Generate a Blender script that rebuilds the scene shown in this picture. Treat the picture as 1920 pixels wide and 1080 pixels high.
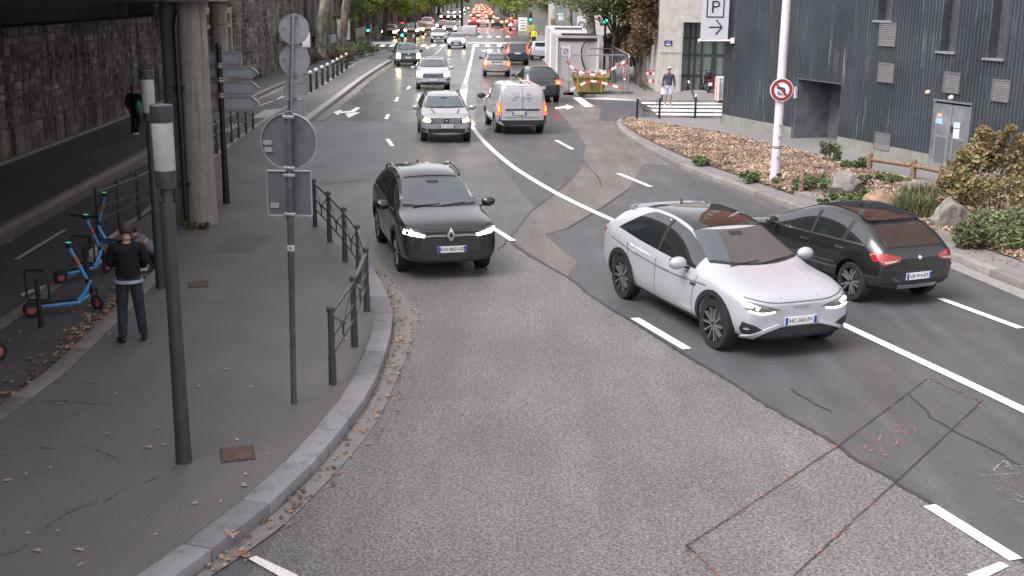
import bpy, bmesh, math, random
from mathutils import Vector, Matrix, noise as mnoise
from mathutils.bvhtree import BVHTree
random.seed(7)
SC = bpy.context.scene
for o in list(bpy.data.objects): bpy.data.objects.remove(o)
COL = SC.collection
R = math.radians
PI = math.pi

# ---------------------------------------------------------------- camera
F_PX, PITCH, ROLL, CAM_H = 2150.0, R(14.3), R(0.6), 4.93
cam_d = bpy.data.cameras.new('camera'); cam = bpy.data.objects.new('camera', cam_d); COL.objects.link(cam)
cam_d.sensor_width = 36.0; cam_d.lens = 36.0 * F_PX / 1920.0; cam_d.clip_start = 0.1; cam_d.clip_end = 4000
_X = Vector((1, 0, 0)); _U = Vector((0, math.sin(PITCH), math.cos(PITCH))); _F = Vector((0, math.cos(PITCH), -math.sin(PITCH)))
_r = _X * math.cos(ROLL) + _U * math.sin(ROLL); _u = -_X * math.sin(ROLL) + _U * math.cos(ROLL)
cam.matrix_world = Matrix(((_r.x, _u.x, -_F.x, 0), (_r.y, _u.y, -_F.y, 0), (_r.z, _u.z, -_F.z, CAM_H), (0, 0, 0, 1)))
SC.camera = cam

# ---------------------------------------------------------------- overcast daylight
SUN_EL, SUN_ROT = R(52), R(-125)
W = bpy.data.worlds.new('World'); SC.world = W; W.use_nodes = True
nt = W.node_tree; nt.nodes.clear()
sky = nt.nodes.new('ShaderNodeTexSky'); sky.sky_type = 'NISHITA'; sky.sun_disc = False
sky.sun_elevation = SUN_EL; sky.sun_rotation = SUN_ROT; sky.air_density = 1.0; sky.dust_density = 4.0; sky.ozone_density = 1.0
hs = nt.nodes.new('ShaderNodeHueSaturation'); hs.inputs['Saturation'].default_value = 0.18
bg = nt.nodes.new('ShaderNodeBackground'); bg.inputs['Strength'].default_value = 0.13
ow = nt.nodes.new('ShaderNodeOutputWorld')
nt.links.new(sky.outputs[0], hs.inputs['Color']); tn = nt.nodes.new('ShaderNodeMix'); tn.data_type = 'RGBA'; tn.blend_type = 'MULTIPLY'; tn.inputs[0].default_value = 1; tn.inputs[7].default_value = (1.0, .968, .985, 1)
nt.links.new(hs.outputs[0], tn.inputs[6]); nt.links.new(tn.outputs[2], bg.inputs[0]); nt.links.new(bg.outputs[0], ow.inputs[0])
sun_d = bpy.data.lights.new('sun', 'SUN'); sun_d.energy = 0.7; sun_d.angle = R(40); sun_d.color = (1, .96, .92)
sun = bpy.data.objects.new('sun', sun_d); COL.objects.link(sun)
# behind the clouds the sun stands high, to the left, a little behind the camera
_sd = Vector((math.sin(SUN_ROT) * math.cos(SUN_EL), math.cos(SUN_ROT) * math.cos(SUN_EL), math.sin(SUN_EL)))
sun.rotation_euler = _sd.to_track_quat('Z', 'Y').to_euler(); sun.location = (-40, -20, 80)
vs = SC.view_settings; vs.view_transform = 'Standard'; vs.look = 'None'; vs.exposure = 1.52; vs.gamma = 1; vs.use_curve_mapping = False
SC.cycles.use_denoising = True
try: SC.cycles.denoiser = 'OPENIMAGEDENOISE'
except Exception: pass
SC.cycles.max_bounces = 6; SC.cycles.diffuse_bounces = 3; SC.cycles.glossy_bounces = 3; SC.cycles.transparent_max_bounces = 6
SC.cycles.sample_clamp_indirect = 4.0

# ---------------------------------------------------------------- surveying: a pixel of the photograph -> the point of the ground it shows
def ray(px, py):
    a = (px - 960) / F_PX; b = (540 - py) / F_PX
    return _F + _r * a + _u * b
def G(px, py, z=0.0):
    d = ray(px, py); t = (z - CAM_H) / d.z
    return Vector((d.x * t, d.y * t, z))
def at_y(px, py, Y):
    d = ray(px, py); t = Y / d.y
    return Vector((d.x * t, Y, CAM_H + d.z * t))
def on_plane(px, py, p, n):
    d = ray(px, py); o = Vector((0, 0, CAM_H)); t = (Vector(p) - o).dot(n) / d.dot(n)
    return o + d * t
def top_z(base, py):
    """height above z=0 of a point straight above `base` seen at image row py"""
    lo, hi = 0.0, 12.0
    for _ in range(40):
        m = (lo + hi) / 2
        v = Vector((base.x, base.y, m)) - Vector((0, 0, CAM_H))
        yy = 540 - F_PX * v.dot(_u) / v.dot(_F)
        if yy > py: lo = m
        else: hi = m
    return lo
# ---------------------------------------------------------------- object helpers
def props(o, label=None, cat=None, group=None, kind=None):
    if label: o['label'] = label
    if cat: o['category'] = cat
    if group: o['group'] = group
    if kind: o['kind'] = kind
    return o
def thing(name, label, cat, loc=(0, 0, 0), rz=0.0, group=None):
    o = bpy.data.objects.new(name, None); COL.objects.link(o); o.empty_display_size = .2
    o.location = loc; o.rotation_euler = (0, 0, rz)
    return props(o, label, cat, group)
def kids(o): return [c for c in COL.objects if c.parent == o]
def copy_tree(o, parent=None, cache=None):
    if cache is None:
        cache = {}
        for c in COL.objects:
            if c.parent: cache.setdefault(c.parent.name, []).append(c)
    c = o.copy(); COL.objects.link(c); c.parent = parent
    for ch in cache.get(o.name, []): copy_tree(ch, c, cache)
    return c
def place(o, loc, rz=0.0, label=None, group=None):
    o.location = loc; o.rotation_euler = (0, 0, rz)
    if label: o['label'] = label
    if group: o['group'] = group
    return o

class MB:
    """collects simple solids; build() links them as ONE mesh object"""
    def __init__(s): s.v = []; s.f = []
    def add(s, vs, fs):
        n = len(s.v); s.v += [tuple(v) for v in vs]; s.f += [tuple(i + n for i in f) for f in fs]; return s
    def box(s, c, d, rz=0.0, M=None):
        x, y, z = d[0] / 2, d[1] / 2, d[2] / 2
        P = [Vector(p) for p in ((-x, -y, -z), (x, -y, -z), (x, y, -z), (-x, y, -z), (-x, -y, z), (x, -y, z), (x, y, z), (-x, y, z))]
        T = M if M is not None else Matrix.Rotation(rz, 3, 'Z')
        P = [T @ p + Vector(c) for p in P]
        return s.add(P, [(3, 2, 1, 0), (4, 5, 6, 7), (0, 1, 5, 4), (1, 2, 6, 5), (2, 3, 7, 6), (3, 0, 4, 7)])
    def bar(s, a, b, w, h=None, up=(0, 0, 1)):
        a, b = Vector(a), Vector(b); d = (b - a); L = d.length
        if L < 1e-6: return s
        d.normalize(); u = Vector(up)
        if abs(d.dot(u)) > .99: u = Vector((0, 1, 0))
        r = d.cross(u).normalized(); u = r.cross(d)
        M = Matrix((r, d, u)).transposed()
        return s.box((a + b) / 2, (w, L, h or w), M=M)
    def cyl(s, a, b, r0, r1=None, n=12, cap=True):
        r1 = r0 if r1 is None else r1
        a, b = Vector(a), Vector(b); d = (b - a).normalized()
        u = d.orthogonal().normalized(); w = d.cross(u)
        P = []
        for c, r in ((a, r0), (b, r1)):
            for i in range(n):
                t = 2 * PI * i / n; P.append(c + u * (r * math.cos(t)) + w * (r * math.sin(t)))
        fs = [(i, (i + 1) % n, n + (i + 1) % n, n + i) for i in range(n)]
        if cap: fs += [tuple(range(n - 1, -1, -1)), tuple(range(n, 2 * n))]
        return s.add(P, fs)
    def tube(s, pts, r, n=8, rads=None):
        pts = [Vector(p) for p in pts]; P = []; m = len(pts); u = None
        for k, p in enumerate(pts):
            d = (pts[min(k + 1, m - 1)] - pts[max(k - 1, 0)]).normalized()
            if u is None: u = d.orthogonal().normalized()
            u = (u - d * u.dot(d)).normalized(); w = d.cross(u); rr = rads[k] if rads else r
            for i in range(n):
                t = 2 * PI * i / n; P.append(p + u * (rr * math.cos(t)) + w * (rr * math.sin(t)))
        fs = []
        for k in range(m - 1):
            for i in range(n): fs.append((k * n + i, k * n + (i + 1) % n, (k + 1) * n + (i + 1) % n, (k + 1) * n + i))
        fs += [tuple(range(n - 1, -1, -1)), tuple(range((m - 1) * n, m * n))]
        return s.add(P, fs)
    def prism(s, poly, z0, z1):
        n = len(poly)
        A = sum(poly[i][0] * poly[(i + 1) % n][1] - poly[(i + 1) % n][0] * poly[i][1] for i in range(n))
        if A < 0: poly = poly[::-1]
        P = [(p[0], p[1], z0) for p in poly] + [(p[0], p[1], z1) for p in poly]
        return s.add(P, [tuple(range(n - 1, -1, -1)), tuple(range(n, 2 * n))] + [(i, (i + 1) % n, n + (i + 1) % n, n + i) for i in range(n)])
    def lathe(s, prof, n=24, M=None):
        """prof: (r, z) pairs about the z axis"""
        M = M or Matrix.Identity(4); P = []; m = len(prof)
        for r, z in prof:
            for i in range(n):
                t = 2 * PI * i / n; P.append(M @ Vector((r * math.cos(t), r * math.sin(t), z)))
        fs = []
        for k in range(m - 1):
            for i in range(n): fs.append((k * n + i, k * n + (i + 1) % n, (k + 1) * n + (i + 1) % n, (k + 1) * n + i))
        return s.add(P, fs)
    def plate(s, pts, nrm, t):
        """flat polygon in 3-D with thickness t along nrm"""
        nrm = Vector(nrm).normalized() * t; n = len(pts)
        P = [Vector(p) for p in pts] + [Vector(p) + nrm for p in pts]
        return s.add(P, [tuple(range(n - 1, -1, -1)), tuple(range(n, 2 * n))] + [(i, (i + 1) % n, n + (i + 1) % n, n + i) for i in range(n)])
    def mesh(s, name, mat, smooth=False):
        me = bpy.data.meshes.new(name); me.from_pydata(s.v, [], s.f); me.update()
        if mat: me.materials.append(mat)
        if smooth: smooth_mesh(me)
        return me
    def build(s, name, mat, parent=None, smooth=False, bevel=0.0, loc=None, kind=None):
        me = s.mesh(name, mat, smooth)
        o = bpy.data.objects.new(name, me); COL.objects.link(o); o.parent = parent
        if bevel: bevel_mesh(me, bevel)
        if loc is not None: o.location = loc
        if kind: o['kind'] = kind
        return o
def smooth_mesh(me, ang=38):
    me.polygons.foreach_set('use_smooth', [True] * len(me.polygons))
    try: me.set_sharp_from_angle(angle=R(ang))
    except Exception: pass
def bevel_mesh(me, w, seg=2, ang=30):
    bm = bmesh.new(); bm.from_mesh(me); bmesh.ops.remove_doubles(bm, verts=bm.verts, dist=1e-5)
    es = [e for e in bm.edges if len(e.link_faces) == 2 and e.calc_face_angle(0) > R(ang)]
    bmesh.ops.bevel(bm, geom=es, offset=w, segments=seg, affect='EDGES', profile=.5, clamp_overlap=True)
    bm.to_mesh(me); bm.free(); smooth_mesh(me, 50)
def link_mesh(name, me, parent=None, loc=None, rz=None):
    o = bpy.data.objects.new(name, me); COL.objects.link(o); o.parent = parent
    if loc is not None: o.location = loc
    if rz is not None: o.rotation_euler = (0, 0, rz)
    return o
def structure(o): o['kind'] = 'structure'; return o
def apply_mods(o):
    dg = bpy.context.evaluated_depsgraph_get(); ev = o.evaluated_get(dg)
    me = bpy.data.meshes.new_from_object(ev, depsgraph=dg); o.modifiers.clear(); o.data = me
    return o
def text_mesh(s, size, mat, depth=.002, align='CENTER'):
    cu = bpy.data.curves.new('lettering', 'FONT'); cu.body = s; cu.size = size; cu.align_x = align; cu.align_y = 'CENTER'; cu.extrude = depth; cu.resolution_u = 2
    o = bpy.data.objects.new('lettering', cu); COL.objects.link(o)
    dg = bpy.context.evaluated_depsgraph_get(); me = bpy.data.meshes.new_from_object(o.evaluated_get(dg), depsgraph=dg)
    bpy.data.objects.remove(o); bpy.data.curves.remove(cu); me.materials.clear(); me.materials.append(mat); return me
def resample(pts, step):
    pts = [Vector(p) for p in pts]; out = [pts[0]]; acc = 0
    for a, b in zip(pts, pts[1:]):
        L = (b - a).length; t = step - acc
        while t < L: out.append(a.lerp(b, t / L)); t += step
        acc = (L - (t - step))
    if (out[-1] - pts[-1]).length > step * .3: out.append(pts[-1])
    return out
def catmull(pts, k=6):
    pts = [Vector(p) for p in pts]; out = []
    for i in range(len(pts) - 1):
        p0 = pts[max(i - 1, 0)]; p1 = pts[i]; p2 = pts[i + 1]; p3 = pts[min(i + 2, len(pts) - 1)]
        for j in range(k):
            t = j / k
            out.append(.5 * ((2 * p1) + (p2 - p0) * t + (2 * p0 - 5 * p1 + 4 * p2 - p3) * t * t + (3 * p1 - p0 - 3 * p2 + p3) * t ** 3))
    out.append(pts[-1]); return out
def offset_line(pts, d):
    """shift a ground polyline by d to its left"""
    out = []; n = len(pts)
    for i, p in enumerate(pts):
        t = (Vector(pts[min(i + 1, n - 1)]) - Vector(pts[max(i - 1, 0)])); t.z = 0; t.normalize()
        out.append(Vector(p) + Vector((-t.y, t.x, 0)) * d)
    return out
def ribbon(mb, pts, w, z, w_end=None):
    """flat painted strip along a ground polyline"""
    L = offset_line(pts, w / 2); Q = offset_line(pts, -w / 2); n = len(pts)
    P = [(p.x, p.y, z) for p in L] + [(p.x, p.y, z) for p in Q]
    return mb.add(P, [(i, n + i, n + i + 1, i + 1) for i in range(n - 1)])
def sheet(name, poly, z, mat, sub=0):
    bm = bmesh.new(); vs = [bm.verts.new((p[0], p[1], z)) for p in poly]
    bm.faces.new(vs); bmesh.ops.triangulate(bm, faces=bm.faces[:])
    bmesh.ops.recalc_face_normals(bm, faces=bm.faces[:])
    for f in bm.faces:
        if f.normal.z < 0: f.normal_flip()
    me = bpy.data.meshes.new(name); bm.to_mesh(me); bm.free(); me.materials.append(mat)
    return link_mesh(name, me)

# ---------------------------------------------------------------- materials
class N:
    def __init__(s, name):
        s.m = bpy.data.materials.new(name); s.m.use_nodes = True; s.t = s.m.node_tree; s.t.nodes.clear()
        s.out = s.t.nodes.new('ShaderNodeOutputMaterial'); s.b = s.t.nodes.new('ShaderNodeBsdfPrincipled')
        s.t.links.new(s.b.outputs[0], s.out.inputs[0]); s._c = None
    def n(s, ty, **k):
        x = s.t.nodes.new(ty)
        for a, v in k.items(): setattr(x, a, v)
        return x
    def l(s, a, b): s.t.links.new(a, b)
    def coord(s, scale=(1, 1, 1), kind='Object'):
        if s._c is None: s._c = s.n('ShaderNodeTexCoord')
        if kind == 'Position' and not hasattr(s, '_g'): s._g = s.n('ShaderNodeNewGeometry')
        mp = s.n('ShaderNodeMapping'); mp.inputs['Scale'].default_value = scale
        s.l(s._g.outputs[kind] if kind == 'Position' else s._c.outputs[kind], mp.inputs[0]); return mp.outputs[0]
    def noise(s, scale, det=3, co=None, rough=.55):
        x = s.n('ShaderNodeTexNoise'); x.inputs['Scale'].default_value = scale; x.inputs['Detail'].default_value = det; x.inputs['Roughness'].default_value = rough
        s.l(co if co is not None else s.coord(), x.inputs['Vector']); return x.outputs['Fac']
    def ramp(s, fac, stops):
        x = s.n('ShaderNodeValToRGB'); e = x.color_ramp.elements
        while len(e) < len(stops): e.new(.5)
        for el, (p, c) in zip(e, stops): el.position = p; el.color = (c, c, c, 1) if not hasattr(c, '__len__') else (*c[:3], 1)
        s.l(fac, x.inputs[0]); return x.outputs[0]
    def mix(s, a, b, fac, mode='MIX'):
        x = s.n('ShaderNodeMix', data_type='RGBA', blend_type=mode)
        for ix, v in ((6, a), (7, b), (0, fac)):
            sock = x.inputs[ix]
            if hasattr(v, 'links'): s.l(v, sock)
            elif ix == 0: sock.default_value = v
            elif isinstance(v, (int, float)): sock.default_value = (v, v, v, 1)
            else: sock.default_value = (*v[:3], 1)
        return x.outputs[2]
    def math(s, op, a, b=0.0):
        x = s.n('ShaderNodeMath', operation=op)
        for sock, v in zip(x.inputs, (a, b)):
            if hasattr(v, 'links'): s.l(v, sock)
            else: sock.default_value = v
        return x.outputs[0]
    def bump(s, h, strength=.3, dist=.01):
        x = s.n('ShaderNodeBump'); x.inputs['Strength'].default_value = strength; x.inputs['Distance'].default_value = dist
        s.l(h, x.inputs['Height']); s.l(x.outputs[0], s.b.inputs['Normal'])
    def set(s, **k):
        for a, v in k.items():
            sock = s.b.inputs[a.replace('_', ' ')]
            if hasattr(v, 'links'): s.l(v, sock)
            elif hasattr(v, '__len__') and len(v) == 3 and sock.type == 'RGBA': sock.default_value = (*v, 1)
            else: sock.default_value = v
        return s
def plain(name, c, rough=.5, metal=0.0, var=.15, scale=6.0, coat=0.0, spec=.5, bump=0.0, bscale=60):
    k = N(name); f = k.noise(scale, 4)
    k.set(Base_Color=k.mix([x * (1 - var) for x in c], [min(1, x * (1 + var)) for x in c], k.ramp(f, [(.3, 0), (.7, 1)])), Roughness=rough, Metallic=metal)
    if coat: k.set(Coat_Weight=coat, Coat_Roughness=.04)
    k.b.inputs['Specular IOR Level'].default_value = spec
    if bump: k.bump(k.noise(bscale, 3), bump, .01)
    return k.m
def emit(name, c, s):
    k = N(name); k.set(Base_Color=c, Emission_Color=c, Emission_Strength=s, Roughness=.3); return k.m
def asphalt(name, dark, light, grain=55, rough=.62, patch=.25, contrast=(.38, .66), wet=0.0, rot=None, bmp=.35, streak=.5):
    k = N(name)
    g = k.noise(grain, 2, rough=.75); g2 = k.noise(grain * 3.1, 1)
    col = k.mix(dark, light, k.ramp(g, [(contrast[0], 0), (contrast[1], 1)]))
    col = k.mix(col, [min(1, x * 2.0) for x in light], k.math('MULTIPLY', k.ramp(g2, [(.66, 0), (.74, 1)]), .5))
    big = k.noise(.35, 5, rough=.6); big2 = k.noise(1.3, 4, co=k.coord((1, .35, 1)))
    col = k.mix(col, k.mix(col, .5, 1.0, 'MULTIPLY'), k.math('MULTIPLY', k.ramp(big, [(.36, 1), (.62, 0)]), patch))
    col = k.mix(col, k.mix(col, 1.6, 1.0, 'MULTIPLY'), k.math('MULTIPLY', k.ramp(big2, [(.52, 0), (.75, 1)]), patch * .9))
    if rot is not None:   # tyre-polished and rubbed tracks that follow the lane
        co = k.coord((2.6, .16, 1)); co.node.inputs['Rotation'].default_value = (0, 0, R(rot)); sf = k.noise(1.0, 5, co=co, rough=.6)
        col = k.mix(col, k.mix(col, .60, 1.0, 'MULTIPLY'), k.math('MULTIPLY', k.ramp(sf, [(.36, 1), (.56, 0)]), .75 * streak)); col = k.mix(col, k.mix(col, 1.45, 1.0, 'MULTIPLY'), k.math('MULTIPLY', k.ramp(sf, [(.54, 0), (.72, 1)]), .7 * streak))
        sp = k.noise(2.3, 6, rough=.75); col = k.mix(col, k.mix(col, .5, 1.0, 'MULTIPLY'), k.math('MULTIPLY', k.ramp(sp, [(.60, 0), (.70, 1)]), .35))
    k.set(Base_Color=col, Roughness=k.ramp(k.noise(.5, 3), [(.3, max(.05, rough - .12 - wet)), (.7, rough)]))
    k.bump(g, bmp, .006); return k.m
M = {}
M['ground'] = plain('earth_and_asphalt', (.09, .085, .085), .9, var=.3, scale=.5)
M['road'] = asphalt('road_asphalt_grey', (.085, .083, .088), (.135, .13, .138), 40, .55, .35, rot=3)
M['road_worn'] = asphalt('road_asphalt_worn_grainy', (.075, .071, .07), (.25, .238, .238), 32, .6, .40, (.40, .64), rot=-8, streak=.28)
M['road_new'] = asphalt('road_asphalt_dark_patch', (.06, .061, .066), (.115, .116, .123), 50, .6, .45, rot=28)
M['road_brown'] = asphalt('road_asphalt_old_brown', (.10, .088, .082), (.21, .188, .178), 30, .7, .5, (.40, .62), rot=10)
M['road_far'] = asphalt('road_asphalt_damp', (.07, .069, .074), (.11, .108, .115), 30, .36, .3, rot=2, bmp=.08)
M['pavement'] = asphalt('pavement_asphalt', (.11, .104, .106), (.185, .176, .178), 70, .72, .3)
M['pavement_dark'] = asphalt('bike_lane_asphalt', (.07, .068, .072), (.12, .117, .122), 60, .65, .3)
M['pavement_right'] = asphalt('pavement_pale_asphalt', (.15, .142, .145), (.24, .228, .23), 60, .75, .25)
M['tar'] = plain('tar_seam', (.042, .042, .045), .55, var=.3, scale=20)
def granite(name, a, b):
    k = N(name); g = k.noise(120, 2, rough=.8); rnd = k.n('ShaderNodeObjectInfo').outputs['Random']
    col = k.mix(a, b, k.ramp(g, [(.35, 0), (.65, 1)])); col = k.mix(col, k.mix(col, .68, 1.0, 'MULTIPLY'), rnd)
    col = k.mix(col, k.mix(col, .55, 1.0, 'MULTIPLY'), k.ramp(k.noise(5, 5, rough=.7), [(.52, 0), (.75, 1)]))
    k.set(Base_Color=col, Roughness=.75); k.bump(k.noise(60, 3), .2, .004); return k.m
M['kerb'] = granite('kerb_granite', (.20, .195, .21), (.40, .39, .41))
M['kerb_old'] = granite('kerb_old_concrete', (.17, .155, .145), (.32, .30, .285))
M['kerb_light'] = granite('kerb_light_granite', (.36, .355, .36), (.52, .51, .51)); M['gutter'] = granite('gutter_concrete', (.20, .19, .185), (.30, .285, .275))
def paint_mat(name, c, wear=.35):
    k = N(name); f = k.ramp(k.noise(14, 5, rough=.75), [(.30, 1), (.46, 0)]); f2 = k.ramp(k.noise(70, 2), [(.36, 1), (.46, 0)])
    w = k.math('MULTIPLY', k.math('MAXIMUM', f, f2), wear)
    k.set(Base_Color=k.mix(c, (.13, .128, .13), w), Roughness=.6); return k.m
def faded(name, c, lo, hi, sc=9):
    k = N(name); f = k.noise(sc, 5, rough=.75); g = k.noise(80, 2); k.set(Base_Color=c, Roughness=.75, Alpha=k.math('MULTIPLY', k.ramp(f, [(lo, 0), (hi, 1)]), k.ramp(g, [(.38, .35), (.55, 1)]))); return k.m
M['line'] = paint_mat('road_paint_white', (.78, .77, .77), .45)
M['line_worn'] = paint_mat('road_paint_worn', (.52, .51, .50), .8)
M['line_red'] = faded('survey_paint_red', (.42, .15, .12), .42, .68); M['crack'] = faded('crack_dark', (.05, .047, .048), .42, .64, 6); M['saw_cut'] = faded('saw_cut_dark', (.03, .028, .028), .25, .45, 5)
M['chalk'] = faded('chalk_white', (.36, .35, .35), .42, .64)
def concrete_mat(name, base, streak=.5, warm=(.2, .15, .1)):
    k = N(name); st = k.noise(1.0, 5, co=k.coord((7, 7, .35)), rough=.65); pat = k.noise(2.2, 5, rough=.7); fine = k.noise(40, 3)
    col = k.mix([x * .8 for x in base], [min(1, x * 1.2) for x in base], k.ramp(pat, [(.3, 0), (.7, 1)]))
    col = k.mix(col, warm, k.math('MULTIPLY', k.ramp(st, [(.5, 0), (.72, 1)]), streak))
    col = k.mix(col, k.mix(col, .6, 1.0, 'MULTIPLY'), k.ramp(fine, [(.55, 0), (.8, 1)]))
    k.set(Base_Color=col, Roughness=.85); k.bump(k.noise(18, 5, rough=.7), .35, .01); return k.m
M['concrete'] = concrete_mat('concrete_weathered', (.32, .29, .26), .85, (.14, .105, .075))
M['concrete_dark'] = concrete_mat('concrete_dark_streaked', (.13, .12, .115), .5, (.05, .045, .045))  # dark streaked concrete; carries shade in its tone on abutment and side column
M['concrete_pale'] = concrete_mat('render_pale_beige', (.46, .43, .40), .18, (.3, .27, .24))
M['concrete_grey'] = concrete_mat('concrete_grey_panel', (.38, .37, .36), .25)
def stone_mat(name, cols, island=False, streak=True):
    k = N(name)
    rnd = k.n('ShaderNodeNewGeometry').outputs['Random Per Island'] if island else k.n('ShaderNodeObjectInfo').outputs['Random']
    n = len(cols); col = k.ramp(rnd, [((i + .5) / n, c) for i, c in enumerate(cols)])
    wp = lambda sc: k.coord(sc, 'Position')
    f = k.noise(5, 6, co=wp((1, 1, 1)), rough=.75)
    col = k.mix(k.mix(col, .45, 1.0, 'MULTIPLY'), k.mix(col, 1.5, 1.0, 'MULTIPLY'), k.ramp(f, [(.32, 0), (.68, 1)]))
    if streak:   # soot runs and lime blooms down the face
        st = k.noise(1.0, 5, co=wp((1.3, 1.3, .16)), rough=.7); col = k.mix(col, (.018, .017, .018), k.math('MULTIPLY', k.ramp(st, [(.47, 0), (.60, 1)]), .85))
        ef = k.noise(1.0, 6, co=wp((1.7, 1.7, .8)), rough=.75); col = k.mix(col, (.40, .36, .33), k.math('MULTIPLY', k.ramp(ef, [(.56, 0), (.66, 1)]), .65))
        lr = k.noise(.35, 3, co=wp((1, 1, 2))); col = k.mix(col, k.mix(col, .4, 1.0, 'MULTIPLY'), k.ramp(lr, [(.38, 1), (.6, 0)]))
    k.set(Base_Color=col, Roughness=.9); k.bump(k.noise(14, 6, co=wp((1, 1, 1)), rough=.75), .8, .03); return k.m
SC_ = [(.20, .17, .158), (.31, .265, .245), (.14, .122, .118), (.25, .205, .187), (.38, .335, .31), (.18, .152, .145)]
M['stone'] = stone_mat('wall_stone', SC_)
M['stone_far'] = stone_mat('wall_stone_joined', [(.27, .235, .21), (.40, .35, .30), (.16, .14, .13), (.31, .27, .235), (.10, .09, .085)], True)
M['mortar'] = plain('mortar', (.10, .092, .088), .95, var=.3, bump=.4)
M['mortar_far'] = plain('mortar_pale', (.21, .19, .17), .95, var=.3, bump=.4)
M['post'] = plain('painted_steel_dark_grey', (.05, .053, .057), .42, .0, var=.2, scale=9)
M['post_black'] = plain('painted_steel_black', (.018, .019, .021), .4, var=.3)
M['rail'] = plain('rail_painted_grey', (.085, .09, .096), .42, var=.2, scale=9)
M['galv'] = plain('galvanised_steel', (.34, .35, .37), .42, .55, var=.15, scale=12)
M['sign_back'] = plain('sign_back_grey', (.40, .415, .45), .45, .15, var=.1, scale=5)
M['sign_back_dark'] = plain('sign_back_dark_grey', (.115, .122, .142), .45, .15, var=.12, scale=5)
M['rim_alu'] = plain('aluminium_edge', (.5, .5, .53), .35, .7, var=.1)
M['white'] = plain('painted_white', (.72, .71, .72), .5, var=.06)
M['white_dirty'] = plain('painted_white_dirty', (.52, .49, .52), .5, var=.15, scale=3)
M['frost'] = plain('frosted_diffuser', (.46, .45, .43), .35, var=.16, scale=3)
M['sticker'] = plain('sticker_pale', (.27, .27, .28), .5, var=.35, scale=90)
M['wood'] = plain('round_timber', (.19, .125, .08), .8, var=.35, scale=14, bump=.4)
M['rust'] = plain('rusty_iron', (.12, .072, .055), .8, var=.35, scale=25, bump=.5)
M['iron'] = plain('cast_iron', (.045, .044, .045), .6, var=.3, scale=25, bump=.5)
def leaf_mat(name, cols, trans=.25, rough=.55):
    k = N(name); rnd = k.n('ShaderNodeNewGeometry').outputs['Random Per Island']; n = len(cols)
    col = k.ramp(rnd, [((i + .5) / n, c) for i, c in enumerate(cols)])
    cl = k.noise(1.2, 3); col = k.mix(k.mix(col, .6, 1.0, 'MULTIPLY'), k.mix(col, 1.35, 1.0, 'MULTIPLY'), k.ramp(cl, [(.35, 0), (.65, 1)]))
    k.set(Base_Color=col, Roughness=rough)
    tr = k.n('ShaderNodeBsdfTranslucent'); k.l(col, tr.inputs[0]); mx = k.n('ShaderNodeMixShader'); mx.inputs[0].default_value = trans
    k.l(k.b.outputs[0], mx.inputs[1]); k.l(tr.outputs[0], mx.inputs[2]); k.l(mx.outputs[0], k.out.inputs[0]); return k.m
M['leaf_far'] = leaf_mat('plane_foliage', [(.19, .28, .06), (.30, .36, .09), (.15, .21, .05), (.38, .38, .09)], .5)
M['leaf_green'] = leaf_mat('green_foliage', [(.08, .15, .04), (.12, .20, .06), (.06, .11, .03), (.16, .21, .06)], .35)
M['leaf_mixed'] = leaf_mat('turning_foliage', [(.09, .14, .045), (.16, .18, .06), (.12, .16, .06), (.20, .18, .075)], .3)
M['leaf_brown'] = leaf_mat('brown_foliage', [(.16, .09, .045), (.10, .06, .035), (.22, .14, .07), (.07, .06, .03)], .2)
M['leaf_autumn'] = leaf_mat('autumn_shrub_leaves', [(.32, .235, .12), (.22, .13, .085), (.33, .28, .11), (.16, .18, .07), (.40, .26, .18), (.24, .24, .09)], .25)
M['leaf_bush'] = leaf_mat('bush_leaves', [(.14, .19, .075), (.21, .25, .12), (.09, .13, .05), (.27, .27, .16)], .25)
M['leaf_low'] = leaf_mat('low_plant_leaves', [(.10, .17, .06), (.14, .22, .08), (.08, .12, .045), (.17, .20, .09)], .25)
M['grass'] = leaf_mat('grass_blades', [(.12, .15, .055), (.17, .17, .08), (.08, .12, .04), (.21, .18, .10)], .25)
M['dry'] = leaf_mat('dry_leaves', [(.38, .24, .15), (.52, .36, .24), (.28, .15, .09), (.45, .28, .19), (.20, .12, .08)], .1, .7)
M['dry_pale'] = leaf_mat('dry_leaves_pale', [(.55, .40, .29), (.62, .47, .34), (.46, .28, .20)], .1, .7)
M['chips'] = leaf_mat('wood_chips', [(.25, .175, .125), (.38, .285, .21), (.12, .08, .058), (.50, .40, .32), (.28, .18, .125), (.16, .105, .075)], .0, .85)
def bark_mat(name, cols):
    k = N(name); f = k.noise(3.2, 4, co=k.coord((1, 1, .45)), rough=.6); g = k.noise(12, 4)
    col = k.ramp(f, [(.34, cols[0]), (.45, cols[1]), (.54, cols[2]), (.66, cols[3])])
    col = k.mix(col, k.mix(col, .6, 1.0, 'MULTIPLY'), k.ramp(g, [(.45, 0), (.7, 1)])); k.set(Base_Color=col, Roughness=.9); k.bump(g, .6, .02); return k.m
M['bark'] = bark_mat('plane_bark', [(.09, .08, .065), (.17, .15, .12), (.27, .25, .205), (.38, .355, .30)])
M['bark_dark'] = bark_mat('dark_bark', [(.035, .03, .027), (.055, .047, .04), (.08, .07, .06), (.11, .10, .085)])
M['boulder'] = stone_mat('boulder_grey', [(.15, .138, .132), (.19, .172, .165)], streak=False)
M['boulder_brown'] = stone_mat('boulder_brown', [(.26, .175, .115), (.22, .15, .105)], streak=False)
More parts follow.
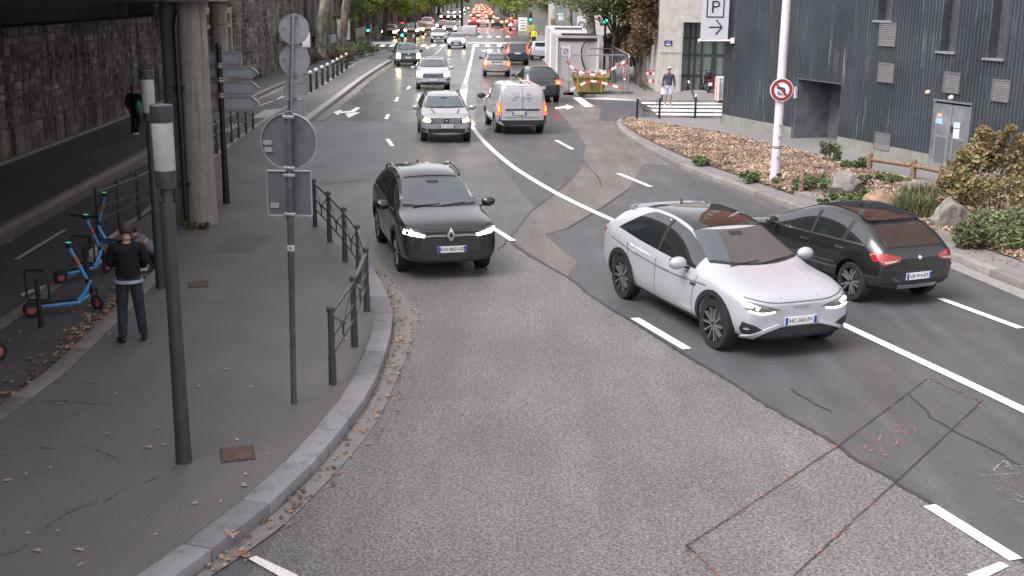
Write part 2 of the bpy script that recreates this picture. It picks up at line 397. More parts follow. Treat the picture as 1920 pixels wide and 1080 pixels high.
# cars
def paint(name, c, metal=0.0, rough=.32, coat=1.0):
    k = N(name); d = k.noise(4, 5, rough=.7)
    k.set(Base_Color=k.mix(c, [min(1, x * .95 + .003) for x in c], k.ramp(d, [(.45, 0), (.75, 1)])), Metallic=metal, Roughness=rough, Coat_Weight=coat, Coat_Roughness=.05); return k.m
M['p_white'] = paint('car_paint_white', (.37, .378, .415)); M['p_van'] = paint('van_paint_white', (.42, .42, .445)); M['p_black'] = paint('car_paint_black', (.011, .0115, .013), rough=.3)
M['p_dark'] = paint('car_paint_anthracite', (.02, .021, .025), rough=.3); M['p_silver'] = paint('car_paint_silver', (.34, .33, .325), .25, .35)
M['p_beige'] = paint('car_paint_beige', (.34, .29, .26), .2, .35); M['p_navy'] = paint('car_paint_navy', (.015, .016, .03)); M['p_greygreen'] = paint('car_paint_grey_green', (.13, .15, .145), .2, .35)
M['p_red'] = paint('car_paint_red', (.20, .02, .02)); M['p_grey'] = paint('car_paint_grey', (.22, .22, .23), .3, .35); M['p_blue'] = paint('car_paint_blue', (.08, .13, .25))
M['p_yellow'] = paint('car_paint_ochre', (.40, .27, .07)); M['p_burgundy'] = paint('car_paint_burgundy', (.06, .014, .018))
def glass(name, c, rough=.04, spec=.9):
    k = N(name); k.set(Base_Color=k.mix(c, [x * 1.5 for x in c], k.noise(2, 2)), Roughness=rough, Coat_Weight=.6, Coat_Roughness=.02); k.b.inputs['Specular IOR Level'].default_value = spec; return k.m
M['glass'] = glass('car_glass', (.012, .015, .016)); M['screen'] = glass('windscreen_glass', (.045, .055, .06), spec=1.0)
M['roofglass'] = glass('roof_glass', (.008, .008, .009), spec=.7)
M['pane'] = glass('window_pane', (.17, .205, .19), .06, .9)  # base paled to stand for sky reflected in the glass
M['tyre'] = plain('tyre_rubber', (.014, .014, .015), .8, var=.2); M['alloy'] = plain('wheel_alloy', (.36, .36, .37), .35, .8, var=.15); M['alloy_dark'] = plain('wheel_alloy_dark', (.10, .10, .11), .4, .7)
M['plastic'] = plain('black_plastic', (.016, .0165, .018), .6, var=.2); M['trim_grey'] = plain('grey_plastic', (.06, .06, .064), .6); M['chrome'] = plain('chrome_trim', (.62, .62, .65), .18, .95, var=.05)
M['skid'] = plain('skid_plate_silver', (.4, .4, .41), .4, .6)
M['lamp_glass'] = plain('headlamp_glass', (.16, .165, .17), .12, .3, coat=1, var=.2, scale=25)
M['lamp_on'] = emit('headlamp_lit', (1, .93, .78), 9.0); M['lamp_warm'] = emit('headlamp_lit_warm', (1, .80, .42), 11.0); M['lamp_dim'] = emit('daylight_lamp_lit', (1, .97, .9), 2.6)
M['tail_off'] = plain('tail_lamp_red', (.30, .012, .014), .15, coat=1, var=.2, scale=20); M['tail_clear'] = plain('tail_lamp_clear', (.5, .42, .42), .15, coat=1)
M['tail_on'] = emit('tail_lamp_lit', (1, .045, .02), 1.9); M['tail_amber'] = emit('tail_lamp_lit_orange', (1, .16, .02), 2.6); M['tail_far'] = emit('tail_lamp_lit_far', (1, .06, .03), 9.0)
M['plate'] = plain('number_plate_white', (.68, .69, .70), .4, var=.04); M['plate_blue'] = plain('number_plate_blue', (.03, .07, .30), .4); M['ink'] = plain('plate_ink', (.02, .02, .025), .5)
M['ink_grey'] = plain('print_grey', (.16, .15, .16), .5)
# cloth and skin
def cloth(name, c, b=.3, sc=40): return plain(name, c, .85, var=.22, scale=8, spec=.2, bump=b, bscale=sc)
M['skin'] = plain('skin', (.42, .25, .18), .5, var=.08); M['skin_dark'] = plain('skin_tanned', (.27, .15, .10), .5, var=.08)
# ================================================================ GROUND
structure(sheet('ground', [(-900, -300), (900, -300), (900, 2600), (-900, 2600)], -0.06, M['ground']))
road = structure(sheet('road', [(-60, -25), (60, -25), (60, 46), (-60, 46)], 0.0, M['road']))
structure(sheet('road_far', [(-60, 46), (60, 46), (60, 520), (-60, 520)], 0.0, M['road_far']))
def gpoly(px, z=0.0): return [G(x, y, z) for x, y in px]
# patches of different asphalt, each 4 mm above the one below
structure(sheet('road_patch', gpoly([(380, 1200), (765, 660), (768, 600), (727, 520), (650, 420), (600, 350), (660, 343), (760, 334), (961, 456), (995, 481), (1068, 522), (1112, 557), (1200, 612), (1289, 668), (1356, 707), (1433, 757), (1550, 823), (1600, 858), (1667, 897), (1745, 944), (1920, 1053), (2080, 1180)]), .004, M['road_worn']))
structure(sheet('road_patch', gpoly([(961, 456), (995, 481), (1068, 522), (1112, 557), (1200, 612), (1289, 668), (1356, 707), (1433, 757), (1550, 823), (1600, 858), (1667, 897), (1745, 944), (1920, 1053), (2080, 1180), (2300, 1100), (2160, 760), (1920, 545), (1760, 478), (1600, 425), (1440, 378), (1320, 318), (1209, 308), (1181, 355), (1124, 393), (1061, 431), (1024, 440), (1055, 468), (1087, 491), (1065, 522)]), .004, M['road_new'])) if False else None
structure(sheet('road_patch', gpoly([(1065, 524), (1087, 491), (1055, 468), (1024, 440), (1061, 431), (1124, 393), (1181, 355), (1209, 308), (1262, 316), (1340, 345), (1440, 390), (1600, 440), (1770, 492), (1920, 556), (2200, 690), (2300, 1100), (2080, 1180), (1920, 1055), (1745, 946), (1667, 899), (1600, 860), (1550, 825), (1433, 759), (1356, 709), (1289, 670), (1200, 614), (1112, 559)]), .0045, M['road_new']))
structure(sheet('road_patch', gpoly([(1044, 205), (1058, 223), (1085, 250), (1099, 273), (1093, 311), (1055, 352), (995, 399), (961, 440), (966, 458), (1064, 522), (1085, 491), (1053, 468), (1022, 440), (1060, 430), (1122, 392), (1179, 354), (1207, 308), (1262, 312), (1215, 280), (1172, 248), (1128, 200), (1100, 192)]), .008, M['road_brown']))
structure(sheet('road_patch', gpoly([(906, 250), (915, 240), (1030, 236), (1056, 226), (1083, 252), (1096, 273), (1090, 310), (1052, 351), (1003, 390), (930, 300)]), .006, M['road_new']))
structure(sheet('road_patch', gpoly([(1118, 196), (1128, 206), (1122, 226), (1150, 228), (1170, 222), (1205, 218), (1205, 190), (1100, 186)]), .0085, M['road_new']))
structure(sheet('road_patch', gpoly([(894, 168), (890, 225), (905, 240), (908, 190)]), .005, M['road_brown']))
structure(sheet('road_patch', gpoly([(1760, 480), (1920, 540), (2100, 640), (2100, 660), (1920, 562), (1755, 492)]), .010, M['gutter']))
mbt = MB(); rnd = random.Random(3)
seam = catmull(gpoly([(961, 457), (995, 482), (1068, 523), (1112, 558), (1200, 613), (1289, 669), (1356, 708), (1433, 758), (1550, 824), (1600, 859), (1667, 898), (1745, 945), (1920, 1054), (2060, 1140)]), 4)
for w, off in ((.06, 0),): ribbon(mbt, [p + Vector((rnd.uniform(-.02, .02), rnd.uniform(-.02, .02), 0)) for p in resample(seam, .12)], w, .0115)
for path in ([(995, 398), (961, 441), (935, 470)], [(1093, 312), (1055, 353), (995, 399)], [(1181, 355), (1124, 393), (1061, 431)], [(1480, 730), (1560, 775)], [(1700, 738), (1755, 790), (1830, 830), (1920, 875)], [(600, 346), (690, 337)], [(1090, 300), (1120, 330), (1128, 348)]):
    pts = resample(gpoly(path), .15)
    ribbon(mbt, [p + Vector((rnd.uniform(-.03, .03), rnd.uniform(-.03, .03), 0)) for p in pts], .035, .0125)
structure(mbt.build('tar_seam', M['tar']))

# ---------------------------------------------------------------- painted lines
mk = []
def mark(name, px, z=.016, mat='line'):
    pts = gpoly(px); o = sheet(name, pts, z + len(mk) % 3 * .0015, M[mat]); mk.append(o); return structure(o)
mb = MB(); centre = catmull(gpoly([(884, 236), (900, 258), (925, 283), (960, 312), (1000, 338), (1060, 372), (1145, 412), (1250, 458), (1400, 526), (1565, 603), (1740, 685), (1920, 771), (2080, 850)]), 5)
ribbon(mb, centre, .17, .017); structure(mb.build('centre_line', M['line']))
mb = MB(); ribbon(mb, gpoly([(889, 84), (884, 110), (877, 140), (872, 158)]), .22, .017); structure(mb.build('centre_line', M['line']))
mb = MB(); ribbon(mb, gpoly([(872, 158), (866, 190), (868, 214), (884, 236)]), .42, .0175); structure(mb.build('centre_line', M['line_worn']))
def dash(a, b, w=.15, mat='line'):
    q = MB(); ribbon(q, [G(*a), G(*b)], w, .0165 + len(mk) % 3 * .001); mk.append(1); structure(q.build('lane_dash', M[mat]))
for a, b in (((1190, 598), (1288, 656)), ((1742, 950), (1905, 1052)), ((1043, 264), (1074, 281)), ((1159, 326), (1220, 351)), ((1762, 561), (1914, 617)), ((926, 430), (962, 453)), ((726, 261), (736, 275)), ((724, 224), (728, 215)), ((742, 191), (746, 183)), ((764, 168), (768, 162))): dash(a, b, .15)
for i in range(9):
    t0, t1 = i / 9, (i + .62) / 9
    a = G(806, 112).lerp(G(835, 84), t0); b = G(806, 112).lerp(G(835, 84), t1); q = MB(); ribbon(q, [a, b], .14, .0165); structure(q.build('lane_dash', M['line']))
dash((933, 93), (943, 107), .14); dash((918, 70), (912, 57), .14, 'line_worn')
mark('stop_bar', [(1812, 1080), (1875, 1056), (1892, 1064), (1835, 1092)])
mark('stop_bar', [(465, 1050), (480, 1045), (560, 1082), (535, 1090)])
mark('give_way_bar', [(1073, 183), (1089, 183), (1113, 200), (1097, 202)])
def arrow(parts, mat='line'):
    for k, p in enumerate(parts): mark('road_arrow', p, mat=mat)
arrow([[(625, 211), (640, 206), (640, 210), (660, 208), (665, 211), (637, 213), (633, 217)], [(648, 213), (676, 211), (653, 222)], [(655, 210), (668, 202), (676, 203), (663, 212)]])
arrow([[(1062, 196), (1076, 202), (1062, 206), (1061, 203), (1042, 205), (1040, 202), (1061, 199)]])
arrow([[(918, 92), (926, 95), (922, 96), (922, 99), (914, 99), (914, 96), (909, 95)], [(902, 96), (909, 93.5), (909, 97.5)]])
arrow([[(802, 86), (808, 89), (804, 89), (803, 92), (799, 92), (799, 89.5), (796, 89.5)]])
# far zebra crossings and stop lines
for i, x in enumerate((676, 693, 711, 729, 752, 770, 788, 806, 824, 868, 891, 912, 934)):
    mark('zebra_stripe', [(x + 4, 83.5), (x + 13, 83.5), (x + 8, 88), (x - 1, 88)] if x < 840 else [(x - 2, 83.5), (x + 7, 83.5), (x + 7, 88), (x - 2, 88)])
for x in (896, 914, 931, 948): mark('zebra_stripe', [(x, 67.5), (x + 7, 67.5), (x + 8, 70.5), (x, 70.5)])
mark('stop_bar', [(868, 79), (985, 80), (985, 83), (868, 81.5)], mat='line_worn')
mark('bus_lane_band', [(686, 79), (760, 79), (750, 82.5), (678, 82.5)], mat='line_worn')
# zebra across the side street
for y0, y1, xa in ((192.5, 195.5, 1198), (198.5, 202, 1212), (205.5, 209.5, 1219), (213, 217, 1228)):
    mark('zebra_stripe', [(xa, y0), (1400, y0 + 1), (1400, y1 + 1), (xa + 6, y1)])
mark('stop_bar', [(1090, 185), (1150, 183), (1196, 187), (1196, 190), (1120, 187)], mat='line_worn')
# bike-lane markings on the left
dash((30, 488), (122, 432), .10, 'line_worn'); dash((482, 200), (512, 190), .1); dash((519, 187), (532, 181), .1)
for i in range(6):
    a = (655 + i * 13, 119 - i * 6.2); dash(a, (a[0] + 8, a[1] - 3.6), .1, 'line_worn')
for k in range(4):
    x0, y0 = 402 + k * 34, 250 - k * 13.5
    mark('zebra_stripe', [(x0, y0), (x0 + 26, y0 - 16), (x0 + 58, y0 - 19), (x0 + 30, y0 - 2)], mat='line_worn') if k in (0, 2) else None
mark('road_arrow', [(484, 214), (498, 211), (494, 216)], mat='line_worn')
mark('bike_symbol', [(38, 553), (62, 543), (66, 548), (42, 558)], mat='line_worn'); mark('bike_symbol', [(70, 541), (92, 534), (94, 539), (72, 547)], mat='line_worn')

# survey marks: saw cuts, red spray, chalk
mb = MB()
cuts = [[(1286, 1027), (1420, 939), (1574, 836), (1742, 709)], [(1480, 1090), (1560, 1015), (1680, 905), (1841, 754)], [(1741, 711), (1842, 756)], [(1286, 1024), (1352, 1085)], [(1282, 1038), (1296, 1029)]]
for c in cuts: ribbon(mb, resample(gpoly(c), .3), .016, .019)
structure(mb.build('saw_cut', M['saw_cut']))
mb = MB()
for c in ([(1735, 720), (1747, 714), (1762, 719)], [(1772, 725), (1800, 737)], [(1808, 742), (1840, 756)], [(1843, 757), (1836, 766)], [(1806, 790), (1800, 797)], [(1563, 842), (1574, 836)], [(1680, 905), (1687, 910)], [(1560, 1014), (1583, 994)], [(1304, 1043), (1318, 1056)], [(1330, 1066), (1350, 1083)], [(1712, 872), (1718, 866)], [(1420, 938), (1436, 928)], [(1470, 904), (1484, 895)], [(1620, 957), (1640, 940)], [(1530, 1042), (1545, 1028)], [(1604, 817), (1612, 810)], [(1668, 767), (1676, 761)], [(1380, 968), (1395, 956)]):
    ribbon(mb, resample(gpoly(c), .12), .03, .0215)
def glyph(c, w=.022): ribbon(mb, catmull(gpoly(c), 4), w, .0215)
glyph([(1684, 800), (1701, 799), (1717, 809)]); glyph([(1684, 800), (1672, 806), (1680, 813), (1692, 808), (1700, 805)]); glyph([(1700, 805), (1694, 813), (1702, 817), (1712, 815), (1717, 809)])
glyph([(1652, 820), (1649, 829), (1660, 836), (1676, 838), (1682, 830), (1675, 824)])
glyph([(1620, 850), (1645, 846), (1664, 858)]); glyph([(1624, 836), (1618, 852)]); glyph([(1650, 840), (1657, 858)])
glyph([(1840, 900), (1870, 905), (1900, 892)], .018); glyph([(1866, 923), (1885, 918), (1910, 930)], .018)
structure(mb.build('survey_paint', M['line_red']))
mb = MB()
for c in ([(1840, 894), (1920, 890)], [(1862, 886), (1878, 868), (1900, 866)], [(1870, 882), (1895, 876), (1880, 866)], [(1882, 860), (1898, 884)], [(1893, 938), (1920, 945)], [(1900, 928), (1918, 936)], [(1902, 876), (1920, 878)]):
    ribbon(mb, resample(gpoly(c), .15), .02, .021)
structure(mb.build('chalk_mark', M['chalk']))

# ---------------------------------------------------------------- kerbs
def kerb(line, width, side, z0, z1, parent, mat='kerb', step=1.0, joined=False, gap=.006):
    pts = resample(line, step if not joined else 2.0); inn = offset_line(pts, side * width)
    if joined:
        mb = MB()
        for i in range(len(pts) - 1): mb.prism([pts[i][:2], pts[i + 1][:2], inn[i + 1][:2], inn[i][:2]], z0, z1)
        return mb.build('kerb', M[mat], parent)
    for i in range(len(pts) - 1):
        a, b, c, d = pts[i], pts[i + 1], inn[i + 1], inn[i]
        t = min(.45, gap / max(.05, (b - a).length)); zz = z1 + random.uniform(-.003, .003)
        mb = MB(); q = [a.lerp(b, t), a.lerp(b, 1 - t), d.lerp(c, 1 - t), d.lerp(c, t)]
        mb.prism([p[:2] for p in q], z0, zz); mb.build('kerb_stone', M[mat], parent, bevel=.012)
PZ = .14
def line_px(px, z, k=6): return catmull([G(x, y, z) for x, y in px], k)
isl_out = line_px([(735, 112), (690, 140), (640, 178), (592, 214), (563, 238), (548, 262), (548, 295), (558, 330), (575, 362), (600, 400), (640, 441), (675, 474), (703, 508), (727, 553), (737, 588), (731, 631), (708, 702), (675, 760), (604, 847), (535, 920), (421, 1010), (333, 1079), (180, 1180)], PZ)
KW = .30
isl_in = offset_line(isl_out, -KW)   # walking towards the camera the island lies to the right
zone = line_px([(-60, 800), (12, 750), (93, 690), (225, 566), (268, 525), (297, 501), (280, 470), (240, 455), (180, 462)], PZ, 5)
back = line_px([(165, 470), (190, 452), (270, 393), (400, 290), (475, 236), (540, 196), (600, 160), (655, 124), (690, 108), (733, 100)], PZ, 4)
zone_in = offset_line(zone, -.26); back_in = offset_line(back, -.14)
poly = [p[:2] for p in isl_in] + [(-5.5, 6.0)] + [p[:2] for p in zone_in] + [p[:2] for p in back_in[1:]]
pav = structure(MB().prism([(p[0], p[1]) for p in poly], -.05, PZ).build('pavement', M['pavement']))
# retriangulate the top for a clean concave polygon
def clean_tri(o):
    bm = bmesh.new(); bm.from_mesh(o.data); bmesh.ops.triangulate(bm, faces=[f for f in bm.faces if len(f.verts) > 4]); bm.to_mesh(o.data); bm.free()
clean_tri(pav)
near = [p for p in isl_out if p.y < 40]; far_k = [p for p in isl_out if p.y >= 39]
kerb(near, KW - .003, -1, -.05, PZ + .006, pav, 'kerb', 1.0)
kerb(far_k, KW - .003, -1, -.05, PZ + .006, pav, 'kerb_light', joined=True)
kerb(zone, .257, -1, -.05, PZ + .006, pav, 'kerb_old', 1.0)
kerb([p for p in back if p.y < 62], .137, -1, -.05, PZ + .006, pav, 'kerb_light', 2.0)
kerb([p for p in back if p.y >= 60], .137, -1, -.05, PZ + .006, pav, 'kerb_light', joined=True)
# concrete gutter along the bend
gut = line_px([(650, 440), (692, 470), (727, 511), (762, 561), (776, 592), (765, 660), (742, 718), (692, 814), (562, 958), (471, 1031), (400, 1079), (260, 1170)], 0, 5)
gi = [p for p in isl_out if 8.0 < p.y < 29.5]
structure(sheet('gutter', [p[:2] for p in gi] + [p[:2] for p in gut[::-1]], .013, M['gutter']))
# gutter along the straight kerb further off
mb = MB(); ribbon(mb, [p + Vector((.3, 0, 0)) for p in isl_out if 46 < p.y < 110], .4, .0125); structure(mb.build('gutter', M['kerb_old']))
# flush strip between bike lane and scooter bay, and the bay floor
bay = gpoly([(-60, 650), (0, 612), (62, 568), (104, 534), (150, 505), (185, 470)])
mb = MB(); ribbon(mb, bay, .26, .020); structure(mb.build('kerb_strip', M['kerb_old']))
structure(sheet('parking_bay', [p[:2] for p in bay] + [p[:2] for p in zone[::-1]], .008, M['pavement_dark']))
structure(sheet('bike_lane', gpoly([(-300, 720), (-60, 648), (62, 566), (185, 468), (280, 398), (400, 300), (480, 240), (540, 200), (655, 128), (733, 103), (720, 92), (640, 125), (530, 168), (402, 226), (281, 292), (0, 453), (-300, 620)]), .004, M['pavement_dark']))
# cracks in the island asphalt
mb = MB(); rnd = random.Random(11)
for c in ([(0, 1044), (60, 1018), (105, 980), (130, 960), (200, 938), (270, 905), (325, 880), (340, 868)], [(0, 842), (60, 840), (130, 843), (165, 840), (200, 855), (240, 862)], [(0, 795), (50, 797), (130, 783), (165, 768), (210, 760)], [(30, 760), (100, 752), (150, 757), (220, 758)], [(70, 722), (130, 718), (180, 721)], [(270, 660), (290, 640)], [(150, 632), (240, 626)]):
    pts = resample(catmull([G(x, y, PZ) for x, y in c], 5), .05)
    pts = [p + Vector((mnoise.noise(p * 6) * .05 + rnd.uniform(-.008, .008), mnoise.noise(p * 6 + Vector((9, 0, 0))) * .05 + rnd.uniform(-.008, .008), 0)) for p in pts]
    for q0 in range(0, len(pts) - 1, 6): ribbon(mb, pts[q0:q0 + 7], rnd.uniform(.008, .03), PZ + .004)
structure(mb.build('crack', M['crack'], pav))
mb = MB()
for c in ([(370, 861), (398, 859)], [(378, 853), (388, 852), (380, 858), (392, 858)], [(478, 836), (503, 834)], [(490, 826), (497, 830)], [(512, 830), (528, 824), (540, 826)], [(498, 848), (512, 856)], [(520, 862), (528, 868)], [(504, 838), (520, 842)]):
    ribbon(mb, resample([G(x, y, PZ) for x, y in c], .1), .018, PZ + .005)
structure(mb.build('chalk_mark', M['chalk'], pav))
def cover(px, mat, label, z):
    pts = [G(x, y, z) for x, y in px]; c = sum(pts, Vector()) / len(pts)
    o = thing('access_cover', label, 'cover', (c.x, c.y, z)); loc = [p - c for p in pts]
    q = MB(); q.plate([p * 1.0 + Vector((0, 0, .001)) for p in loc], (0, 0, 1), .006); q.build('frame', M['iron'], o)
    q = MB(); q.plate([p * .9 + Vector((0, 0, .0075)) for p in loc], (0, 0, 1), .004); q.build('lid', M[mat], o)
    q = MB(); a, b, c2, d = [p * .84 for p in loc]
    for i in range(7):
        t = (i + .5) / 7; u, v = a.lerp(b, t), d.lerp(c2, t); q.bar(u + Vector((0, 0, .0125)), v + Vector((0, 0, .0125)), .02, .004)
    q.build('tread_bar', M[mat], o); o.children
    return o
cover([(412, 842), (474, 835), (480, 862), (414, 869)], 'rust', 'rusty rectangular cover in the pavement right of the tall lantern post foot', PZ)
cover([(352, 529), (390, 526), (392, 538), (353, 541)], 'rust', 'small rusty cover in the pavement in front of the concrete pier', PZ)
structure(sheet('pavement_patch', [G(x, y)[:2] if False else G(x, y, PZ)[:2] for x, y in [(432, 441), (512, 441), (478, 473), (396, 473)]], PZ + .004, M['pavement_dark'])).parent = pav

# ---------------------------------------------------------------- left pavement below the wall
lk = line_px([(-200, 540), (0, 430), (140, 356), (281, 281), (402, 216), (530, 156), (600, 127), (640, 113), (682, 93)], PZ, 5)
lp = [p[:2] for p in offset_line(lk, .22)]
WL = [(-14.2, 8), (-14.5, 30), (-14.9, 38), (-15.4, 46), (-15.9, 52), (-15.5, 60), (-14.8, 68), (-16.5, 84), (-18.5, 106), (-20.5, 150), (-21.5, 320)]
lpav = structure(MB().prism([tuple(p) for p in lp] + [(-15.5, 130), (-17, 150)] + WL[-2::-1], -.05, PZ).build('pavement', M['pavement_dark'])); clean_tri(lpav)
kerb([p for p in lk if p.y < 70], .217, 1, -.05, PZ + .006, lpav, 'kerb_old', 2.0)
kerb([p for p in lk if p.y >= 68], .217, 1, -.05, PZ + .006, lpav, 'kerb_old', joined=True)
mb = MB(); ribbon(mb, [p + Vector((.22, 0, 0)) for p in lk], .35, .014); structure(mb.build('gutter', M['kerb_old']))

# ---------------------------------------------------------------- right pavement and planting bed
rk = line_px([(1360, 222), (1250, 221), (1190, 219), (1163, 222), (1156, 230), (1170, 247), (1200, 268), (1238, 289), (1287, 312), (1398, 352), (1500, 388), (1600, 420), (1763, 468), (1833, 497), (1920, 530), (2100, 610)], PZ, 5)
rin = offset_line(rk, .24)
fac = [(22.0, 10.0), (8.69, 47.8), (30, 55)]
rpoly = [p[:2] for p in rin] + [(20.0, 12.5), (24, 14), (24, 40), (14, 49.9)]
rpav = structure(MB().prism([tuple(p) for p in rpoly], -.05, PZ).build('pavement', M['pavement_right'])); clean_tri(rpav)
kerb(rk[6:], .237, 1, -.05, PZ + .008, rpav, 'kerb_old', 1.0)
kerb(rk[:7], .237, 1, -.05, PZ + .002, rpav, 'kerb_old', 1.5)
bed_px = [(1166, 224), (1239, 235), (1350, 252), (1440, 272), (1516, 290), (1615, 320), (1694, 336), (1790, 365), (1920, 402), (2080, 450), (2120, 560), (1960, 505), (1830, 462), (1760, 440), (1690, 425), (1600, 400), (1500, 370), (1398, 335), (1287, 296), (1238, 274), (1200, 255), (1172, 236)]
bedp = [G(x, y, PZ) for x, y in bed_px]
structure(sheet('planting_bed', [p[:2] for p in bedp], PZ + .03, plain('bed_soil', (.20, .135, .09), .95, var=.35, scale=30, bump=.6)))
# white slabs on the pavement strip right of the bushes
for k, px in enumerate(([(1632, 480), (1668, 478), (1700, 492), (1660, 496)], [(1780, 490), (1830, 487), (1860, 500), (1812, 503)], [(1838, 487), (1880, 484), (1905, 499), (1870, 501)])):
    pass
# ---------------------------------------------------------------- far side of the side street
sk = line_px([(996, 88), (1012, 104), (1040, 140), (1075, 172), (1130, 178), (1180, 181), (1215, 187), (1290, 187), (1400, 188)], PZ, 4)
sp = [p[:2] for p in offset_line(sk, .2)]
spav = structure(MB().prism([tuple(p) for p in sp] + [(40, 60), (40, 150), (2.6, 150)], -.05, PZ).build('pavement', M['pavement_right'])); clean_tri(spav)
kerb(sk, .197, 1, -.05, PZ + .004, spav, 'kerb_old', joined=True)
structure(sheet('pavement_patch', [G(x, y, PZ)[:2] for x, y in [(1175, 150), (1200, 149), (1245, 166), (1222, 170)]], PZ + .004, M['road_new']))
# ================================================================ VIADUCT, WALLS, BUILDINGS
def deck_x(Y): return min(-5.4 - .04 * Y, -1.05 - .22 * Y)  # unseen deck edge pulled left near the camera so daylight reaches the pavement
vd = thing('railway_viaduct', 'dark concrete viaduct deck on cross beams over the left pavement', 'viaduct', (-6, 24, 0))
L = lambda x, y, z: (x + 6, y - 24, z)
mb = MB(); mb.prism([L(-4.5, -60, 0)[:2], L(deck_x(2), 2, 0)[:2], L(deck_x(24), 24, 0)[:2], L(deck_x(54), 54, 0)[:2], L(-22, 54, 0)[:2], L(-22, -60, 0)[:2]], 5.3, 6.6); mb.build('deck', M['concrete_dark'], vd)  # deck carried back behind the camera, unseen, to keep light out
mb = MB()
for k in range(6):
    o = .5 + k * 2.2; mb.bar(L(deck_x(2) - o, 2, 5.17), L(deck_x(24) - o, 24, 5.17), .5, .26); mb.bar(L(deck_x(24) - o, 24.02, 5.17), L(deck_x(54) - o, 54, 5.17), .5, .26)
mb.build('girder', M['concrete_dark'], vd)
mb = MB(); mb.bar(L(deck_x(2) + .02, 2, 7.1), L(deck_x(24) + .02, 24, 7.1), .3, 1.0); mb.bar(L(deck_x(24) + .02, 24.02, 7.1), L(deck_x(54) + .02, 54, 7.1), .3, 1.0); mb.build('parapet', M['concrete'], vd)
pier = G(380, 418, PZ)
c1 = Vector((pier.x, pier.y, 0)); dx = Vector((-1, -.12, 0)).normalized()
mb = MB(); mb.bar(L(*(c1 - dx * .42 + Vector((0, 0, 4.895)))), L(*(c1 + dx * 9.5 + Vector((0, 0, 4.875)))), 1.3, .30); mb.build('cross_beam', M['concrete_dark'], vd)
mb = MB(); mb.bar(L(*(c1 - dx * .72 + Vector((0, 0, 4.90)))), L(*(c1 - dx * .43 + Vector((0, 0, 4.90)))), 1.05, .27); mb.build('beam_end', M['concrete'], vd)
c2 = at_y(411, 60, 50.0); c2.z = 0
mb = MB(); mb.bar(L(c2.x + 1.9, c2.y + .2, 4.86), L(c2.x - 4, c2.y - .3, 4.86), 1.4, .36); mb.build('cross_beam', M['concrete'], vd)
# pier: round column, a column darkened for its shaded, dirty left half and the downpipe between them
pr = thing('bridge_pier', 'weathered round concrete bridge pier with a black downpipe, behind the tall lantern post', 'pier', (pier.x, pier.y, PZ - .01))
m = MB(); m.lathe([(.335, -.02), (.325, .25), (.315, .6), (.312, 4.62)], 32); m.build('column', M['concrete'], pr, smooth=True)
m = MB(); m.lathe([(.20, -.02), (.19, 4.62)], 20, Matrix.Translation((-.45, .02, 0))); m.build('shaded_side_column', M['concrete_dark'], pr, smooth=True)
m = MB(); m.tube([(-.25, -.30, 0), (-.25, -.30, 4.1), (-.22, -.25, 4.35), (-.1, .0, 4.6)], .055, 10); m.build('downpipe', M['post_black'], pr, smooth=True)
for z in (.9, 2.9): m = MB(); m.box((-.25, -.27, z), (.24, .12, .045)); m.build('pipe_clamp', M['post_black'], pr)
p2 = thing('bridge_pier', 'far round concrete pier with two ring collars below the viaduct', 'pier', (c2.x, c2.y, PZ - .01))
m = MB(); m.lathe([(.37, 0), (.36, 4.55)], 28); m.build('column', M['concrete'], p2, smooth=True)
for z in (3.55, 4.3): m = MB(); m.lathe([(.36, z - .05), (.42, z - .03), (.42, z + .03), (.36, z + .05)], 28); m.build('collar', M['concrete'], p2, smooth=True)
m = MB(); m.box((0, 0, 4.5), (.95, .95, .2)); m.build('capital', M['concrete'], p2, bevel=.03)

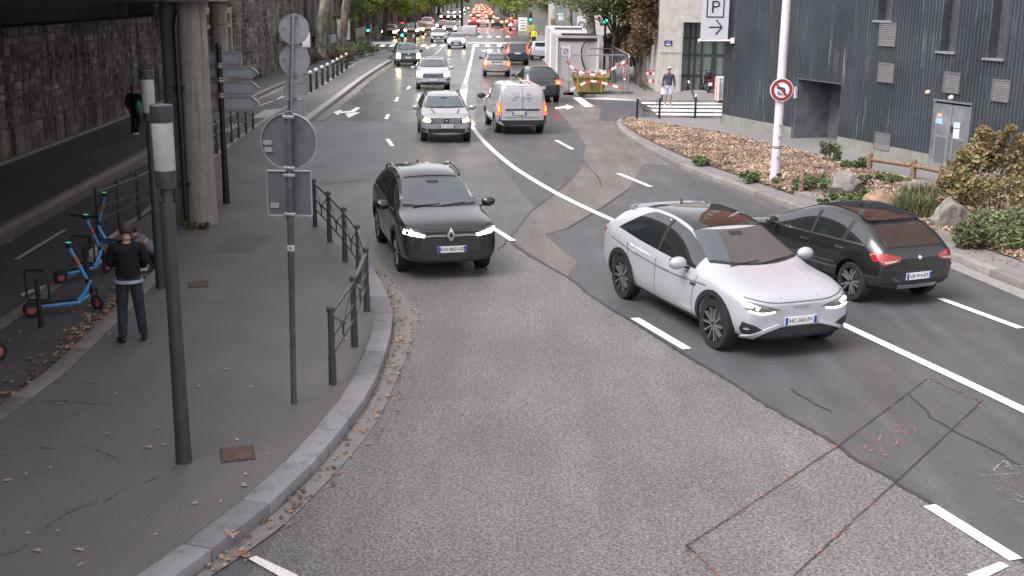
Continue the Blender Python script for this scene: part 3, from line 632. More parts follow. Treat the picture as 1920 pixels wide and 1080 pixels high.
# ---------------------------------------------------------------- stone retaining walls, stone by stone
def stone_wall(root, pts, z0, z1, limit, plinth=None, course=.26, wmin=.30, wmax=.55, near_first=True, core='mortar', mats=('stone', 'stone_far'), seed=5, cop=True, core_t=1.2):
    rnd = random.Random(seed); base = root.location
    core_m = MB(); stones = []
    for a, b in zip(pts, pts[1:]):
        a, b = Vector((*a, 0)), Vector((*b, 0)); d = (b - a); Ln = d.length; d.normalize(); n = Vector((d.y, -d.x, 0))   # towards the street
        q = [a, b, b - n * core_t, a - n * core_t]; core_m.prism([(p.x - base.x, p.y - base.y) for p in q], z0 - .2, z1 - .01)
        z = z0; first = True
        while z < z1 - .08:
            h = plinth if (first and plinth) else min(course * rnd.uniform(.82, 1.2), z1 - z)
            if z1 - z - h < .1: h = z1 - z
            s = -rnd.uniform(0, .3) if not first else 0
            while s < Ln - .04:
                w = rnd.uniform(.95, 1.5) if (first and plinth) else rnd.uniform(wmin, wmax) * (1.5 if (cop and z1 - z < .75 and not first) else 1)
                s0 = max(s, 0); s1 = min(s + w, Ln)
                if Ln - s1 < .15: s1 = Ln
                if s1 - s0 > .08:
                    out = rnd.uniform(.012, .05) + (.05 if first and plinth else 0)
                    stones.append((a + d * ((s0 + s1) / 2), d, n, s1 - s0 - rnd.uniform(.012, .03), h - rnd.uniform(.012, .03), z + h / 2, out, rnd.random()))
                s = s1 + (0 if s1 < Ln else 1)
            z += h; first = False
    core_m.build('core', M[core], root)
    def stone_geo(m, st, off):
        p, d, n, w, h, z, out, r = st; rr = random.Random(r); P = []
        for k, (sx, sz) in enumerate(((-1, -1), (1, -1), (1, 1), (-1, 1))):
            P.append(p - off + d * (sx * w / 2) + Vector((0, 0, z + sz * h / 2)) - n * .03)
        for k, (sx, sz) in enumerate(((-1, -1), (1, -1), (1, 1), (-1, 1))):
            j = min(w, h) * .10; P.append(p - off + d * (sx * (w / 2 - .01 - rr.random() * j)) + Vector((0, 0, z + sz * (h / 2 - .01 - rr.random() * j))) + n * (out + rr.uniform(-.012, .012)))
        c = sum(P[4:], Vector()) / 4 + n * rr.uniform(0, .02); P.append(c)
        m.add(P, [(0, 1, 5, 4), (1, 2, 6, 5), (2, 3, 7, 6), (3, 0, 4, 7), (4, 5, 8), (5, 6, 8), (6, 7, 8), (7, 4, 8)])
    stones.sort(key=lambda s: -(s[3] * s[4]) / ((s[0].length) ** 2) if s[0].y > 27 else 0)
    rest = MB()
    for i, st in enumerate(stones):
        if i < limit:
            o = st[0] + Vector((0, 0, st[5])); m = MB(); stone_geo(m, st, o); ob = m.build('stone', M[mats[0]], root); ob.location = o - base
        else: stone_geo(rest, st, Vector((base.x, base.y, base.z)))
    if rest.v: rest.build('stone_courses', M[mats[1]], root, kind='stuff')
M['stone_dark_joined'] = stone_mat('wall_stone_dark_joined', SC_, True)
w1 = thing('retaining_wall', 'sooty stone block retaining wall in the shade below the viaduct', 'wall', (-15, 40, 0))
stone_wall(w1, WL[1:5], PZ, 3.9, 300, plinth=.95, mats=('stone', 'stone_dark_joined'), seed=4)
m = MB()
for a, b in zip(WL[1:5], WL[2:5]): m.bar((a[0] + 15 + .1, a[1] - 40, PZ + .05), (b[0] + 15 + .1, b[1] - 40, PZ + .05), .16, .1)
m.build('footing', M['kerb_old'], w1)
# abutment behind the wall top, coloured as the shaded void, lengthened to block light
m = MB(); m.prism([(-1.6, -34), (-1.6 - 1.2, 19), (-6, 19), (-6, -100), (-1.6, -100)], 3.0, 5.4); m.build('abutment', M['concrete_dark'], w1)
m = MB(); m.prism([(.8, -100), (.5, -10.02), (-1.2, -10.02), (-1.2, -100)], -.1, 3.9); m.build('near_wall', M['concrete_dark'], w1)  # unseen near run of wall, lengthened to keep the underpass dark
w2 = thing('retaining_wall', 'pale sunlit stone retaining wall with a concrete coping just past the viaduct', 'wall', (-15.6, 58, 0))
stone_wall(w2, WL[4:7], PZ, 5.6, 300, course=.3, wmin=.3, wmax=.62, core='mortar_far', mats=('stone_pale', 'stone_far') if 'stone_pale' in M else ('stone', 'stone_far'), seed=8, cop=False)
m = MB(); m.bar((.28, -5.8, 4.05), (.6, 3.4, 4.05), .5, .28); m.bar((.35, -5.8, 3.3), (.66, 3.4, 3.3), .3, .18)
m.build('coping', M['concrete'], w2)
m = MB()
for t in (0.0, .36, .7, 1.0): m.bar((.22 + .35 * t, -5.2 + 9 * t, 0.1), (.22 + .35 * t, -5.2 + 9 * t, 3.95), .26, .3)
m.build('buttress', M['concrete'], w2)
w3 = thing('retaining_wall', 'tall stone wall with a dark doorway behind the plane trees on the left', 'wall', (-17.5, 95, 0))
stone_wall(w3, [(-14.6, 68), (-16.5, 84), (-18.5, 106)], PZ, 6.4, 150, course=.36, wmin=.35, wmax=.75, core='mortar_far', mats=('stone', 'stone_far'), seed=9, cop=False)
dp = on_plane(600, 60, (-16.5, 84, 0), Vector((22, 2, 0)).normalized())
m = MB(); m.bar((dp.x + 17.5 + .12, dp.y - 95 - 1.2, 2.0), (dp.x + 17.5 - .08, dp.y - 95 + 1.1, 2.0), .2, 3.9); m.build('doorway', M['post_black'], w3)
m = MB(); m.bar((dp.x + 17.5 + .16, dp.y - 95 - 1.5, 4.1), (dp.x + 17.5 - .06, dp.y - 95 + 1.4, 4.1), .36, .4); m.build('lintel', M['concrete'], w3)
m = MB(); m.bar((2.2, -24, .1), (1.6, -19, .1), .5, 5.5); m.build('buttress', M['concrete'], w3)
m = MB(); m.bar((2.45, -19, 2.1), (1.2, -9, 2.9), .4, .35); m.build('string_course', M['concrete'], w3)
w4 = thing('retaining_wall', 'long brown stone wall with ribs running away behind the far left trees', 'wall', (-20, 150, 0))
m = MB(); m.prism([(1.5, -44), (-.5, 0), (-1.5, 170), (-3.5, 170), (-2.5, 0), (-.5, -44)], -.1, 9); m.build('wall_body', M['stone_far'], w4)
m = MB()
for k in range(26):
    t = k / 26; y = -42 + 180 * t; x = 1.5 - 2 * min(1, (y + 44) / 44) - max(0, y) / 170; m.box((x + .1, y, 4.5), (.5, .9, 9))
m.build('buttress', M['mortar_far'], w4)
m = MB(); m.bar((2.6, -40, .55), (1.4, 10, .55), .3, 1.1); m.build('low_wall', M['concrete_grey'], w4)

# ---------------------------------------------------------------- dark ribbed building on the right
A = G(1355, 232, PZ); B = G(1744, 313, PZ); ft = (B - A); ft.z = 0; ft.normalize(); fn = Vector((ft.y, -ft.x, 0))
if fn.x > 0: fn = -fn
def fac_sz(px, py):
    p = on_plane(px, py, A, fn); return (p - A).dot(ft), p.z
def FP(s, z, out=0.0): return Vector((A.x, A.y, 0)) + ft * s + fn * out + Vector((0, 0, z))
def frect(x0, y0, x1, y1):
    """a rectangle on the facade from the image rows at its middle column"""
    s0, _ = fac_sz(x0, (y0 + y1) / 2); s1, _ = fac_sz(x1, (y0 + y1) / 2); xm = (x0 + x1) / 2
    return s0, s1, fac_sz(xm, y1)[1], fac_sz(xm, y0)[1]
blk = thing('ribbed_building', 'dark blue grey building with ribbed cladding and louvred vents', 'building', (A.x, A.y, 0))
bl = Vector((A.x, A.y, 0))
PASS = list(frect(1490, 150, 1578, 258)); PASS[2] = PZ
WIN = [frect(1656, -260, 1687, 39), frect(1778, -260, 1811, 98), frect(1870, -260, 1905, 111)]
for i, w in enumerate(WIN): WIN[i] = (w[0], w[1], w[2], w[2] + 3.3)
s_ = WIN[2][1] - WIN[2][0]; k_ = WIN[2][0] - WIN[1][0]
WIN.append((WIN[2][0] + 3.2, WIN[2][1] + 3.2, WIN[2][2], WIN[2][3]))
VEN = [frect(1652, 42, 1684, 87), frect(1650, 118, 1680, 155), frect(1773, 135, 1804, 175), frect(1864, 149, 1898, 191), frect(1643, 249, 1673, 282)]
DOOR = list(frect(1749, 192, 1820, 318)); DOOR[2] = PZ + .02
S_END = 27.0; CH = 9.0
holes = [tuple(PASS)] + WIN + [tuple(DOOR)]
def corrug():
    m = MB(); pit = .14; s = 0.0; prof = ((0, 0), (.16, .05), (.5, .05), (.66, 0), (1, 0))
    while s < S_END:
        sc = s + pit / 2; iv = [(PZ + .38, CH)]
        for h in holes:
            if h[0] < sc < h[1]:
                nv = []
                for a, b in iv:
                    if h[3] <= a or h[2] >= b: nv.append((a, b))
                    else:
                        if h[2] > a: nv.append((a, h[2]))
                        if h[3] < b: nv.append((h[3], b))
                iv = nv
        for a, b in iv:
            P = []
            for u, o in prof: P.append(FP(s + u * pit, a, o + .01) - bl)
            for u, o in prof: P.append(FP(s + u * pit, b, o + .01) - bl)
            m.add(P, [(i, i + 1, 6 + i, 5 + i) for i in range(4)])
        s += pit
    return m
k = N('ribbed_cladding_paint'); f = k.noise(1.0, 6, co=k.coord((9, 9, .55)), rough=.7); f2 = k.noise(2.0, 6, co=k.coord((22, 22, 1.6)), rough=.75); big = k.noise(.5, 4)
col = k.mix((.027, .034, .043), (.046, .055, .067), k.ramp(big, [(.35, 0), (.65, 1)]))
st = k.math('MULTIPLY', k.math('MAXIMUM', k.ramp(f, [(.57, 0), (.68, 1)]), k.ramp(f2, [(.62, 0), (.70, .9)])), .55)
st = k.math('MULTIPLY', st, k.ramp(k.noise(.33, 3), [(.40, .25), (.60, 1)]))
col = k.mix(col, (.26, .27, .28), st); k.set(Base_Color=col, Roughness=.6); M['cladding'] = k.m
cw = corrug().build('cladding', M['cladding'], blk, kind='stuff')
M['dark_metal'] = plain('dark_sheet_metal', (.055, .062, .07), .5, var=.3, scale=3)
def fbox(m, s0, s1, z0, z1, o0, o1):
    P = [FP(s0, z0, o0), FP(s1, z0, o0), FP(s1, z0, o1), FP(s0, z0, o1), FP(s0, z1, o0), FP(s1, z1, o0), FP(s1, z1, o1), FP(s0, z1, o1)]
    return m.add([p - bl for p in P], [(3, 2, 1, 0), (4, 5, 6, 7), (0, 1, 5, 4), (1, 2, 6, 5), (2, 3, 7, 6), (3, 0, 4, 7)])
# the building's mass behind the cladding, left open for the passage
m = MB(); fbox(m, .03, PASS[0], 0, CH, -9, -.35); fbox(m, PASS[1], S_END, 0, CH, -9, -.35); fbox(m, PASS[0], PASS[1], PASS[3], CH, -9, -.35); fbox(m, PASS[0], PASS[1], 0, CH, -9, -4.0)
m.build('wall_body', M['dark_metal'], blk)
m = MB(); fbox(m, 0.0, .06, PZ, CH, -9, .065); m.build('corner_trim', M['dark_metal'], blk)
M['plinth'] = concrete_mat('plinth_concrete_mossy', (.20, .205, .18), .6, (.09, .10, .06))
for a, b in ((0.06, PASS[0]), (PASS[1], DOOR[0]), (DOOR[1], S_END)): m = MB(); fbox(m, a, b, 0, PZ + .38, -.34, .08); m.build('plinth', M['plinth'], blk)
# passage lining
m = MB(); fbox(m, PASS[0], PASS[0] + .04, PZ, PASS[3], -3.9, .0); fbox(m, PASS[1] - .04, PASS[1], PZ, PASS[3], -3.9, .0); fbox(m, PASS[0] + .04, PASS[1] - .04, PASS[3] - .05, PASS[3], -3.9, .02); fbox(m, PASS[0] + .04, PASS[0] + .42 * (PASS[1] - PASS[0]), PZ, PASS[3] - .06, -1.5, -1.4); m.build('passage_lining', plain('passage_lining_paint', (.12, .13, .15), .6, var=.3, scale=2), blk)
pw = PASS[1] - PASS[0]
m = MB(); fbox(m, PASS[0] + pw * .42, PASS[0] + pw * .86, PZ + .2, PASS[3] - .06, -2.0, -1.3); m.build('inner_wall', plain('passage_wall', (.17, .185, .21), .7, var=.3, scale=2), blk)
m = MB(); fbox(m, PASS[0] + pw * .415, PASS[0] + pw * .87, PZ, PZ + .2, -2.05, -1.26); m.build('skirting', M['concrete_grey'], blk)
m = MB(); c = FP(PASS[0] + pw * .72, PASS[3] - .25, -.9) - bl; m.box(c, (.12, .2, .25)); m.cyl(c, c + Vector((-.25, -.3, -.25)), .06, .08); m.build('security_lamp', M['white_dirty'], blk)
m = MB(); fbox(m, PASS[0] + .02, PASS[0] + .1, 1.55, 1.95, .0, .09); m.build('intercom', M['white_dirty'], blk)
for w in WIN:
    s0, s1, z0, z1 = w
    fr = MB(); d = -.30
    fbox(fr, s0, s0 + .05, z0, z1, d - .04, .02); fbox(fr, s1 - .05, s1, z0, z1, d - .04, .02); fbox(fr, s0 + .05, s1 - .05, z1 - .05, z1, d - .04, .02)
    ms = s0 + (s1 - s0) * .45
    fbox(fr, ms - .05, ms + .05, z0, z1 - .05, d - .03, d + .06); fbox(fr, ms + .05, s1 - .05, z0 + 1.18, z0 + 1.30, d - .03, d + .05); fbox(fr, ms + .05, s1 - .05, z0, z0 + .08, d - .03, d + .05)
    fo = fr.build('window', M['dark_metal'], blk)
    for (za, zb) in ((z0 + .08, z0 + 1.18), (z0 + 1.30, z1 - .05)):
        g = MB(); fbox(g, ms + .05, s1 - .05, za, zb, d - .02, d + .01); g.build('pane', M['pane'], fo)
    g = MB(); fbox(g, s0 + .05, ms - .05, z0, z1 - .05, d - .02, d + .02); g.build('side_panel', M['dark_metal'], fo)
    g = MB(); fbox(g, s0 - .06, s1 + .06, z0 - .06, z0, -.3, .11); g.build('sill', M['galv'], fo)
M['louvre'] = plain('louvre_grey', (.15, .145, .15), .5, .2, var=.15)
for v in VEN:
    s0, s1, z0, z1 = v
    q = MB(); t = .035; fbox(q, s0, s1, z0, z0 + t, .03, .095); fbox(q, s0, s1, z1 - t, z1, .03, .095); fbox(q, s0, s0 + t, z0 + t, z1 - t, .03, .095); fbox(q, s1 - t, s1, z0 + t, z1 - t, .03, .095)
    vo = q.build('vent', M['louvre'], blk)
    q = MB(); fbox(q, s0 + t, s1 - t, z0 + t, z1 - t, .03, .066); q.build('backing', M['post'], vo)
    n = 11
    sl = MB()
    for i in range(n):
        za = z0 + t + (z1 - z0 - 2 * t) * (i + .15) / n; P = [FP(s0 + t, za, .088), FP(s1 - t, za, .088), FP(s1 - t, za + (z1 - z0) / n * .62, .070), FP(s0 + t, za + (z1 - z0) / n * .62, .070)]
        sl.plate([p - bl for p in P], -fn, .006)
    sl.build('slat', M['louvre'], vo, kind='stuff')
# steel double door
dm = plain('door_brushed_steel', (.24, .26, .285), .45, .5, var=.35, scale=1.6)
s0, s1, z0, z1 = DOOR; sm = (s0 + s1) / 2
for k_, (a, b) in enumerate(((s0 + .06, sm - .01), (sm + .01, s1 - .06))):
    q = MB(); fbox(q, a, b, z0, z1 - .06, -.02, .05); lf = q.build('door', dm, blk)
    q = MB(); fbox(q, a + .1, b - .1, z0 + .12, z0 + .95, .05, .062); q.build('grille_frame', M['galv'], lf)
    q = MB(); fbox(q, a + .14, b - .14, z0 + .16, z0 + .91, .0635, .068); q.build('grille', plain('door_mesh_grey', (.10, .10, .105), .7, var=.2, scale=50), lf)
    if k_ == 1:
        q = MB(); fbox(q, a + .03, a + .09, z0 + 1.1, z0 + 1.28, .05, .1); q.build('handle', M['post_black'], lf)
q = MB(); fbox(q, s0, s0 + .06, z0, z1, -.1, .07); fbox(q, s1 - .06, s1, z0, z1, -.1, .07); fbox(q, s0 - .02, s1 + .02, z1, z1 + .05, -.1, .1); q.build('door_frame', dm, blk)
def sticker(x0, y0, x1, y1, mat, nm='notice'):
    a0, a1, b0, b1 = frect(x0, y0, x1, y1); q = MB(); fbox(q, a0, a1, b0, b1, .051, .056); q.build(nm, mat, blk)
sticker(1760, 212, 1769, 220, plain('notice_orange', (.55, .36, .25), .6, var=.3, scale=40)); sticker(1757, 221, 1770, 232, plain('notice_blue', (.28, .46, .60), .6, var=.1)); sticker(1791, 229, 1803, 240, plain('notice_blue_white', (.45, .52, .62), .6, var=.3, scale=30)); sticker(1790, 242, 1801, 262, M['white'])
for (x, y, col) in ((1743, 173, (.5, .40, .33)), (1787, 183, (.6, .6, .6))):
    a, z = fac_sz(x, y); q = MB(); p = FP(a, z, .04) - bl; q.lathe([(0, .1), (.05, .085), (.07, .04), (.075, 0)], 12, Matrix.Translation(p) @ fn.to_track_quat('Z', 'Y').to_matrix().to_4x4()); q.build('wall_lamp', plain('lamp_housing', col, .5), blk, smooth=True)
# upper storeys in brown cladding (above the picture, mirrored in the car glass)
m = MB(); fbox(m, 0, S_END, CH + .02, 25, -12, .1); m.build('upper_storeys', plain('rust_brown_cladding', (.21, .085, .048), .7, var=.2, scale=.8), blk)
for fl in range(5):
    for j in range(0, 9, 3):
        q = MB(); fbox(q, 1.2 + j * 2.9, 2.4 + j * 2.9, CH + 1.1 + fl * 3.1, CH + 2.7 + fl * 3.1, .1, .16); q.build('window', M['pane'], blk)

# parking banner hung from a bracket at the corner of the ribbed building
bY = A.y - .6
bn = thing('parking_banner', 'pale hanging banner sign with a black P in a square and a right arrow', 'sign', (A.x, bY, 0))
def BPt(px, py): p = at_y(px, py, bY); return Vector((p.x - A.x, 0, p.z))
tl, br = BPt(1320, -70), BPt(1364, 74); zc0, zc1 = br.z, tl.z + .0
q = MB(); q.box(((tl.x + br.x) / 2, 0, (zc0 + zc1) / 2), (br.x - tl.x, .03, zc1 - zc0)); q.build('panel', plain('banner_lilac_white', (.50, .50, .56), .6, var=.05), bn)
q = MB(); e0 = BPt(1311, 76); e1 = BPt(1373, 76); q.tube([e0, e1], .035, 10); q.lathe([(.06, -.05), (.07, 0), (.06, .05)], 12, Matrix.Translation(e0) @ Matrix.Rotation(PI / 2, 4, 'Y')); q.box(e1, (.14, .16, .2)); q.build('bracket', M['white'], bn)
pw_ = br.x - tl.x; pc = BPt(1341.5, 14); ps = pw_ * .60
q = MB()
for sx in (-1, 1):
    q.box((pc.x + sx * ps / 2, -.02, pc.z), (.045, .012, ps + .4 * .3)); q.box((pc.x, -.0205, pc.z + sx * (ps / 2 + .04)), (ps - .045, .012, .045))
q.build('square_border', M['ink'], bn)
o = link_mesh('letter', text_mesh('P', ps * 1.05, M['ink'], .006), bn); o.rotation_euler = (PI / 2, 0, 0); o.location = (pc.x, -.022, pc.z)
bb = [v.co.copy() for v in o.data.vertices]
for v in o.data.vertices: v.co.x += .012 if v.co.x > 0 else -.012
q = MB(); a0, a1 = BPt(1329, 51), BPt(1354, 51); q.bar(a0 + Vector((0, -.021, 0)), a1 + Vector((0, -.021, 0)), .05, .012, up=(0, 1, 0))
for sz in (-1, 1): q.bar(a1 + Vector((-.01, -.0215, 0)), a1 + Vector((-.24, -.0215, sz * .27)), .05, .012, up=(0, 1, 0))
q.build('arrow', M['ink'], bn)

# ---------------------------------------------------------------- beige corner building with the glazed entrance
b0 = G(1232, 172, PZ); YB = b0.y
be = thing('beige_building', 'pale beige rendered corner building with a tall glazed entrance bay', 'building', (b0.x, YB, 0))
def bp(px, py, dy=0.0): p = at_y(px, py, YB + dy); return p.x - b0.x, p.z
x1 = bp(1275, 100)[0]; lint = bp(1300, 42)[1]; XR = 16.0
m = MB(); m.box((x1 / 2, 6, 6), (x1, 12, 12)); m.box(((x1 + XR) / 2, 6, (lint + 12) / 2), (XR - x1, 12, 12 - lint)); m.build('wall', M['concrete_pale'], be)
m = MB(); m.box((x1 + .06, .55, lint / 2), (.12, 1.1, lint)); m.build('reveal', M['concrete_grey'], be)
m = MB(); m.box(((x1 + XR) / 2, 1.6, -.0 + PZ + .02), (XR - x1, 3, .04)); m.build('threshold', M['concrete_grey'], be)
gz = thing; frm = MB(); gy = 1.1
xs = [x1 + .12, bp(1293, 100, gy)[0], bp(1303, 100, gy)[0], bp(1316, 100, gy)[0], bp(1336, 100, gy)[0], bp(1341, 100, gy)[0], bp(1358, 100, gy)[0], bp(1380, 100, gy)[0]]
zs = [PZ + .04, bp(1300, 140, gy)[1], bp(1300, 101, gy)[1], bp(1300, 70, gy)[1], lint]
for x in xs: frm.box((x, gy, (zs[0] + lint) / 2), (.10, .14, lint - zs[0]))
for i in range(len(xs) - 1):
    for z in zs[1:]: frm.box(((xs[i] + xs[i + 1]) / 2, gy, z - .05), (xs[i + 1] - xs[i] - .1, .13, .09))
fo = frm.build('entrance_frame', M['dark_metal'], be)
for i in range(len(xs) - 1):
    for j in range(4):
        q = MB(); q.box(((xs[i] + xs[i + 1]) / 2, gy + .01, (zs[j] + zs[j + 1]) / 2 - .05), (xs[i + 1] - xs[i] - .101, .02, zs[j + 1] - zs[j] - .091)); q.build('pane', M['pane'], fo)
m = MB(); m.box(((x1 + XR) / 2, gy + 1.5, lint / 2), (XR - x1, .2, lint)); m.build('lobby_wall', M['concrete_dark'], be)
pa, pb = bp(1246, 76), bp(1260, 86); m = MB(); m.box(((pa[0] + pb[0]) / 2, -.015, (pa[1] + pb[1]) / 2), (pb[0] - pa[0], .03, pa[1] - pb[1])); sp_ = m.build('street_name_plate', plain('enamel_blue', (.02, .03, .12), .3), be)
o = link_mesh('lettering', text_mesh('RUE', .11, M['white'], .003), sp_); o.rotation_euler = (PI / 2, 0, 0); o.location = ((pa[0] + pb[0]) / 2, -.034, (pa[1] + pb[1]) / 2 + .05)
m = MB()
for k in range(5): m.box(((pa[0] + pb[0]) / 2 - .12 + k * .06, -.033, (pa[1] + pb[1]) / 2 - .07), (.045, .006, .07))
m.build('lettering', M['white'], sp_)
zb_ = bp(1250, 98)[1]; m = MB(); m.box((x1 / 2, -.012, zb_), (x1 + .02, .03, .06)); m.build('string_course', M['concrete_grey'], be)

# ---------------------------------------------------------------- buildings further along the right side
def block(label, px0, px1, Y, py_base, mat, depth=14, H=14, name='building'):
    a = at_y(px0, 20, Y); b = at_y(px1, 20, Y); w = b.x - a.x
    t = thing(name, label, 'building', (a.x, Y, 0)); m = MB(); m.box((w / 2, depth / 2, H / 2), (w, depth, H)); m.build('wall', mat, t); return t, w
def wins(t, rects, mat='pane', frame='galv', y=-.02):
    for (x0, x1, z0, z1) in rects:
        f = MB(); f.box(((x0 + x1) / 2, y, (z0 + z1) / 2), (x1 - x0, .06, z1 - z0)); fo = f.build('window', M[frame], t)
        g = MB(); g.box(((x0 + x1) / 2, y - .035, (z0 + z1) / 2), (x1 - x0 - .16, .02, z1 - z0 - .16)); g.build('pane', M[mat], fo)
t, w = block('white building with long dark window bands behind the small street tree', 1112, 1180, 88, 100, M['white_dirty']); wins(t, [(1.1, w - .1, 2.9, 3.5), (1.1, w - .1, 4.3, 4.9), (1.1, w - .1, 5.7, 6.4)])
m = MB(); m.box((w / 2, -.06, 1.1), (w, .1, 2.2)); m.build('base_course', M['concrete_grey'], t)
t, w = block('grey beige concrete building with a blank slanting wall left of the brown creeper', 1182, 1300, 82, 100, M['concrete'], 10); wins(t, [(.8, 2.2, 3.6, 4.6)])
m = MB(); m.box((-.2, -.3, 4), (1.3, .8, 8)); m.build('pilaster', M['concrete_grey'], t)
t, w = block('office block with dark glass bays and pale mullions behind the site cabin', 1036, 1110, 112, 80, M['concrete_grey']); wins(t, [(.2 + i * 1.25, 1.35 + i * 1.25, z, z + 1.7) for i in range(3) for z in (.4, 2.3, 4.2, 6.1)])
t, w = block('far grey stone facade at the end of the right pavement', 972, 1034, 150, 60, M['concrete']); wins(t, [(.5 + i * 1.6, 1.5 + i * 1.6, z, z + 1.6) for i in range(3) for z in (.6, 3.2, 6)])
for k, (Y, x) in enumerate(((185, 13), (230, 15), (290, 16))):
    t = thing('building', ('pale avenue house behind the right row of trees, nearest of three', 'middle avenue house behind the right row of trees', 'farthest avenue house behind the right row of trees')[k], 'building', (x, Y, 0))
    m = MB(); m.box((7, 20, 8), (14, 40, 16)); m.build('wall', (M['concrete_grey'], M['concrete'], M['concrete_pale'])[k], t)
    for i in range(8):
        for z in (1, 4.2): q = MB(); q.box((-.03, 3 + i * 4.6, z + 1), (.1, 1.3, 2)); q.build('window', M['pane'], t)
structure(MB().prism([(-400, 505), (400, 505), (400, 540), (-400, 540)], -1, 30).build('hill', plain('far_hill', (.10, .11, .09), .95, var=.5, scale=.15)))
# low graffiti wall and creeper beside the beige building
gw = thing('garden_wall', 'low pale concrete wall with dark graffiti left of the beige building', 'wall', (0, 0, 0))
ga, gb = G(1168, 120, PZ), G(1236, 152, PZ); gw.location = (ga.x, ga.y, 0)
m = MB(); m.bar((0, 0, .62), (gb.x - ga.x, gb.y - ga.y, .62), .2, 1.25); m.build('wall_body', M['concrete_grey'], gw)
gd = (gb - ga); gd.z = 0; gl = gd.length; gd.normalize(); gnn = Vector((gd.y, -gd.x, 0)); gnn = gnn if gnn.x < 0 else -gnn
m = MB(); rnd = random.Random(4)
for k in range(9):
    s = gl * (.35 + .06 * k); p = gd * s + gnn * .11 + Vector((0, 0, .55 + rnd.uniform(-.12, .12)))
    m.tube([p + gd * (.2 * math.cos(t)) + Vector((0, 0, .2 * math.sin(t * 1.4 + k))) for t in (0, 1, 2, 3, 4, 5)], .028, 5)
m.build('graffiti', M['ink'], gw)
# ================================================================ STREET FURNITURE
def guard_rail(label, bases, h=.98, mat='post', rmat='rail', caps=None, skip=(), brace=True, rails=(.62, .40), group=None, pr=.045):
    o = thing('guard_rail', label, 'guard rail', bases[0], 0, group); pts = [Vector(b) - Vector(bases[0]) for b in bases]
    pm = MB(); pm.cyl((0, 0, -.02), (0, 0, h * .42), pr * 1.15, pr * 1.05, 12); pm.cyl((0, 0, h * .42), (0, 0, h - .02), pr * .92, pr * .9, 12); pm.lathe([(pr * .9, h - .02), (pr * 1.2, h - .015), (pr * 1.15, h + .03), (pr * .5, h + .05), (0, h + .052)], 12)
    pme = pm.mesh('post', M[mat], True)
    for p in pts:
        po = link_mesh('post', pme, o, p)
        if caps: q = MB(); q.lathe([(pr * 1.3, h - .02), (pr * 1.35, h + .07), (pr * .6, h + .11), (0, h + .112)], 12); q.build('cap', M[caps], po, smooth=True)
    for i, (a, b) in enumerate(zip(pts, pts[1:])):
        if i in skip: continue
        u = Vector((0, 0, 1)); d = (b - a).normalized() * pr
        q = MB(); q.tube([a + d + u * (h - .05), b - d + u * (h - .05)], .028, 10); q.build('top_rail', M[rmat], o, smooth=True)
        for z in rails: q = MB(); q.bar(a + d + u * z * h, b - d + u * z * h, .022, .045); q.build('rail', M[rmat], o)
        if brace:
            mid = (a + b) / 2; jn = mid + u * (rails[0] * h + .045) if False else mid + u * (rails[0] * h - .02)
            for e, s in ((a, 1), (b, -1)): q = MB(); q.cyl(e + d * s + u * (h - .08), jn, .011, n=6); q.build('brace', M[rmat], o)
            q = MB(); q.cyl(jn + u * .02, mid + u * (rails[1] * h + .02), .014, n=8); q.lathe([(0, -.035), (.03, -.02), (.035, 0), (.03, .02), (0, .035)], 10, Matrix.Translation(jn)); q.build('brace_joint', M[mat], o, smooth=True)
    return o
def PB(l, z=PZ): return [G(x, y, z) for x, y in l]
guard_rail('dark grey guard rail with cross braces around the kerb bend', PB([(591, 425), (618, 454), (647, 491), (673, 531), (688, 584), (665, 650), (624, 721)]))
guard_rail('dark guard rail between the bike lane and the scooter bay, left of the standing man', PB([(187, 448), (226, 429), (262, 413), (297, 392), (331, 365)]), pr=.04)
guard_rail('black guard rail along the bike lane just right of the concrete pier', PB([(385, 306), (407, 289), (421, 278), (435, 268), (448, 259), (462, 250), (475, 242)]), pr=.04)
guard_rail('guard rail of stubby posts with white caps along the bike lane farther up', PB([(583, 173), (594, 166.5), (605, 160), (615, 154), (625, 147.5), (633, 142), (641, 136.5), (650, 130)]), h=.95, caps='white', brace=False, rails=(.75, .4), pr=.07, mat='post_black')

# lantern posts
def lantern(label, base, ys, group):
    hz = [top_z(base, y) - base.z for y in ys]; top, capb, dif, col = hz
    o = thing('lantern_post', label, 'lamp post', base, 0, group)
    m = MB(); m.lathe([(.085, -.02), (.08, .3), (.070, 1.6), (.074, col - .14)], 24); m.build('pole', M['post'], o, smooth=True)
    m = MB(); m.lathe([(.0, col - .14), (.06, col - .14), (.055, col - .02), (.098, col - .0), (.10, col + .04), (.1, dif)], 24); m.build('collar', M['post'], o, smooth=True)
    m = MB(); m.lathe([(.10, dif), (.104, dif + .01), (.104, capb)], 28); m.build('diffuser', M['frost'], o, smooth=True)
    m = MB(); m.lathe([(.107, capb - .005), (.110, capb + .01), (.110, top - .01), (.10, top), (.03, top + .004), (0, top + .02)], 28); m.build('cap', M['post'], o, smooth=True)
    return o
lantern('tall dark lantern post with a frosted lamp, nearest the camera on the left', G(345, 866, PZ), (196, 228, 319, 352), 'lantern posts with frosted lamps')
lantern('smaller looking second lantern post with a pale lamp, behind the nearest lantern post', G(302, 540, PZ), (131, 148, 211, 226), 'lantern posts with frosted lamps')

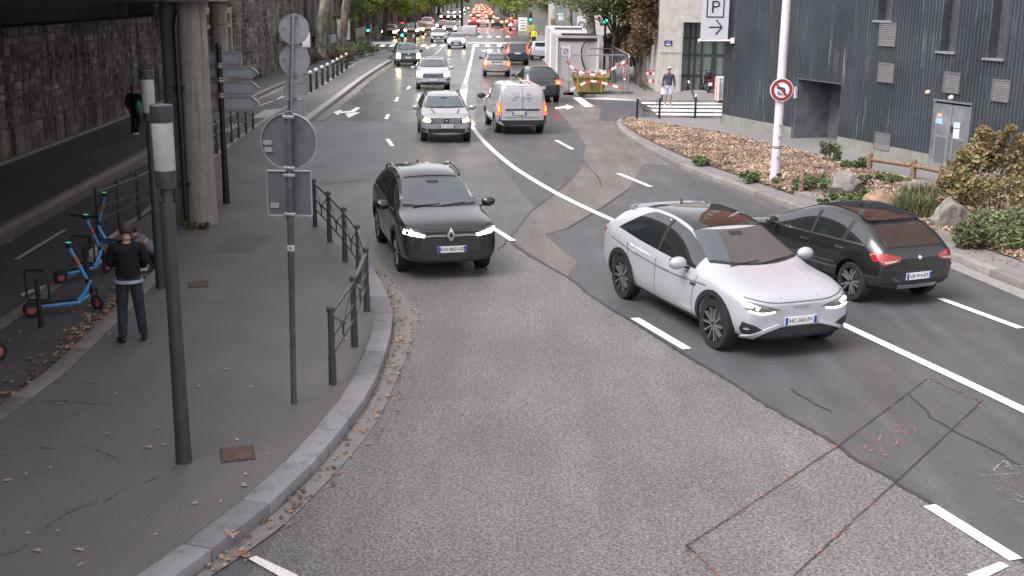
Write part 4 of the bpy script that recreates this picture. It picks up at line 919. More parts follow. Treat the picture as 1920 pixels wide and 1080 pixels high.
def disc(o, name, c, r, mat, edge='rim_alu', ny=-1, t=.03):
    Mx = Matrix.Translation(c) @ Matrix.Rotation(PI / 2, 4, 'X')
    m = MB(); m.lathe([(0, 0), (r - .012, 0), (r - .012, t * .4), (0, t * .4)], 40, Mx); d = m.build(name, M[mat], o)
    m = MB(); m.lathe([(r - .012, -.012), (r, -.012), (r, t), (r - .012, t), (r - .012, -.012)], 40, Mx); m.build('rim', M[edge], d, smooth=True); return d
def back_plate(o, name, c, w, h, mat, t=.03):
    m = MB(); m.box(c, (w - .02, t * .5, h - .02)); d = m.build(name, M[mat], o)
    m = MB(); e = .012
    m.box((c[0], c[1], c[2] + h / 2), (w, t * 1.5, e)); m.box((c[0], c[1], c[2] - h / 2), (w, t * 1.5, e)); m.box((c[0] - w / 2, c[1], c[2]), (e, t * 1.5, h - e)); m.box((c[0] + w / 2, c[1], c[2]), (e, t * 1.5, h - e))
    m.build('rim', M['rim_alu'], d); return d
# near sign post, seen from behind
b = G(551, 757, PZ); sg = thing('sign_post', 'near grey pole carrying a big round sign and a square plate seen from behind', 'road sign', b)
def SL(px, py): p = at_y(px, py, b.y); return Vector((p.x - b.x, 0, p.z - PZ))
tz = SL(541, 209).z
tx = SL(541, 209).x; lx = lambda z: tx * z / tz
m = MB(); m.tube([(0, 0, -.02), (lx(1.55), 0, 1.55), (lx(1.56), 0, 1.56), (tx, 0, tz)], .04, 16, rads=[.036, .036, .041, .041]); m.build('pole', M['rail'], sg, smooth=True)
c = SL(540.5, 266); r = (SL(594, 266) - SL(487, 266)).length / 2
d = disc(sg, 'round_sign', (c.x, .06, c.z), r, 'sign_back_dark')
c2_ = SL(541.5, 364); w_ = (SL(583, 364) - SL(501, 364)).length; h_ = SL(540, 322).z - SL(540, 406).z
d2 = back_plate(sg, 'square_sign', (c2_.x, .055, c2_.z), w_, h_, 'sign_back_dark')
for (z, nm) in ((c.z + r - .04, 0), (c.z - r + .03, 0), (c2_.z + h_ / 2 - .04, 0), (c2_.z - h_ / 2 + .03, 0)):
    q = MB(); q.box((lx(z), .0, z), (.13, .10, .035)); q.build('clamp', M['galv'], sg, bevel=.005)
for (x, y, w, h) in ((500, 268, .10, .05), (502, 281, .09, .06), (514, 386, .10, .06)):
    p = SL(x, y); q = MB(); q.box((p.x, .035 if y < 300 else .04, p.z), (w, .006, h)); q.build('sticker', M['sticker'], sg)
q = MB(); zb = SL(545, 464).z; q.lathe([(.043, zb - .035), (.043, zb + .035)], 16, Matrix.Translation((lx(zb), 0, 0))); bd = q.build('sticker_band', M['white_dirty'], sg)
o = link_mesh('lettering', text_mesh('SI', .05, M['ink'], .002), bd); o.rotation_euler = (PI / 2, 0, 0); o.location = (lx(zb), -.046, zb)
# second sign post behind it, seen from behind
b = G(541, 404, PZ); sg = thing('sign_post', 'farther pole with two round signs and three small plates stacked, seen from behind', 'road sign', b)
tz = SL(549, 27).z
tx = SL(549.5, 27).x; m = MB(); m.tube([(0, 0, -.02), (tx, 0, tz)], .05, 16); m.build('pole', M['galv'], sg, smooth=True); m = MB(); m.cyl((0, 0, -.01), (0, 0, .025), .12, n=16); m.build('base_plate', M['iron'], sg)
for (x, y, r0) in ((550, 55, 28.5), (551, 113, 29)):
    c = SL(x, y); disc(sg, 'round_sign', (c.x, .08, c.z), (SL(x + r0, y) - SL(x, y)).length, 'sign_back')
    q = MB(); q.box((c.x - .22, .06, c.z - .0), (.09, .006, .06)); q.build('sticker', M['sticker'], sg)
for (x0, y0, x1_, y1) in ((537, 141, 568, 153), (532, 156, 575, 183), (537, 187, 569, 209)):
    a, e = SL(x0, y0), SL(x1_, y1); back_plate(sg, 'plate', ((a.x + e.x) / 2, .07, (a.z + e.z) / 2), e.x - a.x, a.z - e.z, 'sign_back')
for y in (30, 82, 140, 184): q = MB(); z = SL(550, y).z; q.box((SL(550, y).x, .02, z), (.16, .13, .04)); q.build('clamp', M['galv'], sg)
# direction sign post
b = G(425, 381, PZ); sg = thing('direction_sign', 'black post with four grey direction arrow boards seen from behind, right of the bridge pier', 'direction sign', b)
tz = SL(417, 92).z
m = MB(); m.lathe([(.085, -.02), (.08, .4), (.062, 1.6), (.058, tz)], 16); m.lathe([(.058, tz), (.075, tz + .01), (.075, tz + .1), (.05, tz + .14), (0, tz + .15)], 16); m.build('pole', M['post_black'], sg, smooth=True)
for (y0, y1, xr, arrow_) in ((99, 121, 450, 0), (127, 146, 482, 1), (154, 176, 484, 1), (182, 207, 485, 1)):
    p0, p1 = SL(362, (y0 + y1) / 2), SL(xr, (y0 + y1) / 2); zt, zb = SL(418, y0).z, SL(418, y1).z; zm = (zt + zb) / 2; yy = .10
    k = (zt - zb) * .55
    pts = [(p0.x, yy, zb), (p1.x - k, yy, zb), (p1.x, yy, zm), (p1.x - k, yy, zt), (p0.x, yy, zt)] if arrow_ else [(p0.x, yy, zb), (p1.x, yy, zb), (p1.x, yy, zt), (p0.x, yy, zt)]
    m = MB(); m.plate(pts, (0, 1, 0), .02); bd = m.build('arrow_board' if arrow_ else 'board', M['sign_back'], sg)
    m = MB(); n = len(pts)
    for i in range(n): m.bar(pts[i], pts[(i + 1) % n], .022, .06, up=(0, 0, 1) if abs(pts[i][2] - pts[(i + 1) % n][2]) < .01 else (0, 1, 0))
    m.build('rim', M['rim_alu'], bd)
for y in (123, 150, 179): q = MB(); p = SL(418, y); q.lathe([(.075, -.06), (.085, -.03), (.07, 0), (.085, .03), (.075, .06)], 14, Matrix.Translation((0, 0, p.z))); q.build('collar', M['galv'], sg, smooth=True)

# white pole with the no-left-turn disc
b = G(1452, 344, PZ + .03); wp = thing('sign_pole', 'tall white pole with a red ringed no left turn disc in the wood chips', 'road sign', b)
m = MB(); m.lathe([(.145, -.05), (.13, .4), (.115, 1.8), (.10, 8)], 20); m.build('pole', M['p_pole'] if 'p_pole' in M else plain('pole_lilac_white', (.60, .54, .59), .55, var=.12, scale=2), wp, smooth=True)
m = MB()
for z in (.95, .99): m.lathe([(.130, z - .01), (.132, z), (.130, z + .01)], 20)
m.build('band', M['trim_grey'], wp, smooth=True)
rnd = random.Random(2)
for z in (.7, 1.25, 1.55): q = MB(); q.box((.02, -.128, z), (.06, .02, .05 + .03 * rnd.random())); q.build('sticker', M['sticker'], wp)
c = SL(1463, 170); r = (SL(1484.5, 170) - SL(1441.5, 170)).length / 2; yf = -.16
Mx = Matrix.Translation((c.x, yf, c.z)) @ Matrix.Rotation(PI / 2, 4, 'X')
m = MB(); m.lathe([(0, -.03), (r, -.03), (r, 0), (0, 0)], 40, Mx); ds = m.build('disc', M['white'], wp)
m = MB(); m.lathe([(r * .66, .003), (r * .93, .003), (r * .93, .008), (r * .66, .008), (r * .66, .003)], 40, Mx); m.build('red_ring', plain('sign_red', (.28, .025, .035), .4, var=.08), ds)
m = MB(); P_ = lambda u, v, o=.006: Mx @ Vector((u * r, v * r, o))
arc = [(.26, -.42), (.26, -.1), (.2, .08), (.05, .16), (-.25, .16)]
m.plate([P_(*p) for p in ((.19, -.45), (.33, -.45), (.33, -.06), (.26, .14), (.06, .25), (-.22, .25), (-.22, .36), (-.46, .18), (-.22, .0), (-.22, .11), (.02, .11), (.14, .06), (.19, -.08))], (0, -1, 0), .004); m.build('turn_arrow', M['ink'], ds)
m = MB(); m.bar(P_(-.47, .47, .012), P_(.47, -.47, .012), .13 * r * 1.2, .004, up=(0, 1, 0)); m.build('slash', plain('sign_dark_red', (.16, .02, .03), .4), ds)
for (u, v, cc) in ((-.32, -.2, (.2, .4, .55)), (-.18, -.32, (.1, .1, .12)), (.02, -.35, (.5, .25, .3))):
    m = MB(); m.box(P_(u, v, .01), (.05, .004, .07)); m.build('sticker', plain('sticker_colour', cc, .6), ds)

# bollards and chain by the zebra crossing
def bollard(label, base, ytop, cap=None, lean=None, r=.045, mat='post_black'):
    h = top_z(base, ytop) - base.z; o = thing('bollard', label, 'bollard', base)
    t = Vector((lean[0], lean[1], h)) if lean else Vector((0, 0, h))
    m = MB(); m.tube([(0, 0, -.03), t * .5, t * .93, t], r, 12, rads=[r * 1.1, r, r, r * .7]); m.build('post', M[mat], o, smooth=True)
    if cap: m = MB(); m.tube([t * .90, t * .98, t * 1.02], r * 1.15, 12, rads=[r * 1.15, r * 1.2, r * .5]); m.build('cap', M[cap], o, smooth=True)
    return o
bl_ = [G(1194, 222, PZ), G(1236, 222, PZ)]
bollard('black bollard at the tip of the wood chip bed, left end of the hanging chain', bl_[0], 185); bollard('black bollard at the right end of the hanging chain', bl_[1], 183)
bollard('black bollard with a pale cap standing alone in front of the zebra stripes', G(1303, 221, PZ), 177, cap='white')
bollard('grey bollard with a white top beside the person in shorts', G(1241, 190, PZ), 149, cap='white', mat='trim_grey')
bollard('bent grey bollard with a white top leaning left beyond the zebra crossing', G(1304, 188, PZ), 152, cap='white', lean=(-.38, 0), mat='trim_grey')
ch = thing('chain', 'thin dark chain hanging in two loops between two bollards', 'chain', bl_[0]); dv = bl_[1] - bl_[0]
for k, (z0, dip) in enumerate(((.8, .38), (.74, .5))):
    m = MB(); m.tube([dv * t + Vector((0, 0, z0 - dip * 4 * t * (1 - t) * .9)) for t in [i / 14 for i in range(15)]], .016, 6); m.build('strand', M['post_black'], ch, smooth=True)

# bike racks in the bay
def rack(label, base, px_top, frame, rz=0):
    h = top_z(base, px_top) - base.z; o = thing('bike_rack', label, 'bike rack', base, rz, 'bike racks in the scooter bay')
    m = MB(); m.tube([(0, 0, -.02), (0, 0, h)], .035, 10); m.build('post', M['post_black'], o, smooth=True)
    m = MB(); w0, w1, z0, z1 = frame; m.tube([(w0, 0, z0 + .03), (w0, 0, z1 - .03), (w0 + .03, 0, z1), (w1 - .03, 0, z1), (w1, 0, z1 - .03), (w1, 0, z0 + .03), (w1 - .03, 0, z0), (w0 + .03, 0, z0), (w0, 0, z0 + .03)], .018, 8); m.build('hoop', M['post_black'], o, smooth=True); return o
rack('black bike rack post with a square hoop, nearer one by the left edge', G(77, 613, .01), 524, (-.17, .17, .42, .88))
rack('black bike rack post with a square hoop, farther one behind the middle blue scooter', G(165, 545, .01), 464, (-.2, .16, .48, .94))

# ---------------------------------------------------------------- scooters
M['sc_blue'] = paint('scooter_blue', (.08, .28, .60), rough=.4, coat=.3); M['sc_red'] = plain('scooter_red', (.40, .10, .10), .5); M['lcd'] = emit('scooter_display_green', (.03, .6, .28), .25)
def scooter(label, loc, rz, steer, lean=0.0):
    o = thing('electric_scooter', label, 'electric scooter', loc, rz, 'blue electric scooters in the bay'); o.rotation_euler = (lean, 0, rz)
    m = MB(); m.box((-.08, 0, .17), (.62, .17, .06)); m.build('deck', M['sc_blue'], o, bevel=.02)
    m = MB(); m.box((-.08, 0, .203), (.54, .15, .008)); m.build('foot_mat', M['plastic'], o)
    m = MB(); m.tube([(-.36, 0, .19), (-.46, 0, .25), (-.56, 0, .235)], .03, 8); m.box((-.50, 0, .19), (.20, .10, .05)); m.build('rear_fender', M['plastic'], o, smooth=True)
    m = MB(); m.tube([(.20, 0, .18), (.33, 0, .34), (.40, 0, .50)], .042, 10, rads=[.045, .04, .036]); m.tube([(.20, 0, .15), (.37, 0, .26)], .03, 8); m.build('front_frame', M['sc_blue'], o, smooth=True)
    wm = MB(); wm.lathe([(.075, -.028), (.115, -.028), (.13, -.012), (.13, .012), (.115, .028), (.075, .028), (.075, -.028)], 24, Matrix.Rotation(PI / 2, 4, 'X')); wme = wm.mesh('wheel', M['tyre'], True)
    hm = MB(); hm.lathe([(0, -.03), (.05, -.03), (.078, -.02), (.078, .02), (.05, .03), (0, .03)], 20, Matrix.Rotation(PI / 2, 4, 'X')); hme = hm.mesh('hub', M['sc_red'], True)
    w = link_mesh('wheel', wme, o, (-.50, 0, .13)); link_mesh('hub', hme, w)
    # steering column turned by `steer`
    S = Matrix.Translation((.44, 0, 0)) @ Matrix.Rotation(steer, 4, 'Z')
    def T(m_): m_.v = [tuple(S @ Vector(v)) for v in m_.v]; return m_
    w = link_mesh('wheel', wme, o, tuple(S @ Vector((.06, 0, .13))), steer); link_mesh('hub', hme, w)
    m = MB()
    for s in (-1, 1): m.bar((.06, s * .045, .13), (.0, s * .045, .32), .03, .02)
    m.box((.0, 0, .32), (.06, .12, .04)); T(m).build('fork', M['plastic'], o)
    S0 = Matrix.Translation((.44, 0, 0)); tp = Vector((-.32, 0, 1.06)); SH = S0 @ Matrix.Translation(tp) @ Matrix.Rotation(steer, 4, 'Z') @ Matrix.Translation(-tp)
    def T0(m_): m_.v = [tuple(S0 @ Vector(v)) for v in m_.v]; return m_
    def TH(m_): m_.v = [tuple(SH @ Vector(v)) for v in m_.v]; return m_
    ax_ = lambda t: Vector((0, 0, .30)).lerp(tp, t)
    m = MB(); m.tube([ax_(0), ax_(.3)], .036, 10); T0(m).build('neck', M['plastic'], o, smooth=True)
    m = MB(); m.tube([ax_(.28), ax_(.97)], .032, 10); T0(m).build('stem', M['sc_blue'], o, smooth=True)
    m = MB(); m.tube([ax_(.60), ax_(.80)], .0335, 10); T0(m).build('stem_decal', plain('scooter_decal', (.40, .10, .09), .5, var=.5, scale=30), o, smooth=True)
    m = MB(); m.box(tp + Vector((0, 0, .03)), (.12, .10, .07)); TH(m).build('head_unit', M['plastic'], o, bevel=.015)
    m = MB(); m.box(tp + Vector((0, 0, .068)), (.07, .07, .008)); TH(m).build('display', M['lcd'], o)
    m = MB(); m.tube([tp + Vector(q) for q in ((-.03, -.27, .05), (0, -.1, .03), (0, .1, .03), (-.03, .27, .05))], .016, 8); TH(m).build('handlebar', M['plastic'], o, smooth=True)
    for s in (-1, 1): m = MB(); m.tube([tp + Vector((-.015, s * .16, .04)), tp + Vector((-.03, s * .29, .052))], .022, 8); TH(m).build('grip', M['plastic'], o, smooth=True)
    m = MB(); m.tube([ax_(.95) + Vector((.04, 0, 0)), ax_(.5) + Vector((.12, .05, 0)), ax_(.2) + Vector((.05, .03, 0))], .008, 6); T0(m).build('cable', M['plastic'], o, smooth=True)
    m = MB(); m.tube([(-.02, .06, .17), (-.06, .16, .01)], .01, 6); m.build('kickstand', M['galv'], o)
    return o
def sc_at(rear, front, label, steer, lean=0.0):
    a, c = G(*rear, .008), G(*front, .008); mid = (a + c) / 2; d = c - a
    return scooter(label, mid, math.atan2(d.y, d.x), steer, lean)
sc_at((86, 592), (162, 583), 'blue electric scooter with its front wheel turned to the camera, nearest of the three', -1.0)
sc_at((125, 530), (193, 514), 'blue electric scooter with a red wheel and lit green display, middle one of the three', .25)
sc_at((236, 473), (187, 464), 'blue electric scooter facing left beside the railing, farthest of the three', .5)
sc_at((-96, 630), (-28, 606), 'electric scooter at the left picture edge showing only a wheel, upper one', .2)
sc_at((-112, 690), (-44, 682), 'electric scooter at the left picture edge showing only a wheel, lower one', .3)

# ---------------------------------------------------------------- wooden rail, posts, boulders
def round_post(label, base, ytop, r=.075):
    h = top_z(base, ytop) - base.z; o = thing('wooden_post', label, 'post', base); m = MB(); m.lathe([(r, -.05), (r * .98, h * .5), (r * .95, h - .02), (r * .8, h), (0, h + .005)], 14); m.build('timber', M['wood'], o, smooth=True); return o
fb = [G(1629, 321, PZ + .03), G(1711, 334, PZ + .03), G(1800, 353, PZ + .03)]
wf = thing('wooden_rail', 'low rustic rail of round brown timber between the pavement and the bed', 'wooden fence', fb[0])
hh = top_z(fb[0], 288) - fb[0].z
for p in fb: m = MB(); m.lathe([(.085, -.05), (.083, hh), (.06, hh + .02), (0, hh + .022)], 14, Matrix.Translation(p - fb[0])); m.build('post', M['wood'], wf, smooth=True)
for a, c in zip(fb, fb[1:]):
    u = Vector((0, 0, hh - .16)); d = (c - a).normalized() * .086; m = MB(); m.tube([a - fb[0] + u + d, (a + c) / 2 - fb[0] + u, c - fb[0] + u - d], .065, 12); m.build('rail', M['wood'], wf, smooth=True)
round_post('short round wooden post in green plants right of the white pole', G(1502, 364, PZ + .03), 322)
round_post('weathered wooden post stump between the boulder and the right bushes', G(1816, 437, PZ + .03), 402)
def boulder(label, px, py, w, h, mat, seed, dep=.8):
    b = G(px, py, PZ + .03); ppm = 2150 / b.length; sx, sz = w / ppm, h / ppm
    bm = bmesh.new(); bmesh.ops.create_icosphere(bm, subdivisions=4, radius=1)
    rnd = random.Random(seed); pl = [(Vector((rnd.uniform(-1, 1), rnd.uniform(-1, 1), rnd.uniform(-.4, 1))).normalized(), rnd.uniform(.62, .92)) for _ in range(12)]
    for v in bm.verts:
        p = v.co.copy()
        for n, dd in pl:
            t = p.dot(n)
            if t > dd: p -= n * (t - dd)
        p *= 1 + .10 * mnoise.noise(p * 2.2 + Vector((seed, 0, 0))) + .035 * mnoise.noise(p * 7)
        v.co = Vector((p.x * sx * .62, p.y * sx * dep * .6, (p.z + .55) * sz * .66))
    me = bpy.data.meshes.new('boulder'); bm.to_mesh(me); bm.free(); me.materials.append(M[mat]); smooth_mesh(me, 25)
    o = link_mesh('boulder', me, None, b); return props(o, label, 'boulder', 'boulders in the planting bed')
boulder('grey veined boulder lying in the wood chips right of the short wooden post', 1588, 364, 62, 42, 'boulder', 3)
boulder('brown flat topped boulder behind the black car roof', 1655, 402, 66, 44, 'boulder_brown', 5)
boulder('upright grey boulder with pale veins behind the rear of the black car', 1781, 428, 56, 58, 'boulder', 9, .7)
boulder('small reddish boulder half hidden by grass near the wooden rail', 1712, 363, 48, 28, 'boulder', 12)
boulder('small stone beside the wooden stump', 1828, 444, 16, 10, 'boulder', 21)
# kerb step of the bed corner (low concrete edging) behind the black car
m = MB(); e0, e1 = G(1755, 446, PZ), G(1815, 462, PZ); m.bar(e0 + Vector((0, 0, .08)), e1 + Vector((0, 0, .08)), .18, .18); m.build('bed_edging', M['kerb_old'], rpav)
m = MB(); e0, e1 = G(1500, 366, PZ), G(1600, 396, PZ); m.bar(e0 + Vector((0, 0, .05)), e1 + Vector((0, 0, .05)), .35, .12); m.build('bed_edging', M['kerb_old'], rpav)
# ================================================================ CARS
def interp(tab, x):
    """tab: (x, v) pairs from front (large x) to rear"""
    if x >= tab[0][0]: return tab[0][1]
    for (a, va), (b, vb) in zip(tab, tab[1:]):
        if b <= x <= a: return va + (vb - va) * ((a - x) / (a - b) if a > b else 0)
    return tab[-1][1]
class Car:
    """body lofted from a side profile, smoothed, wheel wells cut out; every panel, lamp and pane is fitted to that body"""
    def __init__(s, top, belt, hw, roofw, wb, r, z0=.23, fr=.20, rr=.16, fz=.62, rz=.70, tum=1.0, arch=True, nose_in=.80, tail_in=.84):
        s.top, s.belt, s.hw, s.roofw, s.wb, s.r, s.z0 = top, belt, hw, roofw, wb, r, z0
        s.xf, s.xr = top[0][0], top[-1][0]
        xs = sorted({round(x, 3) for x, _ in top} | {round(x, 3) for x, _ in belt} | {s.xf - .05, s.xf - .22, s.xf - .55, s.xr + .05, s.xr + .18, s.xr + .45, 0.0}, reverse=True)
        xs = [xs[0]] + [b for a, b in zip(xs, xs[1:]) if a - b > .035]
        rings = []
        for x in xs:
            u = min(1, (s.xf - x) / .75); wf = nose_in + (1 - nose_in) * math.sqrt(max(0, 1 - (1 - u) ** 2.4))
            u = min(1, (x - s.xr) / .75); wr = tail_in + (1 - tail_in) * math.sqrt(max(0, 1 - (1 - u) ** 2.4))
            w = hw * min(wf, wr); t = interp(top, x); b = min(interp(belt, x), t - .015); g = t - b
            lo = z0 + .10 * max(0, 1 - (s.xf - x) / .5) + .12 * max(0, 1 - (x - s.xr) / .5)
            k = max(0, min(1, g / .42)); kk = k ** .8
            wt = w * .90 * (1 - kk) + roofw * min(1, w / hw + .06) * kk
            ring = [(0, lo), (.78 * w, lo), (.955 * w, lo + .08), (.995 * w, lo + .40 * (b - lo)), (1.0 * w, lo + .62 * (b - lo)), (.985 * w, b - .09), (.955 * w, b - .005),
                    (w * .955 * .1 + wt * .9 if k > .3 else wt, b + g * (.62 if k < .3 else .84)), (wt * (.80 if k > .3 else .62), b + g * .965), (0, t)]
            rings.append((x, ring))
        m = len(rings[0][1]); V = []; idx = []
        for x, ring in rings:
            row = [len(V) + i for i in range(m)]; V += [(x, y, z) for y, z in ring]
            V += [(x, -y, z) for y, z in ring[1:-1]]; mir = [row[0]] + [row[-1] + i for i in range(1, m - 1)] + [row[-1]]
            idx.append((row, mir))
        Fc = []
        for (r0, m0), (r1, m1) in zip(idx, idx[1:]):
            for i in range(m - 1):
                Fc.append((r0[i], r0[i + 1], r1[i + 1], r1[i])); Fc.append((m0[i + 1], m0[i], m1[i], m1[i + 1]))
        for (r0, m0), fl in ((idx[0], 1), (idx[-1], 0)):
            for i in range(m - 1):
                q = [r0[i], m0[i], m0[i + 1], r0[i + 1]]
                q = list(dict.fromkeys(q))
                if len(q) > 2: Fc.append(tuple(q if fl else q[::-1]))
        me = bpy.data.meshes.new('body'); me.from_pydata(V, [], Fc); me.update()
        bm = bmesh.new(); bm.from_mesh(me); bmesh.ops.recalc_face_normals(bm, faces=bm.faces); bm.to_mesh(me); bm.free()
        o = bpy.data.objects.new('body', me); COL.objects.link(o)
        md = o.modifiers.new('s', 'SUBSURF'); md.levels = 2; md.render_levels = 2
        apply_mods(o)
        bm = bmesh.new(); bm.from_mesh(o.data); s.bvh = BVHTree.FromBMesh(bm); bm.free()
        s.hull = s.bvh
        # cut the wheel wells
        c = MB()
        for ax in (wb / 2, -wb / 2):
            for sd in (-1, 1): c.cyl((ax, sd * (hw - .30), r * 1.0), (ax, sd * (hw + .3), r * 1.0), r + .055, n=36)
        co = c.build('cutter', M['plastic']); o.data.materials.clear(); o.data.materials.append(M['p_black']); o.data.materials.append(M['plastic'])
        for p in o.data.polygons: p.material_index = 0
        co.data.materials.clear(); co.data.materials.append(M['p_black']); co.data.materials.append(M['plastic'])
        for p in co.data.polygons: p.material_index = 1
        md = o.modifiers.new('b', 'BOOLEAN'); md.operation = 'DIFFERENCE'; md.object = co; md.solver = 'EXACT'
        apply_mods(o); bpy.data.objects.remove(co)
        smooth_mesh(o.data, 45); s.body = o.data; bpy.data.objects.remove(o)
    # ---- fitting onto the body
    def hit(s, p, ax):
        if ax == 'L': o, d = Vector((p[0], 3, p[1])), Vector((0, -1, 0))
        elif ax == 'R': o, d = Vector((p[0], -3, p[1])), Vector((0, 1, 0))
        elif ax == 'F': o, d = Vector((4, p[0], p[1])), Vector((-1, 0, 0))
        elif ax == 'B': o, d = Vector((-4, p[0], p[1])), Vector((1, 0, 0))
        else: o, d = Vector((p[0], p[1], 4)), Vector((0, 0, -1))
        h = s.hull.ray_cast(o, d)
        if h[0] is None:
            q = o + d * ((3 - s.hw) if ax in 'LR' else (4 - abs(s.xf if ax == 'F' else s.xr)) if ax in 'FB' else 3); h = s.hull.find_nearest(q)
        n = h[1]
        if n.dot(d) > 0: n = -n
        return h[0], n
    def grid(s, lo, hi, ax, nv=6, off=.006, rim=.02):
        """panel between two curves of 2-D points"""
        m = MB(); nu = len(lo); P = []; Q = []
        for i in range(nu):
            for j in range(nv + 1):
                t = j / nv; p = (lo[i][0] + (hi[i][0] - lo[i][0]) * t, lo[i][1] + (hi[i][1] - lo[i][1]) * t); c, n = s.hit(p, ax)
                P.append(c + n * off); Q.append(c - n * rim)
        w = nv + 1; m.v = [tuple(p) for p in P] + [tuple(p) for p in Q]; k = len(P)
        for i in range(nu - 1):
            for j in range(nv): m.f.append((i * w + j, (i + 1) * w + j, (i + 1) * w + j + 1, i * w + j + 1))
        per = [i * w for i in range(nu)] + [(nu - 1) * w + j for j in range(1, w)] + [i * w + nv for i in range(nu - 2, -1, -1)] + [j for j in range(nv - 1, 0, -1)]
        for a, b in zip(per, per[1:] + per[:1]): m.f.append((a, k + a, k + b, b))
        return m
    def poly(s, pts, ax, off=.008, rim=.02, step=.07):
        pts = [Vector((p[0], p[1], 0)) for p in pts]
        bm = bmesh.new(); vs = []
        for a, b in zip(pts, pts[1:] + pts[:1]):
            n = max(1, int((b - a).length / step)); vs += [bm.verts.new(a.lerp(b, i / n)) for i in range(n)]
        bm.faces.new(vs); bmesh.ops.triangulate(bm, faces=bm.faces[:], ngon_method='EAR_CLIP')
        for _ in range(3):
            le = [e for e in bm.edges if e.calc_length() > step * 1.6 and not e.is_boundary]
            if not le: break
            bmesh.ops.subdivide_edges(bm, edges=le, cuts=1); bmesh.ops.triangulate(bm, faces=bm.faces[:])
        bd = [e for e in bm.edges if e.is_boundary]
        m = MB(); bm.verts.index_update(); P = []; Q = []
        for v in bm.verts: c, n = s.hit((v.co.x, v.co.y), ax); P.append(c + n * off); Q.append(c - n * rim)
        k = len(P); m.v = [tuple(p) for p in P] + [tuple(p) for p in Q]
        m.f = [tuple(v.index for v in f.verts) for f in bm.faces]
        for e in bd: a, b = e.verts[0].index, e.verts[1].index; m.f.append((a, b, k + b, k + a))
        bm.free(); return m
    def strip(s, pts, ax, w, off=.004, n=5):
        """thin fitted line, e.g. a panel gap"""
        P = catmull([Vector((p[0], p[1], 0)) for p in pts], n) if len(pts) > 2 else resample([Vector((p[0], p[1], 0)) for p in pts], .08)
        lo, hi = [], []
        for i, p in enumerate(P):
            t = (P[min(i + 1, len(P) - 1)] - P[max(i - 1, 0)]).normalized(); nn = Vector((-t.y, t.x, 0)) * w / 2; lo.append((p + nn)[:2]); hi.append((p - nn)[:2])
        return s.grid(lo, hi, ax, 1, off, .004)
def fix_normals(me):
    bm = bmesh.new(); bm.from_mesh(me); bmesh.ops.recalc_face_normals(bm, faces=bm.faces); bm.to_mesh(me); bm.free()
def part(m, name, mat, parent, smooth=True):
    me = m.mesh(name, M[mat] if isinstance(mat, str) else mat, False); fix_normals(me)
    if smooth: smooth_mesh(me, 50)
    return link_mesh(name, me, parent)
def mir(pts): return [(-y, z) for y, z in pts]
def wheel_meshes(r, w, style='five', rim_mat='alloy'):
    X = Matrix.Rotation(PI / 2, 4, 'X'); ri = r * .70
    t = MB(); t.lathe([(ri, -w / 2 + .01), (r * .93, -w / 2), (r * .99, -w / 2 + .03), (r, -.03), (r, .03), (r * .99, w / 2 - .03), (r * .93, w / 2), (ri, w / 2 - .01), (ri, -w / 2 + .01)], 36, X)
    q = MB(); q.lathe([(ri, -w / 2 + .008), (ri * .93, -w / 2 + .002), (ri * .91, -w / 2 + .03), (ri * .90, 0.02)], 36, X)
    n = 10 if style == 'ten' else 5
    for i in range(n):
        for dd in ((-.13, .13) if style == 'five' else (0,)):
            a = 2 * PI * i / n + dd * (.9 if style == 'five' else 0); b = 2 * PI * i / n + dd * 1.5
            p0 = Vector((math.cos(a) * ri * .16, -w / 2 + .03, math.sin(a) * ri * .16)); p1 = Vector((math.cos(b) * ri * .93, -w / 2 + .015, math.sin(b) * ri * .93))
            q.bar(p0, p1, .022 if style == 'ten' else .03, .05, up=(0, 1, 0))
    q.lathe([(0, -w / 2 + .012), (ri * .2, -w / 2 + .018), (ri * .22, -w / 2 + .05)], 16, X)
    d = MB(); d.lathe([(0, .0), (ri * .9, .0), (ri * .9, .02), (0, .02)], 28, X); d.lathe([(0, -.03), (ri * .62, -.03), (ri * .62, -.01), (0, -.01)], 24, X)
    a = t.mesh('tyre', M['tyre'], True); b = q.mesh('rim', M[rim_mat]); fix_normals(b); smooth_mesh(b, 35); c = d.mesh('brake_disc', M['alloy_dark'], True); fix_normals(a)
    return a, b, c
def number_plate(o, s, ax, y, z, txt, w=.52, h=.115, tilt=0.0):
    c, n = s.hit((y, z), ax); sg = 1 if ax == 'F' else -1
    q = MB(); q.box((0, 0, 0), (.018, w, h)); p = q.build('number_plate', M['plate'], o); p.location = c + Vector((sg * .022, 0, 0)); 
    for e in (-1, 1): q = MB(); q.box((sg * .0105, e * (w / 2 - .024), 0), (.004, .044, h - .008)); q.build('band', M['plate_blue'], p)
    t = link_mesh('lettering', text_mesh(txt, h * .72, M['ink'], .002), p); t.rotation_euler = (PI / 2, 0, sg * PI / 2); t.location = (sg * .0105, 0, 0); return p
